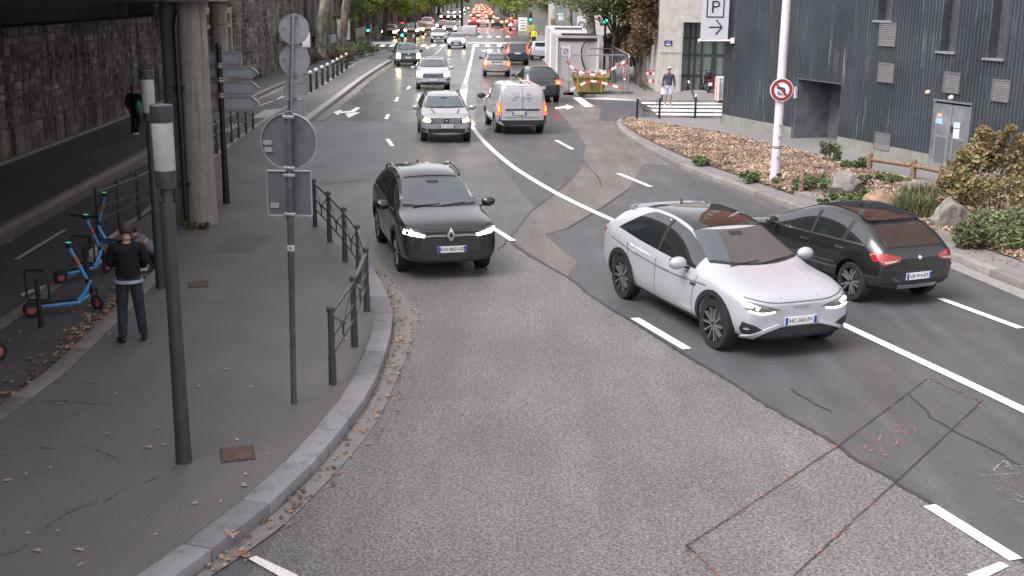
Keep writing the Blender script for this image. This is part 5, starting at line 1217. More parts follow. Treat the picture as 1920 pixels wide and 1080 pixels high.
def finish_car(s, label, cat, paint_, root_loc, rz, spec):
    """assemble one car: body, glass, wheels and everything listed in spec"""
    o = thing(spec.get('name', 'car'), label, cat, root_loc, rz)
    me = s.body.copy(); me.materials.clear(); me.materials.append(M[paint_]); me.materials.append(M['plastic']); b = link_mesh('body', me, o)
    tw = spec.get('tw', .225); wa, wr, wd = wheel_meshes(s.r, tw, spec.get('rim', 'five'), spec.get('rim_mat', 'alloy'))
    st = spec.get('steer', 0)
    for ax in (s.wb / 2, -s.wb / 2):
        for sd in (-1, 1):
            w = link_mesh('wheel', wa, o, (ax, sd * (s.hw - tw / 2 - .03), s.r), (0 if sd < 0 else PI) + (st if ax > 0 else 0)); link_mesh('rim', wr, w); link_mesh('brake_disc', wd, w)
    # windscreen
    T = lambda x: interp(s.top, x)
    xc, xt = spec['ws']; n = 19; lo = []; hi = []
    wl, wu = spec.get('wsw', (.74, .60)); bow = spec.get('bow', .14)
    for i in range(n):
        t = -1 + 2 * i / (n - 1); lo.append((xc - bow * t * t, t * wl * s.hw)); hi.append((xt - bow * .55 * t * t, t * wu * s.hw))
    part(s.grid(lo, hi, 'T', 14, .011), 'windscreen', 'screen', o)
    part(s.grid([(x + .06, y * 1.0) for x, y in lo], [(x + .005, y) for x, y in lo], 'T', 1, .006), 'cowl', 'plastic', o)
    for (a, e) in (((xc + .03, .04), (xc - .10, .50)), ((xc + .02, -.5), (xc - .06, .02))): part(s.strip([a, ((a[0] + e[0]) / 2, (a[1] + e[1]) / 2), e], 'T', .016, .02), 'wiper', 'plastic', o)
    xm = xt + .16; part(s.grid([(xm, -.10), (xm, .10)], [(xm - .1, -.12), (xm - .1, .12)], 'T', 2, .013), 'sensor_housing', 'plastic', o)
    if spec.get('roof'):
        x0, x1, wf_, mt = spec['roof']; k = 17
        part(s.grid([(x0, -wf_ * s.hw + 2 * wf_ * s.hw * i / k) for i in range(k + 1)], [(x1, -wf_ * s.hw * .96 + 2 * wf_ * s.hw * .96 * i / k) for i in range(k + 1)], 'T', 16, .012), 'roof_panel', mt, o)
    # side glass, pillars, door gaps, handles, sills, arches
    def belt(x): return interp(s.belt, x)
    def up(x): g = T(x) - belt(x); return belt(x) + g * spec.get('upf', .80)
    for ax, sd in (('L', 1), ('R', -1)):
        x0, x1 = spec['sw']; xs = [x0 + (x1 - x0) * i / 16 for i in range(17)]
        rear_cut = spec.get('rear_cut', .25)
        lo = [(x, belt(x) + .025) for x in xs]; hi = [(x, max(belt(x) + .03, up(x) - (max(0, 1 - (x - x1) / rear_cut) ** 2) * (up(x) - belt(x)) * spec.get('cutk', .75))) for x in xs]
        sw_ = part(s.grid(lo, hi, ax, 5, .006), 'side_window', 'glass', o)
        for xp in spec.get('pillars', ()): part(s.strip([(xp, belt(xp) + .03), (xp - .03, up(xp) - .01)], ax, .07, .010), 'pillar', 'plastic', sw_)
        if spec.get('chrome'): part(s.strip([(x, belt(x) + .015) for x in xs[::2]], ax, .028, .010, 2), 'window_trim', spec['chrome'], o)
        if spec.get('chrome_top'): part(s.strip([hi[i] for i in range(0, 17, 2)], ax, .03, .011, 2), 'window_trim', spec['chrome_top'], o)
        for (path) in spec.get('gaps', ()): part(s.strip(path, ax, .011, .0025), 'door_gap', 'plastic', b)
        for (x, z) in spec.get('handles', ()): part(s.grid([(x - .10, z - .014), (x + .10, z - .014)], [(x - .10, z + .014), (x + .10, z + .014)], ax, 1, .022), 'door_handle', spec.get('hmat', paint_), o)
        if spec.get('sill', 1):
            xa, xb = s.wb / 2 - s.r - .06, -s.wb / 2 + s.r + .06; hs = spec.get('sillh', .14)
            part(s.grid([(xa, s.z0 + .03), (0, s.z0 + .03), (xb, s.z0 + .03)], [(xa, s.z0 + .03 + hs), (0, s.z0 + hs), (xb, s.z0 + .03 + hs)], ax, 2, .012), 'sill', 'plastic', o)
        if spec.get('clad'):
            for xx in (s.wb / 2, -s.wb / 2):
                lo, hi = [], []
                for i in range(15):
                    a = R(-4) + (PI + R(8)) * i / 14; lo.append((xx + math.cos(a) * (s.r + .052), s.r + math.sin(a) * (s.r + .052))); hi.append((xx + math.cos(a) * (s.r + .052 + spec['clad']), s.r + math.sin(a) * (s.r + .052 + spec['clad'])))
                part(s.grid(lo, hi, ax, 2, .012), 'arch_trim', 'plastic', o)
        # mirror
        mx, mz = spec['mirror']; c, nn = s.hit((mx, mz), ax); q = MB(); sc = spec.get('ms', 1.0)
        bmm = bmesh.new(); bmesh.ops.create_uvsphere(bmm, u_segments=14, v_segments=10, radius=1)
        for v in bmm.verts: x, y, z = v.co; v.co = ((x * .08 if x > 0 else x * .05) * sc, y * .125 * sc, z * .085 * sc)
        me_ = bpy.data.meshes.new('mirror'); bmm.to_mesh(me_); bmm.free(); me_.materials.append(M[spec.get('mmat', paint_)]); smooth_mesh(me_, 60)
        mo = link_mesh('mirror', me_, o, (c.x, c.y + sd * .17 * sc, mz + .07)); q = MB(); q.bar((0, -sd * .02, -.04), (.0, -sd * .19, -.085), .07, .03); q.build('mirror_arm', M['plastic'], mo)
        q = MB(); q.box((-.052 * sc, 0, 0), (.006, .19 * sc, .11 * sc)); q.build('mirror_glass', M['glass'], mo, bevel=.002)
        for nm, pts, mt, off in spec.get('side', ()): part(s.poly(pts, ax, off), nm, mt, o)
        for nm, path, w, mt, off in spec.get('sideline', ()): part(s.strip(path, ax, w, off), nm, mt, o)
    # front and rear
    for ax, key in (('F', 'front'), ('B', 'rear')):
        for it in spec.get(key, ()):
            nm, pts, mt = it[:3]; off = it[3] if len(it) > 3 else .008; single = len(it) > 4 and it[4]
            for pp in ([pts] if single else [pts, mir(pts)]): part(s.poly(pp, ax, off), nm, mt, o)
        for it in spec.get(key + 'line', ()):
            nm, pts, w, mt, off = it[:5]
            for pp in ([pts] if len(it) > 5 else [pts, mir(pts)]): part(s.strip(pp, ax, w, off), nm, mt, o)
        for it in spec.get(key + 'slats', ()):   # grille: y-half, z0, z1, count, material
            yh, za, zb_, nn_, mt = it
            for i in range(nn_):
                z = za + (zb_ - za) * (i + .5) / nn_; part(s.strip([(-yh, z), (0, z), (yh, z)], ax, (zb_ - za) / nn_ * .35, .018), 'grille_bar', mt, o)
    for it in spec.get('top', ()): nm, pts, mt, off = it; part(s.poly(pts, 'T', off), nm, mt, o)
    for it in spec.get('topline', ()):
        nm, pts, w, mt, off = it
        for pp in (pts, [(x, -y) for x, y in pts]): part(s.strip(pp, 'T', w, off), nm, mt, o)
    for (ax, y, z, txt) in spec.get('plates', ()): number_plate(o, s, ax, y, z, txt)
    if spec.get('rails'):
        x0, x1, yy = spec['rails']
        for sd in (-1, 1):
            P = [Vector((x0, sd * yy, T(x0) - .06)), Vector((x0 - .12, sd * yy, T(x0 - .12) - .0)), Vector(((x0 + x1) / 2, sd * yy, T((x0 + x1) / 2) + .02)), Vector((x1 + .12, sd * yy, T(x1 + .12) + .0)), Vector((x1, sd * yy, T(x1) - .06))]
            q = MB(); q.tube(P, .022, 8); q.build('roof_rail', M[spec.get('rail_mat', 'plastic')], o, smooth=True)
    if spec.get('antenna'): x = spec['antenna']; q = MB(); q.tube([(x, 0, T(x) - .02), (x - .05, 0, T(x) + .05), (x - .1, 0, T(x) + .06)], .02, 8, rads=[.03, .018, .006]); q.build('antenna', M['plastic'], o, smooth=True)
    return o
def heading(a, b): d = b - a; return math.atan2(d.y, d.x)

# ---------------------------------------------------------------- white coupe SUV (foreground right)
byd = Car(top=[(2.27, .78), (2.22, .90), (2.04, .98), (1.58, 1.065), (1.15, 1.12), (.60, 1.38), (.15, 1.57), (-.35, 1.66), (-.95, 1.66), (-1.55, 1.58), (-1.95, 1.45), (-2.05, 1.36), (-2.22, 1.22), (-2.40, 1.16), (-2.47, 1.02)],
          belt=[(2.27, .75), (2.04, .90), (1.58, .975), (1.0, 1.01), (0, 1.045), (-1.0, 1.10), (-1.7, 1.16), (-2.2, 1.175), (-2.47, 1.0)], hw=.985, roofw=.66, wb=3.02, r=.375, nose_in=.74, tail_in=.80)
f = G(1338, 657); rr_ = G(1159, 557); hd = heading(rr_, f); right = Vector((math.sin(hd), -math.cos(hd), 0)); mid = (f + rr_) / 2 - right * (.985 - .03)
byd_o = finish_car(byd, 'white coupe SUV with black glass roof and lit headlights, largest car on the road', 'car', 'p_white', mid, hd, dict(
    ws=(1.16, .34), wsw=(.75, .62), bow=.22, roof=(.24, -1.35, .60, 'roofglass'), sw=(.86, -1.72), pillars=(-.28,), upf=.84, rear_cut=.9, cutk=.9, mirror=(.70, 1.04), ms=1.15, rim='ten', rim_mat='alloy', steer=.05,
    clad=.075, sillh=.10, handles=((.05, .88), (-1.0, .92)), gaps=([(1.02, .98), (.93, .7), (.90, .36)], [(-.27, .99), (-.27, .7), (-.30, .36)], [(-1.28, 1.03), (-1.22, .8), (-1.0, .55), (-.98, .36)], [(.93, .36), (0, .34), (-.98, .36)]),
    sideline=[('crease', [(1.3, .90), (.3, .85), (-.9, .89), (-1.9, 1.0)], .012, 'trim_grey', .0045)],
    side=[('rear_lamp', [(-2.15, 1.10), (-2.40, 1.12), (-2.42, 1.02), (-2.22, 1.02)], 'tail_off', .012), ('fender_badge', [(1.02, .86), (.86, .85), (.86, .815), (1.0, .825)], 'plastic', .01)],
    front=[('headlamp', [(.34, .735), (.56, .80), (.76, .85), (.85, .85), (.85, .765), (.70, .72), (.5, .70)], 'lamp_glass', .012), ('headlamp_lens', [(.66, .785), (.77, .82), (.80, .785), (.69, .745)], 'lamp_on', .020),
           ('side_intake', [(.52, .40), (.70, .52), (.86, .58), (.87, .47), (.80, .36)], 'plastic', .014), ('lower_grille', [(-.56, .30), (-.74, .38), (-.40, .475), (.40, .475), (.74, .38), (.56, .30)], 'plastic', .03, 1)],
    frontline=[('daylight_strip', [(.42, .705), (.62, .69), (.80, .735)], .018, 'lamp_dim', .014), ('bonnet_gap', [(-.80, .90), (-.45, .83), (0, .82), (.45, .83), (.80, .90)], .012, 'trim_grey', .004, 1), ('bumper_blade', [(.34, .505), (.58, .44), (.82, .36)], .045, 'p_white', .036), ('splitter', [(-.66, .285), (0, .27), (.66, .285)], .04, 'p_white', .03, 1)],
    rear=[('spoiler', [(-.66, 1.47), (-.62, 1.42), (.62, 1.42), (.66, 1.47)], 'p_white', .07, 1)],
    topline=[('bonnet_crease', [(2.2, .30), (1.7, .40), (1.2, .52)], .03, 'p_white', .009)],
    plates=[('F', 0, .56, 'HC-263-FV')], antenna=-1.25, top=[]))
q = MB(); q.box((0, 0, 0), (.01, .22, .035)); c, n = byd.hit((0, .77), 'F')
for k in range(3): q2 = MB(); q2.box((c.x + .012, (k - 1) * .085, .77), (.012, .06, .028)); q2.build('badge', M['chrome'], byd_o)

# ---------------------------------------------------------------- black SUV (centre)
aus = Car(top=[(2.20, .88), (2.15, .985), (1.95, 1.05), (1.45, 1.11), (1.10, 1.155), (.60, 1.39), (.18, 1.58), (-.3, 1.655), (-1.1, 1.645), (-1.75, 1.52), (-2.05, 1.20), (-2.2, .98), (-2.26, .85)],
          belt=[(2.20, .85), (1.95, .98), (1.45, 1.02), (1.0, 1.04), (0, 1.06), (-1.2, 1.10), (-1.9, 1.13), (-2.26, .82)], hw=.885, roofw=.635, wb=2.62, r=.36, nose_in=.89)
f = G(749, 508); rr_ = G(712, 452); hd = heading(rr_, f); right = Vector((math.sin(hd), -math.cos(hd), 0)); mid = (f + rr_) / 2 - right * -0 ; left_ = -right
mid = (f + rr_) / 2 + left_ * .80
diamond_o = [(0, .90), (.075, .80), (0, .70), (-.075, .80)]
aus_o = finish_car(aus, 'black SUV with bright slanted headlights and a chrome diamond badge, beside the bend railing', 'car', 'p_black', mid, hd, dict(
    ws=(1.13, .28), wsw=(.76, .62), roof=(.16, -1.3, .58, 'roofglass'), sw=(.82, -1.75), pillars=(-.2, -1.15), chrome='chrome', chrome_top='chrome', mirror=(.72, 1.06), ms=1.1, rim='five', clad=.08,
    handles=((-.05, .93), (-1.05, .97)), gaps=([(.86, .95), (.84, .7), (.86, .38)], [(-.2, 1.05), (-.2, .7), (-.22, .38)], [(-1.15, 1.1), (-1.05, .75), (-.9, .38)]),
    front=[('headlamp', [(.46, .84), (.76, .95), (.84, .94), (.83, .86), (.68, .81), (.48, .785)], 'lamp_glass', .012), ('headlamp_lens', [(.46, .825), (.80, .915), (.82, .85), (.48, .785)], 'lamp_on', .02),
           ('grille', [(-.66, .62), (-.54, .50), (.54, .50), (.66, .62), (.58, .77), (-.58, .77)], 'plastic', .012, 1), ('lower_intake', [(-.52, .28), (-.58, .36), (.58, .36), (.52, .28)], 'plastic', .012, 1), ('badge', [(0, .93), (.085, .815), (0, .70), (-.085, .815)], 'chrome', .035, 1), ('badge_centre', [(0, .875), (.04, .815), (0, .755), (-.04, .815)], 'p_black', .038, 1)],
    frontline=[('grille_trim', [(.09, .805), (.3, .81), (.45, .80)], .035, 'chrome', .018), ('bonnet_gap', [(-.78, .98), (-.4, .92), (0, .905), (.4, .92), (.78, .98)], .012, 'plastic', .004, 1)],
    frontslats=[(.54, .51, .76, 7, 'trim_grey')], sideline=[('door_strip', [(.8, .42), (0, .41), (-.85, .44)], .035, 'chrome', .012)],
    rear=[('tail_lamp', [(.35, 1.0), (.68, 1.02), (.68, .93), (.4, .92)], 'tail_off', .012)], plates=[('F', .02, .56, 'GW-867-HZ'), ('B', 0, .7, 'GW-867-HZ')], rails=(.0, -1.6, .60), rail_mat='p_black', antenna=-1.3))

# ---------------------------------------------------------------- black hatchback leaving on the right
c4 = Car(top=[(2.12, .72), (2.05, .82), (1.8, .90), (1.35, .99), (1.05, 1.05), (.5, 1.28), (.05, 1.43), (-.35, 1.50), (-.85, 1.47), (-1.35, 1.35), (-1.74, 1.10), (-1.92, .97), (-2.0, .82)],
         belt=[(2.12, .69), (1.8, .83), (1.35, .89), (1.0, .92), (0, .945), (-1.0, .975), (-1.6, .99), (-2.0, .79)], hw=.845, roofw=.62, wb=2.61, r=.335)
rl = G(1590, 564); hd = PI - R(27); hd = math.atan2(*reversed((G(1290, 428) - G(1597, 566))[:2])) + R(7)
fwd = Vector((math.cos(hd), math.sin(hd), 0)); lf = Vector((-fwd.y, fwd.x, 0)); mid = rl + fwd * 1.305 - lf * .815
c4_o = finish_car(c4, 'black hatchback with red and clear tail lamps driving away beside the white SUV', 'car', 'p_black', mid, hd, dict(
    ws=(1.08, .22), wsw=(.76, .62), roof=(.1, -1.25, .58, 'roofglass'), sw=(.85, -1.55), pillars=(-.2, -1.05), chrome='chrome', mirror=(.74, .95), hmat='chrome', handles=((-.05, .84), (-1.0, .87)),
    gaps=([(.86, .9), (.84, .7), (.85, .36)], [(-.2, .94), (-.2, .7), (-.22, .36)], [(-1.1, .97), (-1.0, .7), (-.85, .36)], [(.85, .36), (0, .34), (-.85, .36)]), sideline=[('crease', [(1.0, .60), (0, .56), (-.9, .60)], .018, 'trim_grey', .006)],
    rear=[('rear_glass', [(-.53, 1.0), (-.56, 1.04), (-.49, 1.27), (.49, 1.27), (.56, 1.04), (.53, 1.0)], 'glass', .010, 1), ('tail_lamp', [(.38, .86), (.56, .90), (.72, .92), (.75, .82), (.70, .73), (.41, .79)], 'tail_off', .014), ('lamp_insert', [(.46, .82), (.70, .80), (.68, .76), (.48, .79)], 'tail_clear', .02),
          ('spoiler', [(-.54, 1.36), (-.54, 1.32), (.54, 1.32), (.54, 1.36)], 'p_black', .05, 1), ('badge', [(-.05, .83), (0, .87), (.05, .83), (0, .80)], 'chrome', .016, 1), ('lower_bumper', [(-.7, .36), (-.7, .44), (.7, .44), (.7, .36)], 'plastic', .012, 1), ('exhaust_trim', [(-.4, .345), (-.4, .385), (.4, .385), (.4, .345)], 'skid', .022, 1)],
    rearline=[('boot_gap', [(-.58, .99), (-.62, .8), (-.47, .66), (0, .64), (.47, .66), (.62, .8), (.58, .99)], .010, 'plastic', .003, 1), ('bumper_edge', [(-.74, .66), (0, .61), (.74, .66)], .025, 'p_dark', .014, 1)],
    side=[('tail_lamp', [(-1.70, .905), (-1.93, .915), (-1.95, .80), (-1.80, .785)], 'tail_off', .014)],
    front=[('headlamp', [(.45, .72), (.8, .80), (.86, .74), (.5, .66)], 'lamp_glass')], plates=[('B', 0, .53, 'CK-914-ET')]))

# ---------------------------------------------------------------- silver crossover (front view)
dac = Car(top=[(2.02, .85), (1.96, .95), (1.75, 1.02), (1.3, 1.08), (1.0, 1.12), (.55, 1.33), (.15, 1.51), (-.3, 1.575), (-1.1, 1.56), (-1.65, 1.45), (-1.9, 1.15), (-2.04, .95), (-2.08, .8)],
          belt=[(2.02, .82), (1.75, .95), (1.3, 1.0), (1.0, 1.02), (0, 1.04), (-1.2, 1.08), (-1.8, 1.1), (-2.08, .78)], hw=.89, roofw=.64, wb=2.60, r=.33)
def from_front(lx, rx, y, car, shift=0.0):
    """stand a car so that its front (or rear) wheels' outer feet touch the ground at two image points"""
    a, b = G(*lx), G(*rx); d = (a - b); d.z = 0; return a, b
def stand_facing(lp, rp, car):
    """car facing the camera: lp, rp = outer feet of the front wheels at image left / right"""
    a, b = G(*lp), G(*rp); m = (a + b) / 2; ac = (b - a).normalized(); fwd = Vector((ac.y, -ac.x, 0)); fwd = fwd if fwd.y < 0 else -fwd
    return m - fwd * (car.wb / 2), math.atan2(fwd.y, fwd.x)
def stand_leaving(lp, rp, car):
    a, b = G(*lp), G(*rp); m = (a + b) / 2; ac = (b - a).normalized(); fwd = Vector((-ac.y, ac.x, 0)); fwd = fwd if fwd.y > 0 else -fwd
    return m + fwd * (car.wb / 2), math.atan2(fwd.y, fwd.x)
def stand_at(px, py, hd, car, front=True):
    """centre between the front (rear) wheels on the ground at one image point, with a given heading"""
    p = G(px, py); fwd = Vector((math.cos(hd), math.sin(hd), 0)); return (p - fwd * (car.wb / 2) if front else p + fwd * (car.wb / 2)), hd
loc, hd = stand_at(835, 264, R(-83), dac)
SUVF = dict(ws=(1.03, .28), wsw=(.76, .62), sw=(.82, -1.62), pillars=(-.2, -1.1), mirror=(.74, 1.04), clad=.07, gaps=([(.86, .95), (.84, .7), (.86, .38)], [(-.2, 1.03), (-.2, .7), (-.22, .38)], [(-1.12, 1.06), (-1.02, .75), (-.88, .38)]), handles=((-.05, .90), (-1.02, .93)))
finish_car(dac, 'champagne silver crossover with roof bars and two bar grille, lights on', 'car', 'p_silver', loc, hd, dict(SUVF, rails=(.05, -1.5, .60), mmat='p_silver',
    front=[('headlamp', [(.50, .80), (.70, .90), (.86, .92), (.86, .78), (.70, .72), (.52, .71)], 'lamp_glass', .012), ('headlamp_lens', [(.54, .79), (.72, .87), (.78, .76), (.56, .72)], 'lamp_warm', .022), ('grille', [(-.56, .69), (-.52, .85), (.52, .85), (.56, .69)], 'plastic', .012, 1), ('bumper_intake', [(-.60, .36), (-.66, .50), (.66, .50), (.60, .36)], 'plastic', .012, 1), ('fog_lamp', [(.70, .42), (.70, .52), (.82, .54), (.82, .42)], 'plastic', .012), ('skid_plate', [(-.55, .24), (-.62, .33), (.62, .33), (.55, .24)], 'skid', .016, 1), ('badge', [(-.07, .77), (0, .81), (.07, .77), (0, .73)], 'chrome', .03, 1)],
    frontline=[('grille_bar', [(.09, .80), (.48, .80)], .04, 'chrome', .022), ('grille_bar', [(.09, .735), (.48, .735)], .04, 'chrome', .022)], topline=[('bonnet_crease', [(1.8, .38), (1.2, .50)], .05, 'trim_grey', .005)], plates=[('F', .02, .58, 'FZ-138-BA')]))

# ---------------------------------------------------------------- white delivery van (rear view)
van = Car(top=[(2.2, .88), (2.13, 1.0), (1.9, 1.08), (1.4, 1.20), (1.2, 1.28), (.75, 1.60), (.45, 1.76), (.1, 1.83), (-1.0, 1.85), (-2.0, 1.83), (-2.18, 1.78), (-2.27, 1.25), (-2.30, .7)],
          belt=[(2.2, .85), (1.9, 1.0), (1.4, 1.08), (1.0, 1.10), (-2.0, 1.12), (-2.18, 1.12), (-2.30, .68)], hw=.93, roofw=.78, wb=2.72, r=.335, tail_in=.93, nose_in=.82)
loc, hd = stand_at(972, 248, R(98.5), van, False)
vn = finish_car(van, 'white delivery van with black drawing on its rear doors and red tail lamps', 'van', 'p_van', loc, hd, dict(name='delivery_van', ws=(1.26, .62), wsw=(.78, .68), sw=(1.0, .12), pillars=(), upf=.82, mirror=(.92, 1.10), ms=1.3, mmat='plastic', clad=.05, rear_cut=.01, cutk=.0, handles=((.22, .95), (-.2, .95)),
    gaps=([(.95, 1.0), (.93, .7), (.95, .38)], [(.06, 1.62), (.03, 1.1), (.06, .38)], [(.06, 1.62), (-.5, 1.64), (-1.0, 1.62), (-1.02, 1.0), (-.85, .5)]), sideline=[('slide_rail', [(-1.0, 1.02), (-1.9, 1.02)], .03, 'trim_grey', .008)],
    rear=[('tail_lamp', [(.80, .72), (.78, .98), (.80, 1.20), (.885, 1.20), (.90, .72)], 'tail_on', .016), ('lamp_insert', [(.83, .86), (.83, 1.04), (.87, 1.04), (.87, .86)], 'tail_amber', .022), ('bumper', [(-.86, .36), (-.88, .54), (.88, .54), (.86, .36)], 'plastic', .03, 1), ('handle_bar', [(-.62, .895), (-.62, .945), (.62, .945), (.62, .895)], 'plastic', .022, 1), ('badge', [(0, 1.10), (.05, 1.04), (0, .98), (-.05, 1.04)], 'chrome', .018, 1), ('corner_trim', [(.80, .50), (.80, .72), (.90, .72), (.90, .50)], 'plastic', .014)],
    rearline=[('door_gap', [(0.0, .56), (0, 1.2), (0, 1.76)], .012, 'trim_grey', .004, 1), ('door_edge', [(-.76, .58), (-.77, 1.2), (-.70, 1.70), (0, 1.755), (.70, 1.70), (.77, 1.2), (.76, .58)], .012, 'trim_grey', .004, 1), ('window_outline', [(-.66, 1.18), (-.67, 1.4), (-.62, 1.66), (0, 1.70), (.62, 1.66), (.67, 1.4), (.66, 1.18), (0, 1.15), (-.66, 1.18)], .014, 'white_dirty', .006, 1)],
    topline=[('roof_rib', [(.1, .25), (-1.0, .25), (-1.9, .25)], .04, 'white_dirty', .012), ('roof_rib', [(.1, .5), (-1.0, .5), (-1.9, .5)], .04, 'white_dirty', .012)], plates=[('B', .12, .80, 'GX-150-WL')], front=[('headlamp', [(.5, .8), (.85, .95), (.85, .8), (.55, .7)], 'lamp_glass')], antenna=-1.7))
rnd = random.Random(6)
for pts in ([(.28, 1.50), (.22, 1.40), (.30, 1.33), (.24, 1.26)], [(.18, 1.52), (.14, 1.42), (.20, 1.36)], [(.05, 1.34), (-.02, 1.42), (-.08, 1.34), (0, 1.26), (.0, 1.10)], [(-.14, 1.50), (-.30, 1.49)], [(-.14, 1.44), (-.34, 1.43)], [(-.14, 1.36), (-.36, 1.35)], [(-.16, 1.29), (-.3, 1.29)], [(-.26, 1.24), (-.20, 1.20)], [(.34, 1.30), (.38, 1.22)], [(.30, 1.55), (.36, 1.45)]):
    part(van.strip(pts, 'B', .020, .008, 4), 'door_drawing', 'ink_grey', vn)
for i in range(13):
    y = .62 - i * .1; part(van.strip([(y, .635), (y - rnd.uniform(.04, .08), .635)], 'B', .045, .006), 'door_lettering', 'ink_grey' if i != 9 else 'p_burgundy', vn)
# ---------------------------------------------------------------- white SUV further back (front view)
tuc = Car(top=[(2.2, .86), (2.14, .97), (1.9, 1.05), (1.4, 1.12), (1.05, 1.17), (.55, 1.40), (.15, 1.58), (-.3, 1.65), (-1.2, 1.63), (-1.8, 1.52), (-2.08, 1.2), (-2.2, 1.0), (-2.25, .8)],
          belt=[(2.2, .83), (1.9, .97), (1.4, 1.03), (1.0, 1.06), (0, 1.08), (-1.2, 1.12), (-1.9, 1.15), (-2.25, .78)], hw=.93, roofw=.66, wb=2.67, r=.36)
loc, hd = stand_at(812, 167, R(-85), tuc)
SF = dict(SUVF, ws=(1.08, .28), roof=(.1, -1.2, .5, 'roofglass'))
finish_car(tuc, 'white SUV with wide dark grille and bright headlights behind the silver crossover', 'car', 'p_white', loc, hd, dict(SF, rails=(.0, -1.6, .62), rail_mat='skid',
    front=[('headlamp', [(.52, .86), (.84, .96), (.88, .90), (.62, .82)], 'lamp_glass', .012), ('headlamp_lens', [(.56, .86), (.84, .94), (.86, .74), (.60, .74)], 'lamp_on', .022), ('grille', [(-.50, .66), (-.58, .80), (-.5, .90), (.5, .90), (.58, .80), (.50, .66)], 'plastic', .012, 1), ('bumper_intake', [(-.68, .28), (-.72, .44), (.72, .44), (.68, .28)], 'plastic', .012, 1), ('fog_lamp', [(.66, .54), (.70, .60), (.86, .60), (.84, .54)], 'plastic', .014)],
    frontslats=[(.5, .67, .89, 5, 'chrome')], frontline=[('bumper_trim', [(-.7, .30), (0, .27), (.7, .30)], .05, 'skid', .02, 1)], plates=[('F', .0, .54, 'FJ-291-KT')]))
# ---------------------------------------------------------------- small cars seen from behind on the right half
mini = Car(top=[(1.85, .80), (1.78, .92), (1.55, .98), (1.1, 1.03), (.9, 1.07), (.55, 1.28), (.25, 1.41), (-.2, 1.44), (-1.1, 1.42), (-1.55, 1.36), (-1.78, 1.02), (-1.92, .92), (-1.97, .75)],
           belt=[(1.85, .77), (1.55, .91), (1.1, .95), (.8, .965), (-1.2, .99), (-1.7, 1.0), (-1.97, .73)], hw=.865, roofw=.64, wb=2.5, r=.31)
loc, hd = stand_at(931, 143, R(92.5), mini, False)
SMALL = dict(ws=(.93, .36), wsw=(.76, .64), sw=(.72, -1.5), pillars=(-.25,), mirror=(.66, .97), gaps=([(.78, .9), (.76, .6), (.78, .36)], [(-.45, .97), (-.45, .6), (-.47, .36)]), handles=((-.25, .85),), upf=.84, rear_cut=.2)
finish_car(mini, 'small beige hatchback with a black roof and lit red tail lamps ahead of the van', 'car', 'p_beige', loc, hd, dict(SMALL, mmat='plastic', roof=(.2, -1.5, .70, 'p_black'),
    rear=[('rear_surround', [(-.70, 1.0), (-.62, 1.36), (.62, 1.36), (.70, 1.0)], 'p_black', .008, 1), ('rear_glass', [(-.48, 1.06), (-.43, 1.30), (.43, 1.30), (.48, 1.06)], 'screen', .016, 1), ('tail_lamp', [(.60, .68), (.58, .92), (.80, .93), (.82, .68)], 'tail_on', .016), ('lamp_insert', [(.65, .74), (.65, .86), (.75, .86), (.75, .74)], 'tail_amber', .024), ('handle_trim', [(-.34, .88), (-.34, .94), (.34, .94), (.34, .88)], 'plastic', .014, 1), ('bumper', [(-.8, .28), (-.8, .36), (.8, .36), (.8, .28)], 'plastic', .016, 1)],
    rearline=[('boot_gap', [(-.58, .95), (-.56, .6), (0, .56), (.56, .6), (.58, .95)], .012, 'trim_grey', .004, 1)], plates=[('B', 0, .80, 'EP-604-RD')]))
sv = tuc
loc, hd = stand_at(1012, 190, R(97), sv, False)
DARKR = dict(SF, rear=[('rear_glass', [(-.60, 1.14), (-.52, 1.46), (.52, 1.46), (.60, 1.14)], 'glass', .012, 1), ('tail_lamp', [(.62, .88), (.60, 1.06), (.88, 1.06), (.90, .84)], 'tail_on', .016), ('lamp_insert', [(.70, .90), (.70, 1.0), (.8, 1.0), (.8, .90)], 'tail_amber', .024), ('badge_strip', [(-.3, .93), (-.3, 1.0), (.3, 1.0), (.3, .93)], 'plastic', .012, 1), ('bumper', [(-.86, .30), (-.86, .52), (.86, .52), (.86, .30)], 'plastic', .016, 1)], plates=[('B', .1, .72, 'DQ-482-HB')])
finish_car(sv, 'dark grey SUV mostly hidden by the white van, right tail lamp glowing', 'car', 'p_dark', loc, hd, DARKR)
loc, hd = stand_at(969, 121, R(93.5), aus, False)
finish_car(aus, 'dark navy estate with tall upright red tail lamps ahead on the right lane', 'car', 'p_navy', loc, hd, dict(ws=(1.05, .26), sw=(.82, -1.75), pillars=(-.2, -1.15), mirror=(.72, 1.06),
    rear=[('rear_glass', [(-.62, 1.16), (-.54, 1.46), (.54, 1.46), (.62, 1.16)], 'glass', .012, 1), ('tail_lamp', [(.70, .84), (.64, 1.2), (.66, 1.42), (.74, 1.42), (.84, 1.1), (.88, .84)], 'tail_on', .016), ('bumper', [(-.86, .30), (-.86, .5), (.86, .5), (.86, .30)], 'plastic', .016, 1)], plates=[('B', 0, .86, 'GB-317-ZK')]))
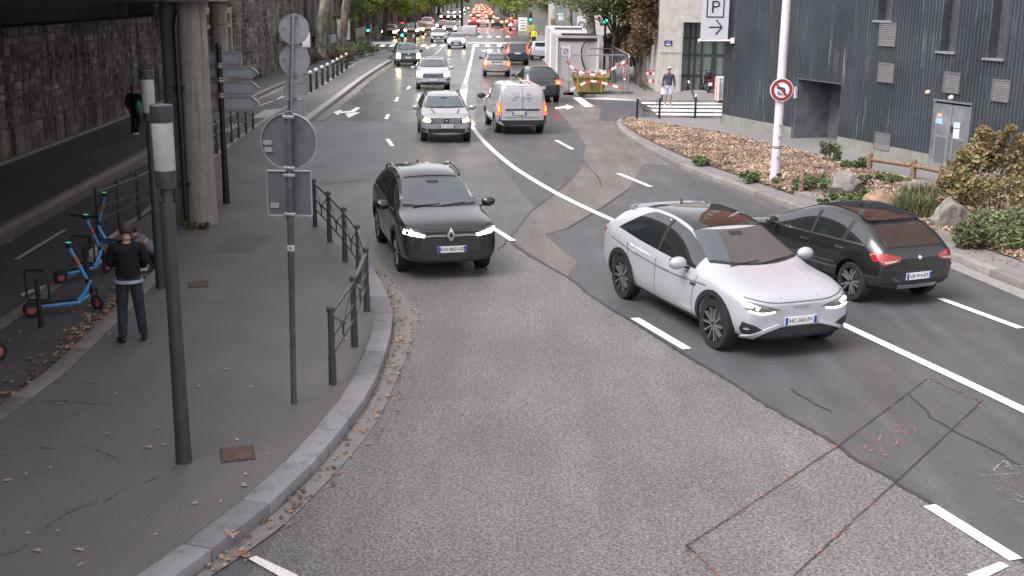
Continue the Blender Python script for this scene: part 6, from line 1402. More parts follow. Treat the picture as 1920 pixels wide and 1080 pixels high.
# ---------------------------------------------------------------- cars coming on the left half
hat = Car(top=[(1.95, .78), (1.88, .90), (1.65, .97), (1.2, 1.03), (.95, 1.07), (.5, 1.28), (.1, 1.43), (-.35, 1.47), (-1.1, 1.44), (-1.6, 1.32), (-1.82, 1.05), (-1.98, .9), (-2.02, .75)],
          belt=[(1.95, .75), (1.65, .90), (1.2, .95), (.9, .97), (-1.2, 1.0), (-1.8, 1.02), (-2.02, .72)], hw=.87, roofw=.63, wb=2.54, r=.32)
HAT = dict(SMALL, ws=(.98, .22), sw=(.78, -1.5), pillars=(-.2, -1.0), mirror=(.7, .98),
    front=[('headlamp', [(.48, .74), (.82, .88), (.84, .76), (.54, .66)], 'lamp_glass', .012), ('headlamp_lens', [(.52, .73), (.8, .84), (.82, .68), (.56, .62)], 'lamp_warm', .022), ('grille', [(-.48, .42), (-.55, .62), (.55, .62), (.48, .42)], 'plastic', .012, 1), ('lower_intake', [(-.6, .28), (-.6, .36), (.6, .36), (.6, .28)], 'plastic', .012, 1)], plates=[('F', 0, .5, 'FT-726-CX')],
    rear=[('rear_glass', [(-.56, 1.05), (-.48, 1.34), (.48, 1.34), (.56, 1.05)], 'glass', .012, 1), ('tail_lamp', [(.55, .82), (.55, .98), (.80, 1.0), (.84, .78)], 'tail_far', .016)])
loc, hd = stand_at(856, 91, R(-89), hat)
w208 = finish_car(hat, 'white hatchback with glowing headlights reflected on the damp road near the crossing', 'car', 'p_white', loc, hd, HAT)
loc, hd = stand_at(822, 79.5, R(-88), hat)
finish_car(hat, 'white hatchback with a dark oval grille waiting at the far crossing', 'car', 'p_van', loc, hd, dict(HAT, front=[('headlamp', [(.48, .74), (.82, .88), (.84, .76), (.54, .66)], 'lamp_glass', .012), ('grille', [(-.42, .46), (-.55, .62), (-.3, .68), (.3, .68), (.55, .62), (.42, .46)], 'plastic', .012, 1)]))
box_ = Car(top=[(1.80, .86), (1.74, 1.0), (1.5, 1.07), (1.1, 1.12), (.9, 1.18), (.62, 1.42), (.4, 1.56), (0, 1.60), (-1.2, 1.58), (-1.6, 1.48), (-1.78, 1.1), (-1.86, .9), (-1.9, .75)],
           belt=[(1.80, .83), (1.5, .98), (1.1, 1.02), (.8, 1.04), (-1.2, 1.06), (-1.7, 1.07), (-1.9, .72)], hw=.85, roofw=.66, wb=2.45, r=.32, nose_in=.88)
loc, hd = stand_at(765, 124, R(-80), box_)
finish_car(box_, 'grey green boxy small car with tall bright headlights beside the left kerb', 'car', 'p_greygreen', loc, hd, dict(SMALL, ws=(.97, .46), mmat='plastic', rails=(.2, -1.4, .6),
    front=[('headlamp', [(.60, .70), (.58, .90), (.78, .92), (.82, .72)], 'lamp_glass', .012), ('headlamp_lens', [(.60, .58), (.60, .90), (.80, .90), (.82, .58)], 'lamp_warm', .022), ('grille', [(-.5, .80), (-.5, .92), (.5, .92), (.5, .80)], 'plastic', .012, 1), ('lower_intake', [(-.55, .34), (-.6, .50), (.6, .50), (.55, .34)], 'plastic', .012, 1), ('badge', [(-.08, .86), (0, .91), (.08, .86), (0, .83)], 'chrome', .02, 1)], plates=[('F', 0, .62, 'CA-530-JN')]))
# ================================================================ PEOPLE
def skin_mesh(name, V, E, Rr, mat, parent, root=0, lev=2, smooth=True):
    me = bpy.data.meshes.new(name); me.from_pydata([tuple(v) for v in V], E, []); me.update()
    o = bpy.data.objects.new(name, me); COL.objects.link(o)
    md = o.modifiers.new('k', 'SKIN'); md.use_smooth_shade = True; md.branch_smoothing = .6
    if not me.skin_vertices: me.attributes  # the layer comes with the modifier
    sv = me.skin_vertices
    if not len(sv):
        bm = bmesh.new(); bm.from_mesh(me); bm.verts.layers.skin.verify(); bm.to_mesh(me); bm.free(); sv = me.skin_vertices
    d = sv[0].data
    for i, r in enumerate(Rr):
        d[i].radius = (r, r) if not hasattr(r, '__len__') else r; d[i].use_root = (i == root)
    o.modifiers.new('s', 'SUBSURF').levels = lev
    apply_mods(o); o.data.materials.clear(); o.data.materials.append(M[mat] if isinstance(mat, str) else mat)
    for p in o.data.polygons: p.material_index = 0
    smooth_mesh(o.data, 180); o.parent = parent; return o
def person(label, loc, rz, pose, wear, scale=1.0, fingers=True, hair_long=False, sleeves=True, shorts=False, quilt=0.0, fat=1.0, group=None):
    o = thing('person', label, 'person', loc, rz, group); o.scale = (scale,) * 3
    g = lambda k, d: Vector(pose.get(k, d))
    pel = g('pel', (0, 0, .95)); wai = g('wai', (0, 0, 1.10)); che = g('che', (0, 0, 1.30)); nek = g('nek', (0, 0, 1.46)); hed = g('hed', (0, .02, 1.60)); top = g('top', (0, .02, 1.72))
    J = {}
    for s, k in ((-1, 'L'), (1, 'R')):
        J[k + 's'] = g(k + 's', che + Vector((s * .19, 0, .10))); J[k + 'e'] = g(k + 'e', (s * .25, 0, 1.13)); J[k + 'w'] = g(k + 'w', (s * .25, .08, .90))
        J[k + 'h'] = g(k + 'h', pel + Vector((s * .09, 0, -.04))); J[k + 'k'] = g(k + 'k', (s * .10, .02, .50)); J[k + 'a'] = g(k + 'a', (s * .11, 0, .09)); 
        ft = g(k + 'f', (0, 1, 0)); J[k + 't'] = J[k + 'a'] + ft * .16 + Vector((0, 0, -.055)); J[k + 'b'] = J[k + 'a'] - ft * .05 + Vector((0, 0, -.05))
    V, E, Q = [], [], []
    def add(p, r, par=None):
        V.append(Vector(p)); Q.append(r)
        if par is not None: E.append((par, len(V) - 1))
        return len(V) - 1
    p0 = add(pel, (.12 * fat, .085 * fat)); w_ = add(wai, (.11 * fat, .08 * fat), p0); c_ = add(che, (.115 * fat, .085 * fat), w_); n_ = add(nek, .052, c_)
    fw = g('face', (0, 1, 0)); up = (top - hed).normalized(); sd = fw.cross(up).normalized()
    h0 = add(hed - up * .04, .072, n_); h1 = add(hed + up * .03, .085, h0); h2 = add(top - up * .05, .068, h1)
    add(hed + fw * .095 - up * .005, .014, h0)                                            # nose
    for s in (-1, 1): add(hed + sd * s * .086, .014, h1)                              # ears
    for k, s in (('L', -1), ('R', 1)):
        a = add(J[k + 's'], .046, c_); b = add(J[k + 'e'], .038, a); c = add(J[k + 'w'], .029, b)
        d = (J[k + 'w'] - J[k + 'e']).normalized(); hd_ = add(J[k + 'w'] + d * .07, .027, c); sx = d.cross(g(k + 'p', (0, 1, 0.01))).normalized(); cu = sx.cross(d)
        if fingers:
            for i, (of, ln) in enumerate(((-.030, .068), (-.010, .080), (.010, .075), (.030, .058))):
                f1 = add(J[k + 'w'] + d * .115 + sx * of, .0095, hd_); f2 = add(V[f1] + d * ln * .6 + cu * .018, .0085, f1); add(V[f2] + d * ln * .4 + cu * .030, .0075, f2)
            t1 = add(J[k + 'w'] + d * .06 - sx * .045 * s, .011, hd_); add(V[t1] + d * .05 - sx * .015 * s + cu * .02, .009, t1)
        a = add(J[k + 'h'], .075, p0); b = add(J[k + 'k'], .050, a); b2 = add(J[k + 'k'].lerp(J[k + 'a'], .3), .052, b); c = add(J[k + 'a'], .036, b2); add(J[k + 't'], .033, c)
    skin_mesh('body', V, E, Q, wear.get('skin', 'skin'), o)
    # upper garment
    V, E, Q = [], [], []; kf = wear.get('loose', 1.0)
    e0 = add(pel + Vector((0, 0, -.04)), (.165 * fat * kf, .125 * fat * kf)); p0 = add(pel + Vector((0, 0, .06)), (.17 * fat * kf, .13 * fat * kf), e0); w_ = add(wai, (.165 * fat * kf, .125 * fat * kf), p0); c_ = add(che - (che - wai) * .15, (.185 * fat * kf, .135 * fat * kf), w_); c_ = add(che.lerp(nek, .45), (.165 * fat * kf, .12 * fat * kf), c_); n_ = add(nek - (nek - che) * .12, (.098, .092), c_); add(nek + (nek - che) * .18, (.078, .078), n_)
    if sleeves:
        for k in 'LR':
            a = add(J[k + 's'], .078 * kf, c_); b = add(J[k + 'e'], .064 * kf, a); c = add(J[k + 'w'] - (J[k + 'w'] - J[k + 'e']).normalized() * .05, .052 * kf, b); add(J[k + 'w'] + (J[k + 'w'] - J[k + 'e']).normalized() * .01, .045 * kf, c)
    else:
        for k in 'LR': a = add(J[k + 's'], .072 * kf, c_); add(J[k + 's'].lerp(J[k + 'e'], .55), .062 * kf, a)
    j = skin_mesh(wear.get('topname', 'jacket'), V, E, Q, wear['top'], o)
    if quilt:
        for v in j.data.vertices:
            c = pel + (che - pel) * max(0, min(1.3, (v.co.z - pel.z) / (che.z - pel.z))); dd = Vector((v.co.x - c.x, v.co.y - c.y, 0))
            if dd.length < .24: v.co += dd.normalized() * quilt * (abs(math.sin(v.co.z * PI / .068)) - .5)
    # trousers
    V, E, Q = [], [], []
    e0 = add(pel + Vector((0, 0, .13)), (.15 * fat, .112 * fat)); p0 = add(pel + Vector((0, 0, .03)), (.165 * fat, .122 * fat), e0)
    for k in 'LR':
        a = add(J[k + 'h'] - Vector((0, 0, .03)), .108 * fat, p0); a = add((J[k + 'h'] - Vector((0, 0, .03))).lerp(J[k + 'k'], .4), .096 * fat, a); b = add(J[k + 'k'], .077 if not shorts else .085, a)
        if not shorts: c = add(J[k + 'k'].lerp(J[k + 'a'], .35), .076, b); c = add(J[k + 'a'] + (J[k + 'k'] - J[k + 'a']).normalized() * .06, .064, c); add(J[k + 'a'] - (J[k + 'k'] - J[k + 'a']).normalized() * .015, .062, c)
    skin_mesh('shorts' if shorts else 'trousers', V, E, Q, wear['legs'], o)
    for k in 'LR':
        V, E, Q = [], [], []; a = add(J[k + 'b'], .040); b = add(J[k + 'a'] + (J[k + 't'] - J[k + 'a']) * .35 + Vector((0, 0, -.012)), .046, a); add(J[k + 't'], .036, b)
        s = skin_mesh('shoe', V, E, Q, wear['shoes'], o, lev=1)
        if wear.get('sole'): q = MB(); q.bar(J[k + 'b'] + Vector((0, 0, -.038)) - (J[k + 't'] - J[k + 'b']).normalized() * .03, J[k + 't'] + Vector((0, 0, -.034)) + (J[k + 't'] - J[k + 'b']).normalized() * .03, .085, .016); q.build('sole', M[wear['sole']], s)
    if wear.get('hem'): q = MB(); q.lathe([(.195 * fat, .0), (.193 * fat, .035), (.15, .04)], 24, Matrix.Translation(pel + Vector((0, 0, -.075))) @ Matrix.Scale(.78, 4, (0, 1, 0))); q.build('shirt_hem', M[wear['hem']], o, smooth=True)
    # hair or hat: a shell round the skull
    bm = bmesh.new(); bmesh.ops.create_icosphere(bm, subdivisions=3, radius=1); Mh = Matrix((sd, fw, up)).transposed()
    dead = [v for v in bm.verts if (v.co.y > .30 and v.co.z < .45) or v.co.z < (-1.2 if hair_long else (-.80 if v.co.y < -.15 else -.25))]; bmesh.ops.delete(bm, geom=dead, context='VERTS')
    for v in bm.verts:
        c = v.co; k = 1.0
        if hair_long and c.z < -.1 and c.y < .3: c = Vector((c.x * 1.0, c.y * 1.0 - .1, c.z * 1.5))
        v.co = hed + up * .045 + Mh @ Vector((c.x * .089, c.y * .098 - .008, c.z * .100)) + Vector((mnoise.noise(v.co * 5), mnoise.noise(v.co * 5 + Vector((3, 0, 0))), 0)) * .006
    bmesh.ops.solidify(bm, geom=bm.faces[:], thickness=-.012)
    me = bpy.data.meshes.new('hair'); bm.to_mesh(me); bm.free(); me.materials.append(M[wear['hair']]); smooth_mesh(me, 180); link_mesh(wear.get('hairname', 'hair'), me, o)
    return o
M['hair_brown'] = plain('hair_brown', (.045, .028, .02), .6, var=.35, scale=60); M['hair_fair'] = plain('hair_auburn', (.17, .085, .05), .6, var=.3, scale=60); M['hair_black'] = plain('hair_black', (.012, .011, .011), .5)
M['c_black'] = cloth('cloth_black', (.014, .0145, .016)); M['c_navy'] = cloth('quilted_black', (.017, .0175, .022)); M['c_jeans'] = cloth('denim_dark', (.032, .040, .055), .4, 70); M['c_shirt'] = cloth('shirt_pale_blue', (.36, .42, .50)); M['c_grey'] = cloth('cloth_grey_blue', (.07, .07, .10)); M['c_shorts'] = cloth('shorts_pale_blue', (.42, .47, .62)); M['c_white'] = cloth('cloth_white', (.62, .60, .60)); M['shoe_black'] = plain('shoe_black', (.012, .011, .011), .5); M['shoe_white'] = plain('shoe_white', (.6, .6, .6), .6); M['c_hivis'] = cloth('hi_vis_yellow', (.62, .55, .06)); M['c_orange'] = cloth('hi_vis_orange', (.70, .30, .05)); M['sole_brown'] = plain('sole_brown', (.16, .10, .06), .7)
mp = G(250, 641, PZ)
man = person('man in a black quilted jacket and dark jeans standing with his back to the camera', mp, R(14), dict(hed=(0, .08, 1.56), top=(0, .135, 1.67), face=(0, .88, -.47), nek=(0, .02, 1.45), Le=(-.255, .03, 1.12), Lw=(-.09, .27, 1.12), Re=(.255, .04, 1.13), Rw=(.08, .28, 1.14), Ls=(-.19, 0, 1.39), Rs=(.19, 0, 1.39), Lk=(-.115, .03, .50), La=(-.13, -.04, .09), Rk=(.115, .02, .5), Ra=(.145, .03, .09), Lf=(-.5, .86, 0), Rf=(.12, .99, 0), Lp=(.8, .2, .3), Rp=(-.8, .2, .3)),
             dict(top='c_navy', legs='c_jeans', shoes='shoe_black', sole='sole_brown', hair='hair_brown', hem='c_shirt', loose=1.06), 1.0, quilt=.020)
q = MB(); q.box((.0, .36, 1.18), (.075, .012, .15), M=Matrix.Rotation(R(-50), 3, 'X')); q.build('phone', M['plastic'], man, bevel=.004)
wp_ = G(256, 255, PZ)
wom = person('woman in a black coat with a turquoise bag walking away below the viaduct', wp_, R(-6), dict(Le=(-.25, -.06, 1.14), Lw=(-.24, .04, .92), Re=(.27, .03, 1.16), Rw=(.16, .24, 1.26), Lk=(-.09, .05, .50), La=(-.10, -.05, .10), Rk=(.10, .02, .50), Ra=(.12, -.26, .15), face=(.45, .89, 0)),
             dict(top='c_black', topname='coat', legs='c_black', shoes='shoe_white', hair='hair_fair', loose=1.12), 1.0, hair_long=True)
bg_ = thing('shoulder_bag', 'turquoise cloth bag hanging at the side of the walking woman', 'bag', wp_ + Vector((.17, -.12, 0)), R(-6))
bm = bmesh.new(); bmesh.ops.create_icosphere(bm, subdivisions=3, radius=1)
for v in bm.verts: k = 1 - .45 * max(0, v.co.z); v.co = Vector((v.co.x * .10 * k, v.co.y * .09 * k, v.co.z * .22 + 1.02))
me = bpy.data.meshes.new('pouch'); bm.to_mesh(me); bm.free(); me.materials.append(cloth('cloth_turquoise', (.04, .30, .24))); smooth_mesh(me, 180); link_mesh('pouch', me, bg_)
q = MB(); q.tube([(0, 0, 1.2), (-.03, .06, 1.36), (-.08, .12, 1.44)], .012, 6); q.build('strap', M['c_black'], bg_)
person('person in a white cap, dark jacket and pale blue shorts crossing the zebra', G(1252, 199.5, .01), R(182), dict(La=(-.11, .06, .09), Ra=(.11, -.08, .10), Lk=(-.1, .08, .5), Le=(-.25, -.02, 1.13), Re=(.26, .0, 1.12), Lw=(-.27, .06, .9), Rw=(.24, .12, .92)), dict(top='c_grey', legs='c_shorts', shoes='shoe_white', hair='c_white', hairname='cap', skin='skin_dark'), 1.03, shorts=True)
q = thing('shopping_bag', 'white carrier bag held by the person crossing the zebra', 'bag', G(1243, 196, .01)); m = MB(); m.prism([(-.12, -.05), (.12, -.05), (.12, .05), (-.12, .05)], .45, .78); m.build('sack', M['white'], q, bevel=.03)
m = MB(); m.tube([(-.06, 0, .76), (-.03, 0, .9), (.03, 0, .9), (.06, 0, .76)], .008, 6); m.build('strap', M['white'], q)
# someone crouching at the kerb behind the man
person('dark haired person crouching at the kerb behind the man in a patterned top', G(283, 507, .01), R(100), dict(pel=(0, -.10, .30), wai=(0, -.02, .42), che=(0, .10, .56), nek=(0, .20, .66), hed=(0, .28, .73), top=(0, .34, .83), face=(0, .85, -.52), Lh=(-.1, -.10, .29), Rh=(.1, -.10, .29), Lk=(-.14, .30, .42), Rk=(.14, .30, .42), La=(-.12, .08, .09), Ra=(.12, .08, .09), Ls=(-.17, .13, .60), Rs=(.17, .13, .60), Le=(-.2, .3, .46), Re=(.2, .3, .46), Lw=(-.12, .42, .30), Rw=(.12, .42, .30)),
       dict(top='c_pattern' if 'c_pattern' in M else cloth('patterned_cloth', (.16, .16, .19)), topname='patterned_top', legs='c_black', shoes='shoe_white', hair='hair_black'), 1.0)
for (px, py, lab, tc, rz) in ((592, 101, 'pedestrian in black walking by the doorway behind the plane tree', 'c_black', 0), (665, 84, 'pedestrian in dark clothes standing by the far left lamp post', 'c_black', 90), (704, 71, 'pedestrian in dark clothes beside the far pale tree trunk', 'c_grey', 160)):
    person(lab, G(px, py, PZ), R(rz), dict(La=(-.11, .12, .09), Ra=(.11, -.12, .10)), dict(top=tc, legs='c_black', shoes='shoe_black', hair='hair_black'), .98, fingers=False)
person('road worker in yellow hi-vis jacket standing by the green traffic light', G(1001, 88, PZ), R(170), dict(La=(-.12, .05, .09)), dict(top='c_hivis', legs='c_black', shoes='shoe_black', hair='c_orange', hairname='hard_hat'), 1.02, fingers=False)
# ================================================================ TREES AND PLANTS
def leaf_quads(m, c, n, rad, size, rnd, flat=(1, 1, 1), shell=.45):
    for _ in range(n):
        while True:
            d = Vector((rnd.uniform(-1, 1), rnd.uniform(-1, 1), rnd.uniform(-1, 1)))
            if shell ** 2 < d.length_squared < 1: break
        p = Vector(c) + Vector((d.x * rad * flat[0], d.y * rad * flat[1], d.z * rad * flat[2]))
        a = Vector((rnd.uniform(-1, 1), rnd.uniform(-1, 1), rnd.uniform(-.6, .6))).normalized(); b = a.cross(Vector((rnd.uniform(-1, 1), rnd.uniform(-1, 1), rnd.uniform(-1, 1)))).normalized()
        s = size * rnd.uniform(.6, 1.3); q = a.cross(b) * s * .18
        m.add([p - a * s * .5, p - b * s * .32 + q, p + a * s * .55, p + b * s * .32 + q], [(0, 1, 2), (0, 2, 3)])
def make_tree(label, seed, h, r, crown_z, crown_r, nleaf, lsize, lmat, bmat, lean=(0, 0), low=None, group=None, limbs=6, name='plane_tree'):
    rnd = random.Random(seed); o = thing(name, label, 'tree', (0, 0, 0), 0, group)
    fork = Vector((lean[0], lean[1], crown_z)); m = MB()
    pts = [Vector((0, 0, -.1)), Vector((lean[0] * .12, lean[1] * .1, crown_z * .08)), Vector((lean[0] * .3 + rnd.uniform(-.1, .1), lean[1] * .3, crown_z * .35)), Vector((lean[0] * .65 + rnd.uniform(-.1, .1), lean[1] * .6, crown_z * .7)), fork]
    m.tube(catmull(pts, 4), r, 14, rads=[r * (1.35 if i == 0 else 1.12 if i < 4 else 1 - .35 * i / 16) for i in range(17)])
    for v in range(len(m.v)):
        x, y, z = m.v[v]; k = 1 + .13 * mnoise.noise(Vector((x * 2, y * 2, z * 1.2 + seed))); m.v[v] = (lean[0] * z / max(crown_z, .1) * (1 - k) + x * k, y * k, z)
    m.build('trunk', M[bmat], o, smooth=True)
    tips = []
    for i in range(limbs):
        a = 2 * PI * i / limbs + rnd.uniform(-.4, .4); L = crown_r * rnd.uniform(.6, .95); hz = (h - crown_z) * rnd.uniform(.25, .8)
        e = fork + Vector((math.cos(a) * L, math.sin(a) * L, hz)); md_ = fork.lerp(e, .5) + Vector((rnd.uniform(-.3, .3), rnd.uniform(-.3, .3), hz * .12)); st = fork - Vector((0, 0, rnd.uniform(.1, .5)))
        q = MB(); q.tube(catmull([st, md_, e], 4), r * .3, 8, rads=[r * .5 * (1 - .85 * k / 8) for k in range(9)]); q.build('limb', M[bmat], o, smooth=True); tips.append((md_, e))
    c = MB(); cl = []
    for md_, e in tips: cl += [(e, .42), (md_.lerp(e, .6), .36)]
    for i in range(10): a = rnd.uniform(0, 2 * PI); k = rnd.uniform(.2, .9); cl.append((fork + Vector((math.cos(a) * crown_r * k, math.sin(a) * crown_r * k, (h - crown_z) * rnd.uniform(.15, 1))), .38))
    if low:
        for i in range(low[0]): a = rnd.uniform(0, 2 * PI); k = rnd.uniform(.45, 1.05); cl.append((Vector((lean[0] + math.cos(a) * crown_r * k, lean[1] + math.sin(a) * crown_r * k, rnd.uniform(low[1], low[2]))), .26))
    for p, k in cl: leaf_quads(c, p, nleaf // len(cl), crown_r * k, lsize, rnd, (1, 1, .75), .2)
    c.build('crown', M[lmat], o); return o
gl = 'plane trees along the avenue'
# three prototypes, copied along both sides of the avenue
protos = [make_tree('avenue tree', 31 + i, 12, .30 + .05 * i, 4.6, 4.0, 5200, .42, ('leaf_far', 'leaf_far', 'leaf_mixed')[i], 'bark_dark' if i != 1 else 'bark', (.4 * (i - 1), .2), (16, 2.9, 5.4), gl) for i in range(3)]
used = [False] * 3
def put_tree(i, p, rz, label, sc=1.0, cache=None):
    o = protos[i]
    if used[i]: o = copy_tree(protos[i])
    used[i] = True; place(o, p, rz, label, gl); o.scale = (sc,) * 3
rnd = random.Random(12)
LL = ['avenue tree nearest the far crossing in the left row', 'second avenue tree of the left row beyond the crossing', 'third avenue tree of the left row, right of the dark parked car', 'fourth avenue tree of the left row, behind the bicycle'] + ['distant avenue tree merging into the left row'] * 20
RL = ['avenue tree nearest the notice board in the right row', 'second avenue tree of the right row, left of the notice board', 'third avenue tree of the right row, above the blue parked car'] + ['distant avenue tree merging into the right row'] * 20
LT = [(720, 74, 0), (741, 62, 1), (752, 56, 0), (768, 48, 2), (782, 44, 1), (792, 38, 0), (803, 35, 0), (812, 31, 1), (822, 28, 2), (832, 25, 0), (838, 23, 1), (846, 21, 0), (856, 19, 2), (866, 17, 0)]
for k, (x, y, i) in enumerate(LT): put_tree(i, G(x, y, .05), rnd.uniform(0, 6), LL[k], rnd.uniform(.9, 1.15))
RT = [(1003, 66, 0), (992, 57, 0), (983, 50, 2), (974, 46, 0), (967, 41, 0), (960, 37, 1), (953, 33, 0), (948, 30, 2), (943, 27, 0), (938, 24, 0), (932, 21, 1), (926, 18, 0)]
for k, (x, y, i) in enumerate(RT): put_tree(i, G(x, y, .05), rnd.uniform(0, 6), RL[k], rnd.uniform(.85, 1.1))
# the big plane trees on the left pavement
def big(label, px, py, seed, r, lean, lmat='leaf_green', bm='bark', h=13, cz=6.5, cr=4.5, n=5000, low=None, sc=.30, limbs=6):
    o = make_tree(label, seed, h, r, cz, cr, n, sc, lmat, bm, lean, low, 'big plane trees', limbs); o.location = G(px, py, PZ); return o
big('thick leaning plane tree with flaking bark, leftmost by the doorway', 598, 112, 51, .50, (.9, .4), low=None)
big('plane tree leaning right beside the thick one, second from the doorway', 633, 104, 52, .42, (1.5, .2), low=None)
big('pale barked plane tree with dark stubby branches, before the far left crossing', 708, 72, 53, .62, (-.3, 0), h=11, cz=4.9, low=(3, 5, 6))
big('slim dark plane tree on the left between the pale tree and the wall', 690, 66, 54, .28, (.1, 0), bm='bark_dark')
st_ = make_tree('young street tree with bright green leaves in front of the stone wall', 56, 6.5, .09, 3.4, 1.7, 3800, .22, 'leaf_green', 'bark_dark', (.1, 0), (9, 2.4, 3.6), None, 5, 'street_tree'); st_.location = G(661, 89, PZ)
# trees of the right pavement
big('grey dappled plane trunk just behind the site cabin, right of it', 1118, 150, 61, .32, (-.9, 0), 'leaf_mixed', low=(7, 4.7, 5.6), cz=6, n=6000, sc=.24)
big('mossy plane trunk behind the site cabin roof, left of the round sign', 1064, 104, 62, .30, (.2, 0), 'leaf_mixed')
big('plane trunk behind the cabin, between the mossy trunk and the red brown sign', 1086, 106, 63, .30, (.3, 0), 'leaf_mixed')
big('dark plane trunk behind the cabin close to the dappled trunk', 1102, 112, 64, .30, (.1, 0), 'leaf_mixed', bm='bark_dark')
s2 = make_tree('small dark street tree with spreading branches behind the yellow skip', 66, 7.5, .17, 2.9, 3.0, 5500, .24, 'leaf_mixed', 'bark_dark', (.0, 0), (12, 4.5, 5.6), None, 7, 'street_tree'); s2.location = G(1150, 152, PZ)

def plant(name, label, cat, base, blobs, n, size, mat, seed, stems=5, group=None, smat='bark_dark'):
    rnd = random.Random(seed); o = thing(name, label, cat, base, 0, group); c = MB(); s = MB()
    for (x, y, z, r) in blobs: leaf_quads(c, (x, y, z), n // len(blobs), r, size, rnd, (1, 1, .8), .1)
    c.v = [(x, y, max(z, .02)) for x, y, z in c.v]
    c.build('foliage', M[mat], o)
    for i in range(stems):
        x, y, z, r = blobs[i % len(blobs)]; s.tube([(x * .3 + rnd.uniform(-.05, .05), y * .3, -.02), (x * .7, y * .7, z * .6), (x + rnd.uniform(-r, r) * .5, y + rnd.uniform(-r, r) * .5, z + r * .5)], .014, 5)
    s.build('stem', M[smat], o, kind='stuff'); return o
BZ = PZ + .03
rnd = random.Random(77)
def blobs(n, w, d, h, r): return [(rnd.uniform(-w, w), rnd.uniform(-d, d), rnd.uniform(.2, 1) * h, r * rnd.uniform(.7, 1.2)) for _ in range(n)]
cb0 = Vector((b0.x - .5, YB, PZ))
plant('creeper', 'brown and green creeper covering the left flank of the beige building', 'creeper', cb0, [(rnd.uniform(-.35, .1), rnd.uniform(.35, 11), rnd.uniform(1.7, 6.0), rnd.uniform(.45, .8)) for _ in range(46)], 15000, .20, 'leaf_brown', 5, 12)
plant('shrub', 'rusty brown shrub spilling over the low graffiti wall', 'shrub', cb0, [(rnd.uniform(-1.5, .1), rnd.uniform(7, 14), rnd.uniform(1.2, 2.6), rnd.uniform(.4, .6)) for _ in range(14)], 4200, .18, 'leaf_brown', 6, 6)
plant('shrub', 'large autumn shrub with yellow and reddish leaves at the right edge before the dark building', 'shrub', G(1862, 415, BZ), [(-.75, .3, 1.0, .42), (-.35, .4, 1.35, .45), (-.1, .5, 1.65, .38), (.35, .4, 1.3, .5), (.8, .3, 1.0, .5), (1.2, .2, .8, .5), (-.4, .0, .75, .45), (.2, -.2, .7, .5), (.8, -.2, .55, .5), (-.85, .1, .6, .3), (1.5, 0, 1.1, .5), (-1.1, .2, .85, .16), (-.75, .2, 1.45, .15), (-.3, .3, 1.95, .16), (.1, .3, 1.85, .14), (.5, .2, 1.8, .15), (-1.05, .1, .45, .18), (.75, .2, 1.55, .18), (.2, .1, 2.05, .1)], 8500, .115, 'leaf_autumn', 7, 9)
plant('shrub', 'grey green bush with narrow leaves overhanging the kerb at the right edge', 'shrub', G(1885, 468, PZ), [(-.75, .1, .28, .32), (-.35, .2, .48, .38), (.1, .1, .5, .42), (.5, .1, .5, .42), (.9, .1, .4, .42), (-.1, -.25, .3, .35), (.4, -.35, .3, .35), (.9, -.4, .3, .4), (1.3, 0, .6, .5)], 9000, .085, 'leaf_bush', 8, 9)
for k, (x, y, w, h, lab) in enumerate(((1556, 305, .22, .5, 'upright leafy green weed at the back of the wood chips, right of the white pole'), (1602, 318, .35, .28, 'low green plant with a thin bare twig near the left end of the wooden rail'), (1345, 228, .0, 0, ''), (1478, 355, .42, .34, 'leafy green plants at the foot of the white pole'), (1522, 361, .42, .38, 'leafy green plants right of the short wooden post'), (1312, 308, .16, .16, 'small green weed by the kerb left of the white pole'), (1404, 340, .15, .18, 'small green tuft at the kerb edge just left of the white pole'), (1646, 352, .5, .30, 'dark green ground cover right of the grey veined boulder'), (1690, 344, .45, .18, 'low dark green plant in front of the wooden rail'), (1620, 385, .5, .30, 'dense green plants left of the brown boulder'), (1572, 390, .4, .25, 'low green plants above the kerb behind the black car'))):
    if h: plant('plant', lab, 'plant', G(x, y, BZ), [(rnd.uniform(-w, w) * 1.15, rnd.uniform(-.25, .25), h * rnd.uniform(.15, 1.15), rnd.uniform(.05, .10 + h * .22)) for _ in range(13)], 850, .08, 'leaf_low', 20 + k, 4)
def grass_clump(label, base, n, w, d, h, seed):
    rnd = random.Random(seed); o = thing('grass_clump', label, 'ornamental grass', base); m = MB()
    for i in range(n):
        p = Vector((rnd.uniform(-w, w), rnd.uniform(-d, d), 0)); a = rnd.uniform(0, 2 * PI); L = h * rnd.uniform(.6, 1.2); b = rnd.uniform(.2, .7) * L; u = Vector((math.cos(a), math.sin(a), 0)); s = Vector((-u.y, u.x, 0)) * .009
        p1 = p + u * b * .35 + Vector((0, 0, L * .62)); p2 = p + u * b + Vector((0, 0, L * rnd.uniform(.6, .95)))
        m.add([p - s, p + s, p1 + s, p1 - s, p2], [(0, 1, 2, 3), (3, 2, 4)])
    m.build('blades', M['grass'], o); return o
grass_clump('tall wispy grass clump between the brown boulder and the upright boulder', G(1735, 408, BZ), 900, .75, .35, .62, 3)
grass_clump('pale wispy grass behind the upright boulder beside the autumn shrub', G(1760, 385, BZ), 800, .9, .4, .6, 4)
grass_clump('green grass clump between the brown boulder and the car roof', G(1700, 412, BZ), 500, .5, .25, .4, 5)
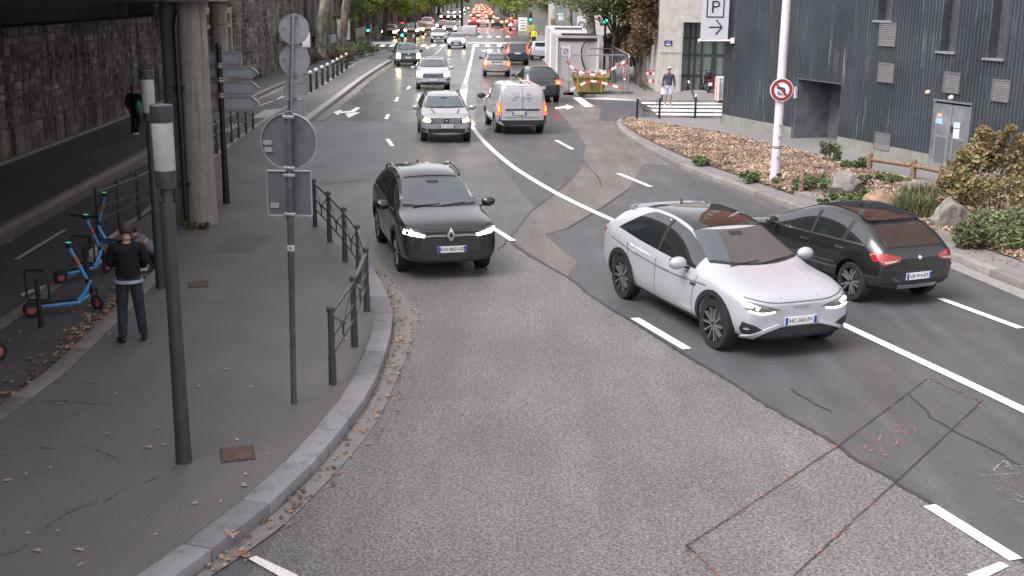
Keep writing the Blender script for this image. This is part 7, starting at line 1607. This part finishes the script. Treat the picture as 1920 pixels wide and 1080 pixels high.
# hedge bed under the left plane trees
for k, (x, y, n, mt, lab) in enumerate(((600, 120, 2200, 'leaf_brown', 'brown dry low shrub at the foot of the thick plane tree'), (635, 111, 3000, 'leaf_bush', 'grey green low shrub between the two plane trees and the kerb'), (660, 101, 2400, 'leaf_low', 'dark green low shrub at the far tip of the left planting strip'))):
    plant('low_shrub', lab, 'shrub', G(x, y, PZ), [(rnd.uniform(-1.6, 1.6), rnd.uniform(-2.5, 3.5), rnd.uniform(.2, .6), .45) for _ in range(14)], n, .17, mt, 40 + k, 4)
# weeds at the foot of the bridge pier
plant('weed', 'dry weeds growing at the foot of the bridge pier', 'plant', G(366, 430, PZ), [(rnd.uniform(-.25, .25), rnd.uniform(-.08, .08), rnd.uniform(.03, .14), .07) for _ in range(8)], 240, .06, 'leaf_brown', 60, 5)

# ---------------------------------------------------------------- wood chips and fallen leaves
def pip(p, poly):
    c = False; n = len(poly)
    for i in range(n):
        a, b = poly[i], poly[i - 1]
        if (a[1] > p[1]) != (b[1] > p[1]) and p[0] < (b[0] - a[0]) * (p[1] - a[1]) / (b[1] - a[1]) + a[0]: c = not c
    return c
bpx = [(p.x, p.y) for p in bedp]; xa, xb = min(p[0] for p in bpx), max(p[0] for p in bpx); ya, yb = min(p[1] for p in bpx), max(p[1] for p in bpx)
rnd = random.Random(9); m = MB(); cnt = 0
while cnt < 34000:
    x, y = rnd.uniform(xa, xb), rnd.uniform(ya, yb)
    if not pip((x, y), bpx) or (y < 24 and rnd.random() < .4): continue
    cnt += 1; s = rnd.uniform(.035, .10); w = s * rnd.uniform(.3, .65); a = rnd.uniform(0, PI); t = rnd.uniform(-.9, .9)
    hump = .03 + .03 * mnoise.noise(Vector((x * 2.5, y * 2.5, 0)))
    u = Vector((math.cos(a), math.sin(a), t)) * s / 2; v = Vector((-math.sin(a), math.cos(a), rnd.uniform(-.5, .5))) * w / 2; n_ = Vector((0, 0, .012)); p = Vector((x, y, BZ + max(.006, hump) + rnd.uniform(0, .045)))
    m.add([p - u - v, p + u - v, p + u + v, p - u + v, p - u * .8 - v * .8 + n_, p + u * .8 - v * .8 + n_, p + u * .8 + v * .8 + n_, p - u * .8 + v * .8 + n_], [(4, 5, 6, 7), (0, 1, 5, 4), (1, 2, 6, 5), (2, 3, 7, 6), (3, 0, 4, 7)])
cp = m.build('wood_chips', M['chips'], None, kind='stuff'); props(cp, 'loose brown wood chips covering the planting bed', 'wood chips')
def leaf_shape(rnd, s):
    """a curled five-lobed plane leaf"""
    P = []; k = 10; cu = rnd.uniform(.15, .5) * s
    for i in range(k):
        a = 2 * PI * i / k; r = s * ((.5 if i % 2 == 0 else .27) * rnd.uniform(.8, 1.15)); z = cu * (r / s) ** 2 * 2 * rnd.uniform(.3, 1.2); P.append(Vector((math.cos(a) * r, math.sin(a) * r * .85, z)))
    return [Vector((0, 0, .004))] + P, [(0, 1 + i, 1 + (i + 1) % k) for i in range(k)]
def litter(label, path, n, spread, z, size, seed, side=0.0, mat='dry'):
    rnd = random.Random(seed); m = MB(); P = resample(path, .25)
    for _ in range(n):
        p = rnd.choice(P) + Vector((rnd.gauss(0, .12), rnd.gauss(0, .12), 0)); p = p + Vector((rnd.gauss(0, spread), rnd.gauss(0, spread), 0))
        v, f = leaf_shape(rnd, size * rnd.uniform(.5, 1.25)); Rm = Matrix.Rotation(rnd.uniform(0, 6.3), 3, 'Z') @ Matrix.Rotation(rnd.gauss(0, .35), 3, 'X')
        m.add([Rm @ q + Vector((p.x, p.y, z + rnd.uniform(.005, .035))) for q in v], f)
    o = m.build('leaf_litter', M[mat], None, kind='stuff'); props(o, label, 'fallen leaves'); return o
gl_ = offset_line(isl_out, .10); near_g = [p for p in gl_ if 8.6 < p.y < 20.5]
litter('dry brown leaves gathered in the gutter along the bend kerb', near_g, 300, .045, .012, .075, 1)
zl = offset_line(zone, .16)
litter('heaps of dry leaves along the kerb of the scooter bay', [p for p in zl if 9 < p.y < 20][:60], 420, .11, .01, .10, 2)
litter('scattered dry leaves on the floor of the scooter bay', gpoly([(40, 640), (110, 600), (150, 560), (220, 540), (250, 500)]), 60, .35, .01, .09, 3)
litter('dead leaves in the gutter of the left pavement below the viaduct', [p + Vector((.33, 0, 0)) for p in lk if 20 < p.y < 75], 260, .07, .014, .09, 4)
litter('leaves along the kerb of the far left planting strip', [p + Vector((.5, 0, 0)) for p in isl_out if 50 < p.y < 100], 120, .1, .014, .12, 5)
litter('dry leaves and litter along the right kerb behind the black car', [G(1775, 462, PZ), G(1850, 480, PZ), G(1915, 500, PZ)], 50, .1, PZ + .004, .08, 6)
rnd = random.Random(21)
spots = [(424, 693, 1), (462, 911, 1.3), (279, 840, 1.1), (217, 740, .9), (201, 814, .9), (297, 804, .8), (443, 825, .8), (460, 890, .7), (75, 1036, 1.2), (150, 1032, 1.1), (47, 891, .9), (14, 901, 1), (116, 758, .8), (108, 712, .7), (365, 945, .8), (413, 941, .7), (290, 1003, .7), (151, 1060, .7), (109, 996, .6), (372, 725, .7), (470, 725, .6), (520, 678, .6), (648, 636, .9), (470, 570, .6), (400, 545, .5), (455, 520, .5), (497, 492, .5), (340, 580, .5), (430, 430, .5), (412, 467, .5), (385, 600, .5), (300, 520, .6), (560, 470, .5), (95, 878, .6), (308, 835, .7), (52, 1000, .6), (205, 628, .7), (440, 1005, 1.5), (432, 1000, 1.2), (405, 560, .5)]
for k, (x, y, s) in enumerate(spots):
    v, f = leaf_shape(rnd, .115 * s); o = MB().add([Matrix.Rotation(rnd.uniform(0, 6), 3, 'Z') @ q for q in v], f).build('fallen_leaf', M['dry_pale'], None, loc=G(x, y, PZ) + Vector((0, 0, .007))); props(o, 'single dry plane leaf lying flat on the dark left pavement', 'leaf', 'single fallen leaves on the pavement')
for k, (x, y, s) in enumerate(((440, 1002, 1.5), (462, 1046, 1.3), (445, 1044, 1.2))):
    v, f = leaf_shape(rnd, .12 * s); o = MB().add(v, f).build('fallen_leaf', M['dry'], None, loc=G(x, y, 0) + Vector((0, 0, .02))); props(o, 'large brown plane leaf lying in the gutter at the bottom of the kerb', 'leaf', 'large leaves in the gutter')
# ================================================================ BUILDING SITE, SIGNALS AND FAR TRAFFIC
# two white site cabins in a row
cb = G(1044, 151, PZ); cb2 = G(1113, 150, PZ); cw_ = (cb2 - cb).length
cdir = (G(1019, 106, PZ) - cb); cdir.z = 0; cdir.normalize(); ca = math.atan2(cdir.y, cdir.x) - PI / 2
M['cabin'] = plain('cabin_cream_grey', (.50, .48, .49), .5, var=.08, scale=1.5); M['cabin_side'] = plain('cabin_side_grey', (.44, .43, .44), .5, var=.1, scale=1.5)
def cabin(label, base, w, Ln, h, dark=True):
    o = thing('site_cabin', label, 'site cabin', base, ca)
    m = MB(); m.box((w / 2, Ln / 2, h / 2), (w, Ln, h)); m.build('wall', M['cabin'], o)
    m = MB(); n = int(Ln / .3)
    for i in range(n): m.box((-.012, .1 + i * (Ln - .1) / n, h / 2), (.024, .13, h - .3))
    m.build('side_rib', M['cabin_side'], o, kind='stuff')
    m = MB()
    for x in (-.03, w + .03):
        for y in (-.03, Ln + .03): m.box((x, y, h / 2), (.12, .12, h))
    m.build('corner_post', M['white'], o, kind='stuff')
    m = MB(); m.box((w / 2, Ln / 2, h + .06), (w + .16, Ln + .16, .12)); m.build('roof', M['white_dirty'], o)
    m = MB(); m.box((w / 2, -.04, h - .10), (w - .1, .06, .16)); m.build('fascia', M['post_black'], o)
    m = MB(); m.box((w / 2, .6, h + .18), (w - .5, .3, .12)); m.build('roof_beam', M['post'], o); return o
c_ = cabin('white site cabin with a small square window and black cable on its end wall', cb, cw_, 10, 2.45)
def CP(px, py): p = at_y(px, py, cb.y); return (p.x - cb.x), p.z - PZ
a, b = CP(1052, 87), CP(1070, 105); q = MB(); q.box(((a[0] + b[0]) / 2, -.03, (a[1] + b[1]) / 2), (b[0] - a[0], .06, a[1] - b[1])); wi = q.build('window', M['white'], c_)
q = MB(); q.box(((a[0] + b[0]) / 2 - .0, -.062, (a[1] + b[1]) / 2), ((b[0] - a[0]) * .56, .012, (a[1] - b[1]) * .56)); q.build('pane', M['pane'], wi)
cabin('second white site cabin standing directly behind the first one', cb + cdir * 10.6, cw_, 10, 2.5)
cbl = thing('cable', 'thick black cable looping down the end wall of the site cabin', 'cable', cb); m = MB(); P = [CP(x, y) for x, y in ((1110, 77), (1100, 76), (1094, 83), (1090, 95), (1091, 112), (1096, 128), (1102, 138))]
m.tube(catmull([(x, -.12 - .02 * i, z) for i, (x, z) in enumerate(P)], 4), .045, 8); m.build('cable', M['post_black'], cbl, smooth=True)
# yellow skip full of rubble
s0, s1 = G(1076, 176, PZ), G(1135, 176, PZ); sw = (s1 - s0).length
sk_ = thing('skip', 'rusty yellow rubble skip with stained sides in front of the site cabin', 'skip', s0)
k = N('skip_yellow_worn'); f = k.noise(1, 5, co=k.coord((5, 5, 1.2)), rough=.7); k.set(Base_Color=k.ramp(f, [(.36, (.10, .08, .05)), (.46, (.26, .20, .05)), (.6, (.44, .34, .07)), (.72, (.36, .30, .16))]), Roughness=.8); M['skip'] = k.m
h = top_z(s0, 143) - PZ; e = .14
P = [(e, -.0, .08), (sw - e, 0, .08), (sw + .08, -.12, h), (-.08, -.12, h), (e, 1.6, .08), (sw - e, 1.6, .08), (sw + .08, 1.75, h), (-.08, 1.75, h)]
m = MB(); m.add(P, [(0, 1, 2, 3), (5, 4, 7, 6), (4, 0, 3, 7), (1, 5, 6, 2), (0, 4, 5, 1), (3, 2, 6, 7)]); m.build('bin', M['skip'], sk_)
m = MB(); m.bar((-.14, -.15, h), (sw + .14, -.15, h), .1, .12); m.bar((-.14, 1.78, h), (sw + .14, 1.78, h), .1, .12); m.bar((-.1, -.09, h), (-.1, 1.72, h), .1, .12); m.bar((sw + .1, -.09, h), (sw + .1, 1.72, h), .1, .12); m.build('rim', M['skip'], sk_)
m = MB()
for i in range(5): x = e + .1 + (sw - 2 * e - .2) * i / 4; m.bar((x, -.04, .1), (x + (x - sw / 2) * .12, -.15, h - .08), .08, .07)
m.build('rib', M['skip'], sk_, kind='stuff')
m = MB(); rnd = random.Random(8)
for i in range(160): m.box((rnd.uniform(0, sw), rnd.uniform(.0, 1.6), h + rnd.uniform(-.05, .16)), [rnd.uniform(.1, .32) for _ in range(3)], M=Matrix.Rotation(rnd.uniform(0, 3), 3, Vector((rnd.random(), rnd.random(), rnd.random() + .1)).normalized()))
r_ = m.build('rubble', stone_mat('rubble', [(.42, .38, .37), (.5, .47, .47), (.36, .26, .24), (.55, .53, .54)], True), None, loc=s0, kind='stuff'); props(r_, 'pale rubble and rags heaped on the yellow skip', 'rubble')
# temporary mesh fence with barrier tape
M['wire'] = plain('fence_wire', (.36, .37, .38), .45, .6)
def mesh_panel(label, a, b, h=1.95):
    o = thing('mesh_fence', label, 'site fence', a); d = b - a; L = d.length; d.normalize(); u = Vector((0, 0, 1)); q = MB()
    q.tube([d * .03, d * .03 + u * (h - .15), d * .16 + u * h, d * (L - .16) + u * h, d * (L - .03) + u * (h - .15), d * (L - .03)], .032, 8); q.build('frame', M['galv'], o, smooth=True)
    q = MB(); n = int(L / .22)
    for i in range(1, n): q.cyl(d * (L * i / n) + u * .12, d * (L * i / n) + u * (h - .02), .0032, n=4, cap=False)
    for i in range(8): z = .15 + (h - .2) * i / 7; q.cyl(d * .05 + u * z, d * (L - .05) + u * z, .0032, n=4, cap=False)
    q.build('wire_mesh', M['wire'], o, kind='stuff')
    for s in (.0, L): q = MB(); q.box(d * s + u * .06, (.5, .22, .12)); q.build('foot', M['concrete_dark'], o)
    return o
f0, f1, f2 = G(1066, 178, PZ), G(1176, 176, PZ), G(1158, 160, PZ)
mesh_panel('mesh fence panel running along the left flank of the skip to the cabin', G(1050, 152, PZ), f0); mesh_panel('wide mesh fence panel in front of the yellow skip', f0, f0.lerp(f1, .97)); mesh_panel('mesh fence panel right of the skip, turned along the pavement', f1 + Vector((.05, .1, 0)), f2 + Vector((0, 6, 0))); mesh_panel('mesh fence panel behind the skip beside the small street tree', G(1100, 158, PZ), G(1148, 156, PZ))
def tape(label, pts):
    o = thing('barrier_tape', label, 'barrier tape', pts[0]); P = [Vector(p) - Vector(pts[0]) for p in resample(pts, .28)]
    for c in (0, 1):
        q = MB()
        for i in range(len(P) - 1):
            if i % 2 == c: q.bar(P[i], P[i + 1], .012, .11)
        q.build('white_band' if c else 'red_band', M['white'] if c else M['tape_red'], o, kind='stuff')
M['tape_red'] = plain('tape_red', (.45, .08, .07), .5)
def FY(px, py, dy=0): return at_y(px, py, f0.y - .12 + dy)
tape('red and white tape sagging across the top of the skip', catmull([FY(1062, 114), FY(1078, 131), FY(1100, 138), FY(1120, 140), FY(1140, 134), FY(1172, 115)], 4))
tape('red and white tape crossing low over the front of the skip', catmull([FY(1060, 174), FY(1086, 160), FY(1108, 152), FY(1132, 156), FY(1172, 167)], 4))
tape('short loose red and white tape hanging at the right fence corner', catmull([FY(1172, 115), FY(1169, 130), FY(1171, 150)], 4))
# moped and barriers by the glazed entrance
def moped(loc, rz):
    o = thing('moped', 'black moped with a red tail lamp and top case parked before the glazed entrance', 'moped', loc, rz)
    w = MB(); w.lathe([(.14, -.05), (.22, -.06), (.26, -.02), (.26, .02), (.22, .06), (.14, .05), (.14, -.05)], 20, Matrix.Rotation(PI / 2, 4, 'X')); wm = w.mesh('wheel', M['tyre'], True)
    for x in (-.62, .62): wo = link_mesh('wheel', wm, o, (x, 0, .26)); q = MB(); q.cyl((0, -.04, 0), (0, .04, 0), .14, n=16); q.build('rim', M['alloy'], wo)
    m = MB(); m.tube([(-.75, 0, .58), (-.4, 0, .52), (0, 0, .35), (.32, 0, .36), (.45, 0, .75)], .15, 10, rads=[.09, .17, .14, .13, .12]); m.build('body', M['p_black'], o, smooth=True)
    m = MB(); m.tube([(-.8, 0, .78), (-.4, 0, .80), (-.05, 0, .74)], .12, 10, rads=[.1, .13, .1]); m.build('seat', M['plastic'], o, smooth=True)
    m = MB(); m.tube([(.62, 0, .3), (.45, 0, .85), (.40, 0, 1.05)], .05, 8); m.build('fork', M['galv'], o, smooth=True); m = MB(); m.tube([(.36, -.33, 1.08), (.42, 0, 1.05), (.36, .33, 1.08)], .02, 8); m.build('handlebar', M['plastic'], o, smooth=True)
    m = MB(); m.box((.62, 0, .52), (.42, .14, .08)); m.build('mudguard', M['p_black'], o, bevel=.03)
    for s in (-1, 1): m = MB(); m.cyl((.34, s * .25, 1.1), (.30, s * .32, 1.32), .01, n=6); m.lathe([(0, -.01), (.06, -.01), (.06, .01), (0, .01)], 12, Matrix.Translation((.29, s * .34, 1.36)) @ Matrix.Rotation(PI / 2, 4, 'Y')); m.build('mirror', M['chrome'], o)
    m = MB(); m.box((-.86, 0, 1.0), (.36, .42, .30)); m.build('top_case', M['p_dark'], o, bevel=.08)
    m = MB(); m.box((-.86, 0, .66), (.10, .26, .12)); m.build('tail_lamp', M['tail_off'], o, bevel=.02); m = MB(); m.box((-.93, 0, .46), (.02, .2, .17)); m.build('number_plate', M['plate'], o); return o
moped(G(1322, 172, PZ), R(96))
def barrier(label, px, py, w, h, rz, red=True):
    o = thing('site_barrier', label, 'barrier', G(px, py, PZ), rz)
    m = MB()
    for x in (-w / 2, w / 2): m.tube([(x, 0, 0), (x, 0, h)], .025, 8)
    m.tube([(-w / 2, 0, h), (w / 2, 0, h)], .025, 8); m.build('frame', M['tape_red'], o, kind='stuff')
    for k, z in enumerate((h - .16, h * .45)):
        for i in range(6): q = MB(); q.box((-w / 2 + w * (i + .5) / 6, 0, z), (w / 6, .02, .17)); q.build('band', M['tape_red'] if (i + k) % 2 else M['white'], o)
    for x in (-w / 2, w / 2): q = MB(); q.box((x, 0, .03), (.08, .5, .06)); q.build('foot', M['plastic'], o)
    return o
barrier('red and white barrier behind the person in shorts', 1228, 168, 1.1, 1.0, 0); barrier('red and white barrier against the beige wall, right of the first', 1258, 166, .9, 1.0, .2)
o = thing('waste_container', 'pale grey container with red and white striped ends beside the ribbed corner', 'container', G(1352, 190, PZ)); m = MB(); m.box((.35, .5, .55), (.95, .8, 1.0)); m.build('bin', M['louvre'] if False else plain('container_grey', (.42, .43, .44), .5), o, bevel=.04)
for x in (-.17, .87):
    for i in range(4): q = MB(); q.box((x, -.0 + .28 * i, .55), (.07, .14, 1.05)); q.build('band', M['tape_red'] if i % 2 else M['white'], o)
m = MB(); m.box((.35, .5, 1.09), (.99, .84, .08)); m.build('lid', M['white_dirty'], o)

# ---------------------------------------------------------------- signals, posts and signs far off
M['green_on'] = emit('signal_green', (.02, 1, .55), 5.0)
def signal(label, px, py_base, py_lamp, big_=False, z=PZ, side=0):
    b = G(px, py_base, z); h = top_z(b, py_lamp) - z; o = thing('traffic_light', label, 'traffic light', b); m = MB(); m.tube([(0, 0, 0), (0, 0, h + .5)], .07, 10); m.build('pole', M['post_black'], o, smooth=True)
    m = MB(); m.box((0, -.14, h + .27), (.34, .22, 1.0)); hd = m.build('head', M['post_black'], o, bevel=.03)
    for k, (zz, mt) in enumerate(((h, 'green_on'), (h + .28, 'plastic'), (h + .56, 'plastic'))):
        m = MB(); m.lathe([(0, .02), (.11, .02), (.12, -.04)], 16, Matrix.Translation((0, -.27, zz)) @ Matrix.Rotation(PI / 2, 4, 'X')); m.build('lens', M[mt], hd)
    return o
signal('traffic light showing green on the right before the far crossing', 994, 82, 37); signal('small green traffic light on the far left pavement', 691, 77, 57); signal('black post with a small green light on the left crossing island', 755, 86, 66); signal('green traffic light seen through the branches behind the yellow skip', 1132, 150, 40)
def lamp_post(label, px, py, z, r, hgt, mat='post_black'):
    o = thing('street_lamp', label, 'street lamp', G(px, py, z)); m = MB(); m.tube([(0, 0, 0), (0, 0, hgt * .5), (0, 0, hgt)], r, 12, rads=[r * 1.1, r, r * .8]); m.build('pole', M[mat], o, smooth=True)
    m = MB(); m.lathe([(r * 1.6, 0), (r * 1.6, .5), (r * 1.1, .62)], 12); m.build('base', M[mat], o, smooth=True); m = MB(); m.tube([(0, 0, hgt - .05), (.9, 0, hgt + .3), (1.8, 0, hgt + .35)], r * .6, 8); m.build('arm', M[mat], o, smooth=True); m = MB(); m.box((2.0, 0, hgt + .34), (.7, .28, .12)); m.build('lamp_head', M['galv'], o, bevel=.04); return o
lamp_post('thick dark lamp column on the central island beyond the crossing', 866, 66, 0, .16, 9); lamp_post('dark lamp column rising behind the twin round signs', 577, 122, PZ, .14, 9); lamp_post('dark lamp column on the left pavement beside the street tree', 660, 88, PZ, .13, 8); lamp_post('thin lamp column at the left crossing near the bicycle', 779, 79, 0, .07, 7); lamp_post('slim dark lamp column right of the far carriageway', 977, 60, PZ, .09, 8); lamp_post('lamp column behind the cabin roof', 1040, 84, PZ, .10, 8)
def panel(label, px, py, z, top, wpx, hpx, mat='white', frame='galv', name='notice_sign', cat='sign', lines=0):
    b = G(px, py, z); sc = b.length / 2150; zt = top_z(b, top); w, h = wpx * sc, hpx * sc; o = thing(name, label, cat, b); m = MB(); m.tube([(0, 0, 0), (0, 0, zt - z)], .04, 8); m.build('post', M[frame], o, smooth=True)
    m = MB(); m.box((0, -.06, zt - z - h / 2), (w, .05, h)); p = m.build('board', M[mat], o, bevel=.01)
    for i in range(lines): m = MB(); m.box((0, -.09, zt - z - h * (.2 + .6 * i / max(1, lines - 1))), (w * .6, .008, h * .06)); m.build('print', M['ink_grey'], p)
    return o
panel('white information panel on a post beside the twin round signs', 578, 176, PZ, 61, 14, 26); panel('white notice board by the far right crossing', 980, 74, PZ, 33, 16, 24, lines=4); panel('red brown sign board above the site cabin', 1036, 92, PZ, 35, 9, 11, 'rust_sign' if False else 'p_orange' if 'p_orange' in M else 'wood')
panel('stack of white direction boards above the cabin, upper board', 1050, 96, PZ, 25, 10, 4); panel('stack of white direction boards above the cabin, lower board', 1051, 97, PZ, 31, 10, 7)
o = panel('pinkish poster column with a round emblem behind the site cabin', 1089, 108, PZ, 30, 17, 44, 'white_dirty', name='poster_column'); sc_ = G(1089, 108, PZ).length / 2150; zt = top_z(G(1089, 108, PZ), 47) - PZ
m = MB(); m.lathe([(.18, .0), (.30, .0), (.30, .02), (.18, .02), (.18, 0)], 20, Matrix.Translation((0, -.10, zt)) @ Matrix.Rotation(PI / 2, 4, 'X')); m.build('emblem', M['ink_grey'], o)
b = G(964, 72, PZ); o = thing('no_entry_sign', 'small round red and white road sign by the blue parked car', 'road sign', b); zt = top_z(b, 54) - PZ; m = MB(); m.tube([(0, 0, 0), (0, 0, zt)], .03, 8); m.build('post', M['galv'], o)
Mx = Matrix.Translation((0, -.05, zt)) @ Matrix.Rotation(PI / 2, 4, 'X'); m = MB(); m.lathe([(0, 0), (.30, 0), (.32, -.02)], 24, Mx); m.build('disc', M['tape_red'], o); m = MB(); m.box((0, -.075, zt), (.4, .01, .11)); m.build('bar', M['white'], o)
o = thing('warning_sign', 'yellow warning sign standing low at the right crossing corner', 'road sign', G(995, 90, PZ)); m = MB(); m.plate([(-.42, 0, .12), (.42, 0, .12), (0, 0, .88)], (0, 1, 0), .03); m.build('board', M['p_yellow'], o); m = MB(); m.box((0, -.006, .4), (.12, .01, .3)); m.build('symbol', M['ink'], o); m = MB(); m.bar((0, .3, 0), (0, .03, .7), .04); m.build('stay', M['plastic'], o)
o = thing('yellow_board', 'yellow board with dark lines held up beside the road worker', 'sign', G(994, 84, PZ)); m = MB(); m.box((0, -.4, 1.6), (.8, .04, .7)); bd = m.build('board', plain('board_yellow', (.55, .47, .08), .6), o)
for i in range(4): m = MB(); m.box((0, -.425, 1.38 + i * .15), (.66, .008, .05)); m.build('print', M['ink_grey'], bd)
m = MB(); m.bar((0, -.4, 0), (0, -.4, 1.3), .05); m.build('post', M['plastic'], o)
# advert panel in front of the thick plane tree
o = thing('advert_panel', 'glazed advertising panel on two dark legs under the street tree', 'advert panel', G(645, 94, PZ)); m = MB(); m.box((0, 0, 1.75), (1.3, .16, 1.9)); fr = m.build('frame', M['post'], o, bevel=.03); m = MB(); m.box((0, -.085, 1.75), (1.12, .012, 1.7)); m.build('poster', plain('poster_blurred', (.36, .42, .42), .2, var=.5, scale=2.5), fr)
for x in (-.5, .5): m = MB(); m.box((x, 0, .4), (.12, .12, .8)); m.build('leg', M['post'], o)
# bicycle
o = thing('bicycle', 'bicycle leaning on the post at the left crossing island', 'bicycle', G(761, 79, 0)); wm = MB(); wm.lathe([(.30, -.02), (.34, 0), (.30, .02), (.30, -.02)], 24, Matrix.Rotation(PI / 2, 4, 'X')); wme = wm.mesh('wheel', M['tyre'], True)
for x in (-.52, .52): link_mesh('wheel', wme, o, (x, 0, .34))
m = MB()
for a, c in (((-.52, 0, .34), (-.1, 0, .32)), ((-.1, 0, .32), (-.22, 0, .85)), ((-.22, 0, .78), (.38, 0, .80)), ((-.1, 0, .32), (.40, 0, .72)), ((.52, 0, .34), (.36, 0, .95)), ((-.52, 0, .34), (-.22, 0, .78))): m.cyl(a, c, .022, n=8)
m.build('frame', M['p_burgundy'], o, smooth=True); m = MB(); m.box((-.24, 0, .9), (.24, .12, .06)); m.build('saddle', M['plastic'], o, bevel=.02); m = MB(); m.tube([(.36, -.28, 1.0), (.36, 0, .96), (.36, .28, 1.0)], .018, 8); m.build('handlebar', M['plastic'], o)
o = thing('crossing_island', 'low white edged traffic island with pale hoarding beyond the crossing', 'hoarding', G(878, 66, 0)); m = MB(); m.box((0, 2, .55), (2.0, 5, 1.1)); m.build('hoarding', M['white_dirty'], o, bevel=.05); m = MB(); m.box((0, 2, .06), (2.6, 6, .12)); m.build('kerb', M['kerb_old'], o)

# ---------------------------------------------------------------- far traffic
def far_spec(kind, lit):
    return dict(ws=(1.03, .26), sw=(.8, -1.5), pillars=(), mirror=(.72, 1.04), gaps=(), handles=(), sill=0,
                rear=[('rear_glass', [(-.58, 1.08), (-.5, 1.38), (.5, 1.38), (.58, 1.08)], 'glass', .012, 1), ('tail_lamp', [(.50, .80), (.50, 1.06), (.88, 1.06), (.88, .80)], 'tail_far', .03), ('brake_lamp', [(-.25, 1.42), (-.25, 1.47), (.25, 1.47), (.25, 1.42)], 'tail_far', .03, 1)],
                front=[('headlamp', [(.52, .66), (.52, .86), (.86, .90), (.86, .68)], 'lamp_warm' if lit else 'lamp_glass', .03), ('grille', [(-.45, .5), (-.45, .78), (.45, .78), (.45, .5)], 'plastic', .012, 1)])
FH = finish_car(hat, '', 'car', 'p_red', (0, 0, 0), 0, far_spec('hat', True)); FS = finish_car(tuc, '', 'car', 'p_dark', (0, 0, 0), 0, far_spec('suv', True)); FV = finish_car(van, '', 'van', 'p_van', (0, 0, 0), 0, dict(far_spec('van', False), name='delivery_van', ws=(1.26, .62), wsw=(.78, .68), sw=(1.0, .12), mirror=(.92, 1.1)))
fp = {'FH': [FH, hat, 0], 'FS': [FS, tuc, 0], 'FV': [FV, van, 0]}
def far_car(k, px, py, away, paint_, label, group=None, hd=None):
    src, car, n = fp[k]; o = src if n == 0 else copy_tree(src); fp[k][2] += 1
    loc, h = stand_at(px, py, R(91.5 if away else -88.5) if hd is None else hd, car, not away); place(o, loc, h, label, group)
    for c in COL.objects:
        if c.parent == o and c.name.startswith('body'):
            c.material_slots[0].link = 'OBJECT'; c.material_slots[0].material = M[paint_]
    return o
q1 = 'cars queuing away with red tail lamps'
far_car('FH', 888, 50, True, 'p_red', 'red car with lit tail lamps, last of the left queue lane'); far_car('FH', 906, 50, True, 'p_silver', 'silver white car with lit tail lamps, last of the right queue lane')
for (x, y, k, p) in ((889, 37, 'FS', 'p_dark'), (905, 37, 'FH', 'p_grey'), (919, 40, 'FS', 'p_dark'), (891, 29, 'FH', 'p_dark'), (904, 29, 'FS', 'p_burgundy'), (917, 29, 'FH', 'p_grey'), (893, 23, 'FS', 'p_grey'), (904, 23, 'FH', 'p_dark'), (914, 22, 'FS', 'p_dark'), (894, 19, 'FH', 'p_grey'), (903, 18, 'FH', 'p_red'), (911, 18, 'FS', 'p_dark'), (895, 15, 'FS', 'p_dark'), (902, 14, 'FH', 'p_grey'), (899, 12, 'FH', 'p_dark')):
    far_car(k, x, y, True, p, 'far car in the dense queue of red tail lamps', q1)
far_car('FS', 932, 52, True, 'p_black', 'black parked car at the right kerb beyond the crossing'); far_car('FH', 958, 50, True, 'p_red', 'red parked car behind the small round road sign'); far_car('FH', 966, 58, True, 'p_blue', 'blue parked car beside the small round road sign')
far_car('FV', 800, 56, False, 'p_van', 'white van waiting beyond the left crossing'); far_car('FH', 786, 62, False, 'p_grey', 'grey car beside the white van at the left crossing'); far_car('FH', 803, 66, False, 'p_yellow', 'ochre car with bright headlights before the white van'); far_car('FS', 771, 69, False, 'p_grey', 'grey car with bright headlights beside the bicycle')
far_car('FS', 730, 72, False, 'p_black', 'black car with headlights on under the left trees'); far_car('FH', 752, 66, False, 'p_dark', 'dark parked car beside the black car under the left trees'); far_car('FH', 829, 58, False, 'p_navy', 'dark car behind the two white hatchbacks'); far_car('FS', 843, 64, False, 'p_grey', 'grey car squeezed behind the two white hatchbacks')
q2 = 'oncoming cars far up the avenue'
for (x, y, k, p) in ((834, 38, 'FS', 'p_dark'), (846, 38, 'FH', 'p_grey'), (857, 38, 'FS', 'p_dark'), (846, 29, 'FH', 'p_dark'), (858, 28, 'FS', 'p_grey'), (866, 24, 'FH', 'p_dark'), (874, 20, 'FH', 'p_grey')):
    far_car(k, x, y, False, p, 'far oncoming car with glowing headlights up the avenue', q2)
# white car and motorbikes half hidden left of the cabin
loc, h_ = stand_at(1014, 112, R(95), hat, False)
finish_car(hat, 'white parked car half hidden beside the site cabin', 'car', 'p_white', loc, h_, dict(SMALL, ws=(.98, .22), rear=[('rear_glass', [(-.56, 1.05), (-.48, 1.34), (.48, 1.34), (.56, 1.05)], 'glass', .012, 1), ('tail_lamp', [(.55, .82), (.55, .98), (.80, 1.0), (.84, .78)], 'tail_off', .016)]))
